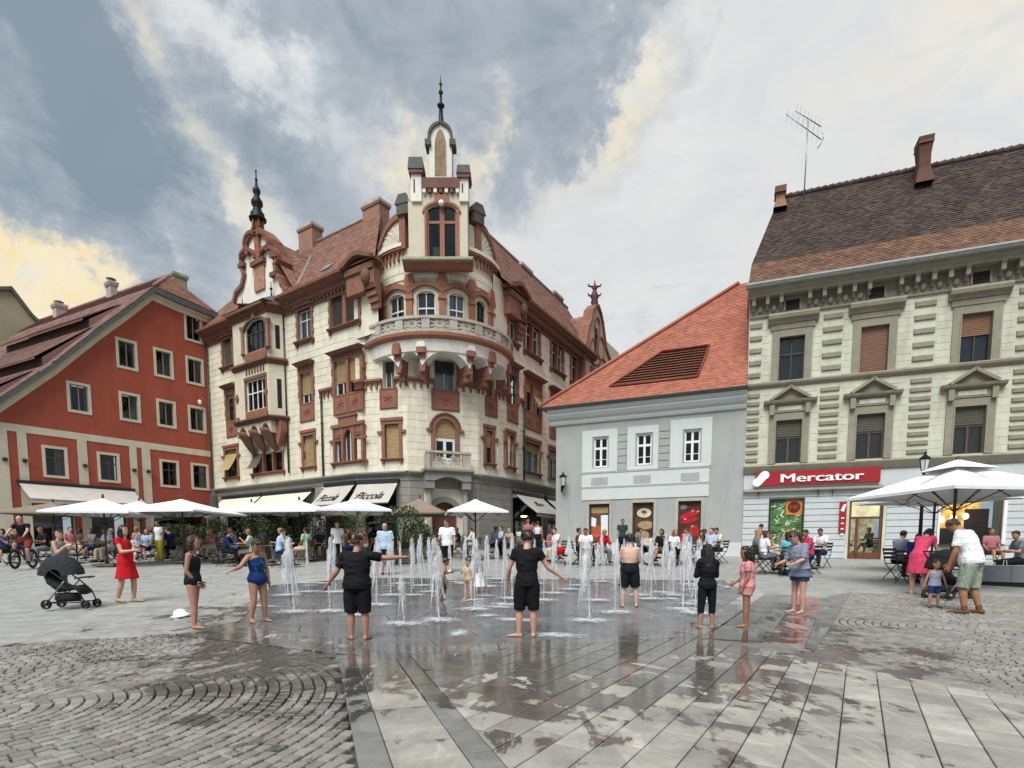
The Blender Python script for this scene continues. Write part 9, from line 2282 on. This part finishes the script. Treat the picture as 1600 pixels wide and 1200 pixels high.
near = lambda px: 'under the brown parasol at the far left' if px < 75 else 'behind the nearest white parasol pole' if px < 190 else 'between the second and third white parasols' if px < 262 else 'under the parasol with a finial' if px < 345 else 'in front of the cream awnings' if px < 500 else 'below the lettered awnings' if px < 600 else 'near the brown parasol by the portal' if px < 700 else 'on the terrace right of the portal'
hn = {'black': 'black-haired', 'brown': 'brown-haired', 'blond': 'blond', 'grey': 'grey-haired', 'ginger': 'ginger-haired'}
seen = {}
for i, (px, Y) in enumerate(spots):
  tp = tops[(i*5+2) % 12]; hr_ = ['black', 'brown', 'brown', 'blond', 'grey', 'black', 'ginger'][(i*3) % 7]; k = 'abcde'[(i*2+1) % 5]; az = R(rnd.choice((70, 250, 110, 290, 180, 200, 30)))
  if px == 352: tp, k, az, hr_ = 'navy', 'd', R(80), 'brown'
  if px == 392: tp, k, az, hr_ = 'mint', 'b', R(250), 'ginger'
  if px == 436: tp, k, az, hr_ = 'lightblue', 'a', R(60), 'brown'
  bt_ = ['black', 'navy', 'grey', 'beige'][i % 4]; lb = '%s guest in %s top and %s bottoms %s' % (hn[hr_], adj[tp], bt_, near(px))
  while lb in seen: hr_ = list(hn)[(list(hn).index(hr_)+1) % 5]; lb = '%s guest in %s top and %s bottoms %s' % (hn[hr_], adj[tp], bt_, near(px))
  seen[lb] = 1
  seated(GX(px, Y), az, k, tp, ['black', 'navy', 'grey', 'beige'][i % 4], hr_, lb, 'guests on the left terrace', chair='rattan' if px not in (368,) else 'red', chlabel='chair of '+lb.replace(' top and ', ', ').replace(' bottoms', ''))
for i, (px, Y) in enumerate(((16, 22), (58, 23), (120, 22), (156, 24), (198, 23.4), (250, 24.6), (284, 24.5), (340, 22), (374, 20.6), (400, 23), (428, 21), (490, 23), (560, 23.4), (650, 24.6), (730, 25.6), (790, 27))):
  tabl(GX(px, Y), 'terrace table %s' % ['at the far left edge', 'right of the cyclist', 'behind the woman in grey tank top', 'behind the pushchair', 'behind the woman in red', 'by the person in yellow trousers', 'under the parasol with a finial', 'in front of the red chair', 'beside the red folding chair', 'by the guest in mint', 'by the guest in pale blue', 'left of the white jet plume', 'below the lettered awnings', 'by the big bush', 'right of the man with a phone', 'by the dark awnings'][i], 'terrace tables')
# ---------------------------------------------------------------- planters and bushes
def bush(px, Y, w, h, lab, n=1400, box=True, dark=True, seed=1):
  g = GX(px, Y); root = empty('planted_bush', g, label=lab, cat='bush'); rn = random.Random(seed); z0 = .5 if box else 0
  mb = MB(); lm = (M_['leafA'], M_['leafB'])
  for i in range(n):
    a = rn.uniform(0, 2*pi); t = rn.random()**.8; z = z0+h*t; rad = w/2*(.55+.6*sin(pi*min(t*.9+.1, 1)))*sqrt(rn.random())*(1+.2*sin(a*3+seed)); x, y = rad*cos(a), rad*sin(a)
    l = rn.uniform(.06, .13); d = Vector((cos(a)*.7+rn.uniform(-.5, .5), sin(a)*.7+rn.uniform(-.5, .5), rn.uniform(-.2, 1.0))).normalized(); s = d.cross(Vector((rn.uniform(-1, 1), rn.uniform(-1, 1), rn.uniform(-1, 1)))).normalized()*l*.28
    c = Vector((x, y, z)); mb.add([c, c+d*l*.5+s, c+d*l, c+d*l*.5-s], [(0, 1, 2, 3)], lm[0] if rn.random() < (.7 if dark else .35) else lm[1])
  mb.build('foliage', root, kind='stuff'); st = MB()
  for k in range(5): a = k*1.3; st.tube([(0, 0, z0-.1), (w*.12*cos(a), w*.12*sin(a), z0+h*.4), (w*.28*cos(a), w*.28*sin(a), z0+h*.8)], [.03, .02, .008], M_['bark'], 5)
  st.build('stems', root, kind='stuff')
  if box:
    b = MB(); b.box(-w*.38, w*.38, -.25, .25, 0, .55, M_['grey_stone_dark']); b.box(-w*.38-.03, w*.38+.03, -.28, .28, .5, .56, M_['grey_stone_dark']); b.build('planter', root)
  return root
bush(398, 24.5, 1.5, 1.3, 'tall bush in a planter in front of the left cream awning', seed=2); bush(430, 26, 1.3, 1.5, 'dark bush between two terrace parasols', seed=3); bush(488, 24, 1.4, 1.4, 'tall bush left of the lettered awnings', seed=4, dark=False)
bush(545, 25, 1.8, 1.35, 'leafy bush beneath the lettered awnings', seed=5, dark=False); bush(628, 22, 1.6, 1.7, 'big dark bush right of the bald man', seed=6, n=1900); bush(655, 24.5, 1.1, 1.0, 'bush under the brown parasol near the portal', seed=7); bush(276, 24.5, 1.7, 1.0, 'low dark hedge planter in front of the red house', seed=8); bush(335, 25.5, 1.2, 1.2, 'dark bush at the corner of the red house', seed=9)
g = GX(338, 26); root = empty('folded_parasol', g, label='folded dark brown parasol at the right corner of the red house', cat='parasol'); mb = MB(); mb.lathe([(.03, 3.1), (.16, 2.8), (.22, 2.0), (.26, 1.2), (.1, 1.1)], mat('canvas_darkbrown', '4f463d', .9, .15), (0, 0, 0), 9, False); mb.build('canopy', root); mb = MB(); mb.tube([(0, 0, 0), (0, 0, 1.3)], .035, M_['pole']); mb.build('pole', root)
# ---------------------------------------------------------------- pushchairs
def wheel(mb_t, c, r, w, m, ax=Vector((1, 0, 0))):
  c = Vector(c); u = Vector((0, 0, 1)); v = ax.cross(u).normalized(); n = 16; prof = [(r*.72, -w*.4), (r*.96, -w*.5), (r, 0), (r*.96, w*.5), (r*.72, w*.4)]; vs = []; fs = []
  for i in range(n):
    t = 2*pi*i/n
    for q, d in prof: vs.append(c+(u*cos(t)+v*sin(t))*q+ax*d)
  k = len(prof)
  for i in range(n):
    for j in range(k): fs.append((i*k+j, ((i+1) % n)*k+j, ((i+1) % n)*k+(j+1) % k, i*k+(j+1) % k))
  mb_t.add(vs, fs, m, True)
def pushchair(loc, rz, lab, fabm, hoodm, hubm):
  root = empty('pushchair', loc, rz, label=lab, cat='pushchair'); fr = mat('pushchair_frame', '8b8d8f', .35, .1, metal=.7); dk = mat('pushchair_black', '222325', .6, .1)
  for nm, c in (('wheel', (-.24, -.36, .095)), ('wheel', (.24, -.36, .095)), ('wheel', (-.20, .42, .085)), ('wheel', (.20, .42, .085))):
    w = MB(); wheel(w, (c[0]-.028, c[1], c[2]), c[2], .026, dk); wheel(w, (c[0]+.028, c[1], c[2]), c[2], .026, dk)
    w.loft([((c[0]-.045, c[1], c[2]), (0, .03, 0), (0, 0, .03)), ((c[0]+.045, c[1], c[2]), (0, .03, 0), (0, 0, .03))], hubm, 10)
    for k in range(5): a = 2*pi*k/5; w.tube([(c[0]-.03, c[1], c[2]), (c[0]-.03, c[1]+.07*cos(a)*c[2]/.095, c[2]+.07*sin(a)*c[2]/.095)], .007, dk, 4)
    w.build(nm, root)
  f = MB()
  for s in (-1, 1):
    f.tube([(s*.23, -.36, .12), (s*.24, -.05, .45), (s*.25, .05, .55)], .014, fr, 6); f.tube([(s*.20, .42, .12), (s*.23, .30, .35), (s*.25, .05, .55), (s*.25, -.30, .80), (s*.24, -.52, 1.02)], .014, dk, 6); f.tube([(s*.23, -.36, .12), (s*.20, .42, .13)], .012, dk, 6)
  f.tube([(-.24, -.52, 1.02), (.24, -.52, 1.02)], .016, dk, 6); f.tube([(-.25, .25, .60), (-.2, .40, .62), (.2, .40, .62), (.25, .25, .60)], .018, dk, 6); f.tube([(-.23, -.36, .12), (.23, -.36, .12)], .012, dk, 6); f.build('frame', root)
  s = MB(); s.loft([((0, -.42, .75), (.21, 0, 0), (0, .05, .04)), ((0, -.30, .52), (.23, 0, 0), (0, .09, .05)), ((0, -.08, .38), (.23, 0, 0), (0, .12, .06)), ((0, .22, .42), (.21, 0, 0), (0, .05, .05)), ((0, .34, .30), (.16, 0, 0), (0, .04, .03))], fabm, 12); s.build('seat', root)
  s = MB(); vs = []; fs = []; n = 10; m_ = 8; c0 = Vector((0, -.16, .62))
  for i in range(n+1):
    a = R(8+i*16.5)
    for j in range(m_+1):
      t = pi*j/m_; rad = .44+.012*(i % 2); x = .26*cos(t); rr = .16+(rad-.16)*sin(t)**.6; vs.append(c0+Vector((x, cos(a)*rr*1.0, sin(a)*rr)))
  for i in range(n):
    for j in range(m_): fs.append((i*(m_+1)+j, i*(m_+1)+j+1, (i+1)*(m_+1)+j+1, (i+1)*(m_+1)+j))
  s.add(vs, fs, hoodm, True); s.build('hood', root)
  s = MB(); s.loft([((0, -.05, .14), (.17, 0, 0), (0, .22, 0)), ((0, -.05, .18), (.20, 0, 0), (0, .27, 0)), ((0, -.05, .30), (.19, 0, 0), (0, .25, 0))], fabm, 10); s.build('basket', root)
  return root
blk = fab('pram', '26292c'); g = G(112, 950); pushchair(g, -R(82), 'dark grey pushchair with its hood closed standing on the paving at left', blk, fab('pramhood', '303336'), CHM['dark']).scale = (.9, .84, .97)
g = GX(1487, 11.9); pushchair(g, -R(70), 'black pushchair with pale hubs behind the toddler', blk, fab('pramhood2', '1e1f22'), M_['gutter'])
mb = MB(); mb.sphere((0, 0, 0), .10, .10, .11, SK['light'], 10, 8); mb.sphere((0, -.02, .03), .11, .11, .10, fab('coralhat', 'd2705c'), 10, 8); o = mb.build('baby_head'); o.name = 'baby'; o.location = GX(1476, 12.1)+Vector((0, 0, .93)); setp(o, 'baby with a coral sun hat lying in the black pushchair', 'baby')
# ---------------------------------------------------------------- cyclist
p, H, B = CY; az = R(165); yaw = -az
bike = empty('bicycle', p, yaw, label='bicycle ridden by the man in black T-shirt at the far left', cat='bicycle'); bm = mat('bike_frame', '3b4048', .35, .1, metal=.4); ty = mat('tyre', '1b1b1b', .8, .1)
for y in (-.52, .52):
  w = MB(); wheel(w, (0, y, .345), .345, .035, ty); n = 14
  for k in range(n): a = 2*pi*k/n; w.tube([(0, y, .345), (0, y+.31*cos(a), .345+.31*sin(a))], .003, M_['zinc'], 3)
  w.build('wheel', bike)
f = MB()
for a, b in (((0, -.52, .345), (0, -.08, .30)), ((0, -.52, .345), (0, -.20, .80)), ((0, -.08, .30), (0, -.22, .92)), ((0, -.20, .80), (0, .33, .86)), ((0, -.08, .30), (0, .36, .74)), ((0, .32, .92), (0, .40, .64)), ((0, .40, .64), (0, .52, .345))): f.tube([a, b], .017, bm, 6)
f.build('frame', bike); f = MB(); f.tube([(-.30, .20, 1.03), (-.2, .32, 1.05), (0, .34, 1.0), (.2, .32, 1.05), (.30, .20, 1.03)], .013, ty, 6); f.tube([(0, .32, .92), (0, .34, 1.0)], .014, bm); f.build('handlebar', bike)
f = MB(); f.loft([((0, -.36, .94), (.08, 0, 0), (0, 0, .03)), ((0, -.24, .955), (.07, 0, 0), (0, 0, .025)), ((0, -.08, .95), (.025, 0, 0), (0, 0, .02))], ty, 8); f.build('saddle', bike)
f = MB(); f.tube([(-.12, -.08, .14), (-.03, -.08, .14), (-.03, -.08, .30), (.03, -.08, .46), (.12, -.08, .46)], .012, M_['zinc'], 5); f.build('pedals', bike)
Bc = Body(1.78, 0, fat=1.1, lean=(.45, 0), arms=(((.25, .75, -.75), (.0, .8, -.6)), ((.25, .75, -.75), (.0, .8, -.6))), head=(-.3, .2), legs=(((.12, .55, -.75), (-.02, -.18, -1)), ((.12, .9, -.35), (-.02, -.30, -1))))
rider = person(p+Vector((0, 0, 0)), az, Bc, 'light', None, (('tee', bk, {'sl': .6}), ('shorts', fab('rustred', '7c3a34'), {'len': .9}), ('shoes', bk)), 'bald man in black T-shirt and rust red shorts riding a bicycle', fine=False)
lift = .99+.03-Bc.seat; rider.location.z += lift; fw = Vector((sin(az), cos(az), 0)); rider.location -= fw*.20
# ---------------------------------------------------------------- street furniture at the right
g0 = GX(1524, 15.3); wb = Wall(GX(1530, 14.6)[:2], GX(1700, 13.2)[:2]); bench = empty('stone_bench', wb.pt(0, gz(0, 14.5), 0), label='long low grey stone bench at the right edge', cat='bench')
mb = MB(); zb = gz(0, 14.2); bx(mb, wb, 0, wb.len, zb-.1, zb+.10, -.62, -.04, M_['black_print']); part(mb, 'plinth', bench)
for k in range(3):
  mb = MB(); bx(mb, wb, wb.len*k/3+.004, wb.len*(k+1)/3-.004, zb+.10, zb+.52, -.68, 0, mat('bench_stone', '82868a', .7, .12, 4, .2, 40)); part(mb, 'stone', bench)
g = GX(1285, 27.0); bin_ = empty('litter_bin', g, label='grey stone litter bin in front of the boarded wall', cat='bin'); mb = MB(); mb.box(-.3, .3, -.3, .3, 0, 1.0, M_['grey_stone_dark']); mb.build('body', bin_); mb = MB(); mb.box(-.33, .33, -.33, .33, 1.0, 1.08, M_['grey_stone']); mb.lathe([(.16, 1.08), (.16, 1.16), (.12, 1.16)], M_['metal_dark'], (0, 0, 0), 12); mb.build('lid', bin_)
g = GX(1436, 19.5); lp = empty('street_lamp', g, label='black street lamp whose lantern rises behind the very large parasol', cat='street lamp'); zt = at(1436, 706, 19.5).z-g.z; mb = MB(); lantern(mb, (0, 0, zt), .9); mb.build('lantern_head', lp); mb = MB(); mb.lathe([(.16, 0), (.16, .3), (.08, .5), (.06, 1.2), (.045, zt-.95), (.07, zt-.85), (.04, zt-.78)], M_['black_iron'], (0, 0, 0), 12); mb.build('post', lp)
mb = MB(); mb.loft([((0, 0, 0), (.16, 0, 0), (0, .06, 0)), ((0, 0, .22), (.17, 0, 0), (0, .05, 0)), ((0, 0, .36), (.15, 0, 0), (0, .02, 0))], fab('tote', 'a39c8c'), 10); mb.tube([(-.08, 0, .34), (-.03, 0, .62), (.03, 0, .62), (.08, 0, .34)], .01, fab('tote', 'a39c8c'), 5)
o = mb.build('tote_bag'); o.location = GX(1572, 14.9); setp(o, 'pale cloth tote bag standing beside the chair at the right edge', 'bag')
mb = MB(); mb.loft([((0, 0, .0), (.17, 0, 0), (0, .14, 0)), ((0, 0, .015), (.18, 0, 0), (0, .15, 0)), ((-.02, 0, .03), (.11, 0, 0), (0, .1, 0)), ((-.02, 0, .10), (.09, 0, 0), (0, .08, 0)), ((-.02, 0, .12), (.04, 0, 0), (0, .04, 0))], wh, 14); o = mb.build('sun_hat'); o.location = G(284, 962); o.rotation_euler = (R(10), R(-8), 0); setp(o, 'small white sun hat lying on the wet paving', 'hat')
mb = MB(); mb.lathe([(.03, 0), (.035, .01), (.03, .02)], wh, (0, 0, 0), 8)
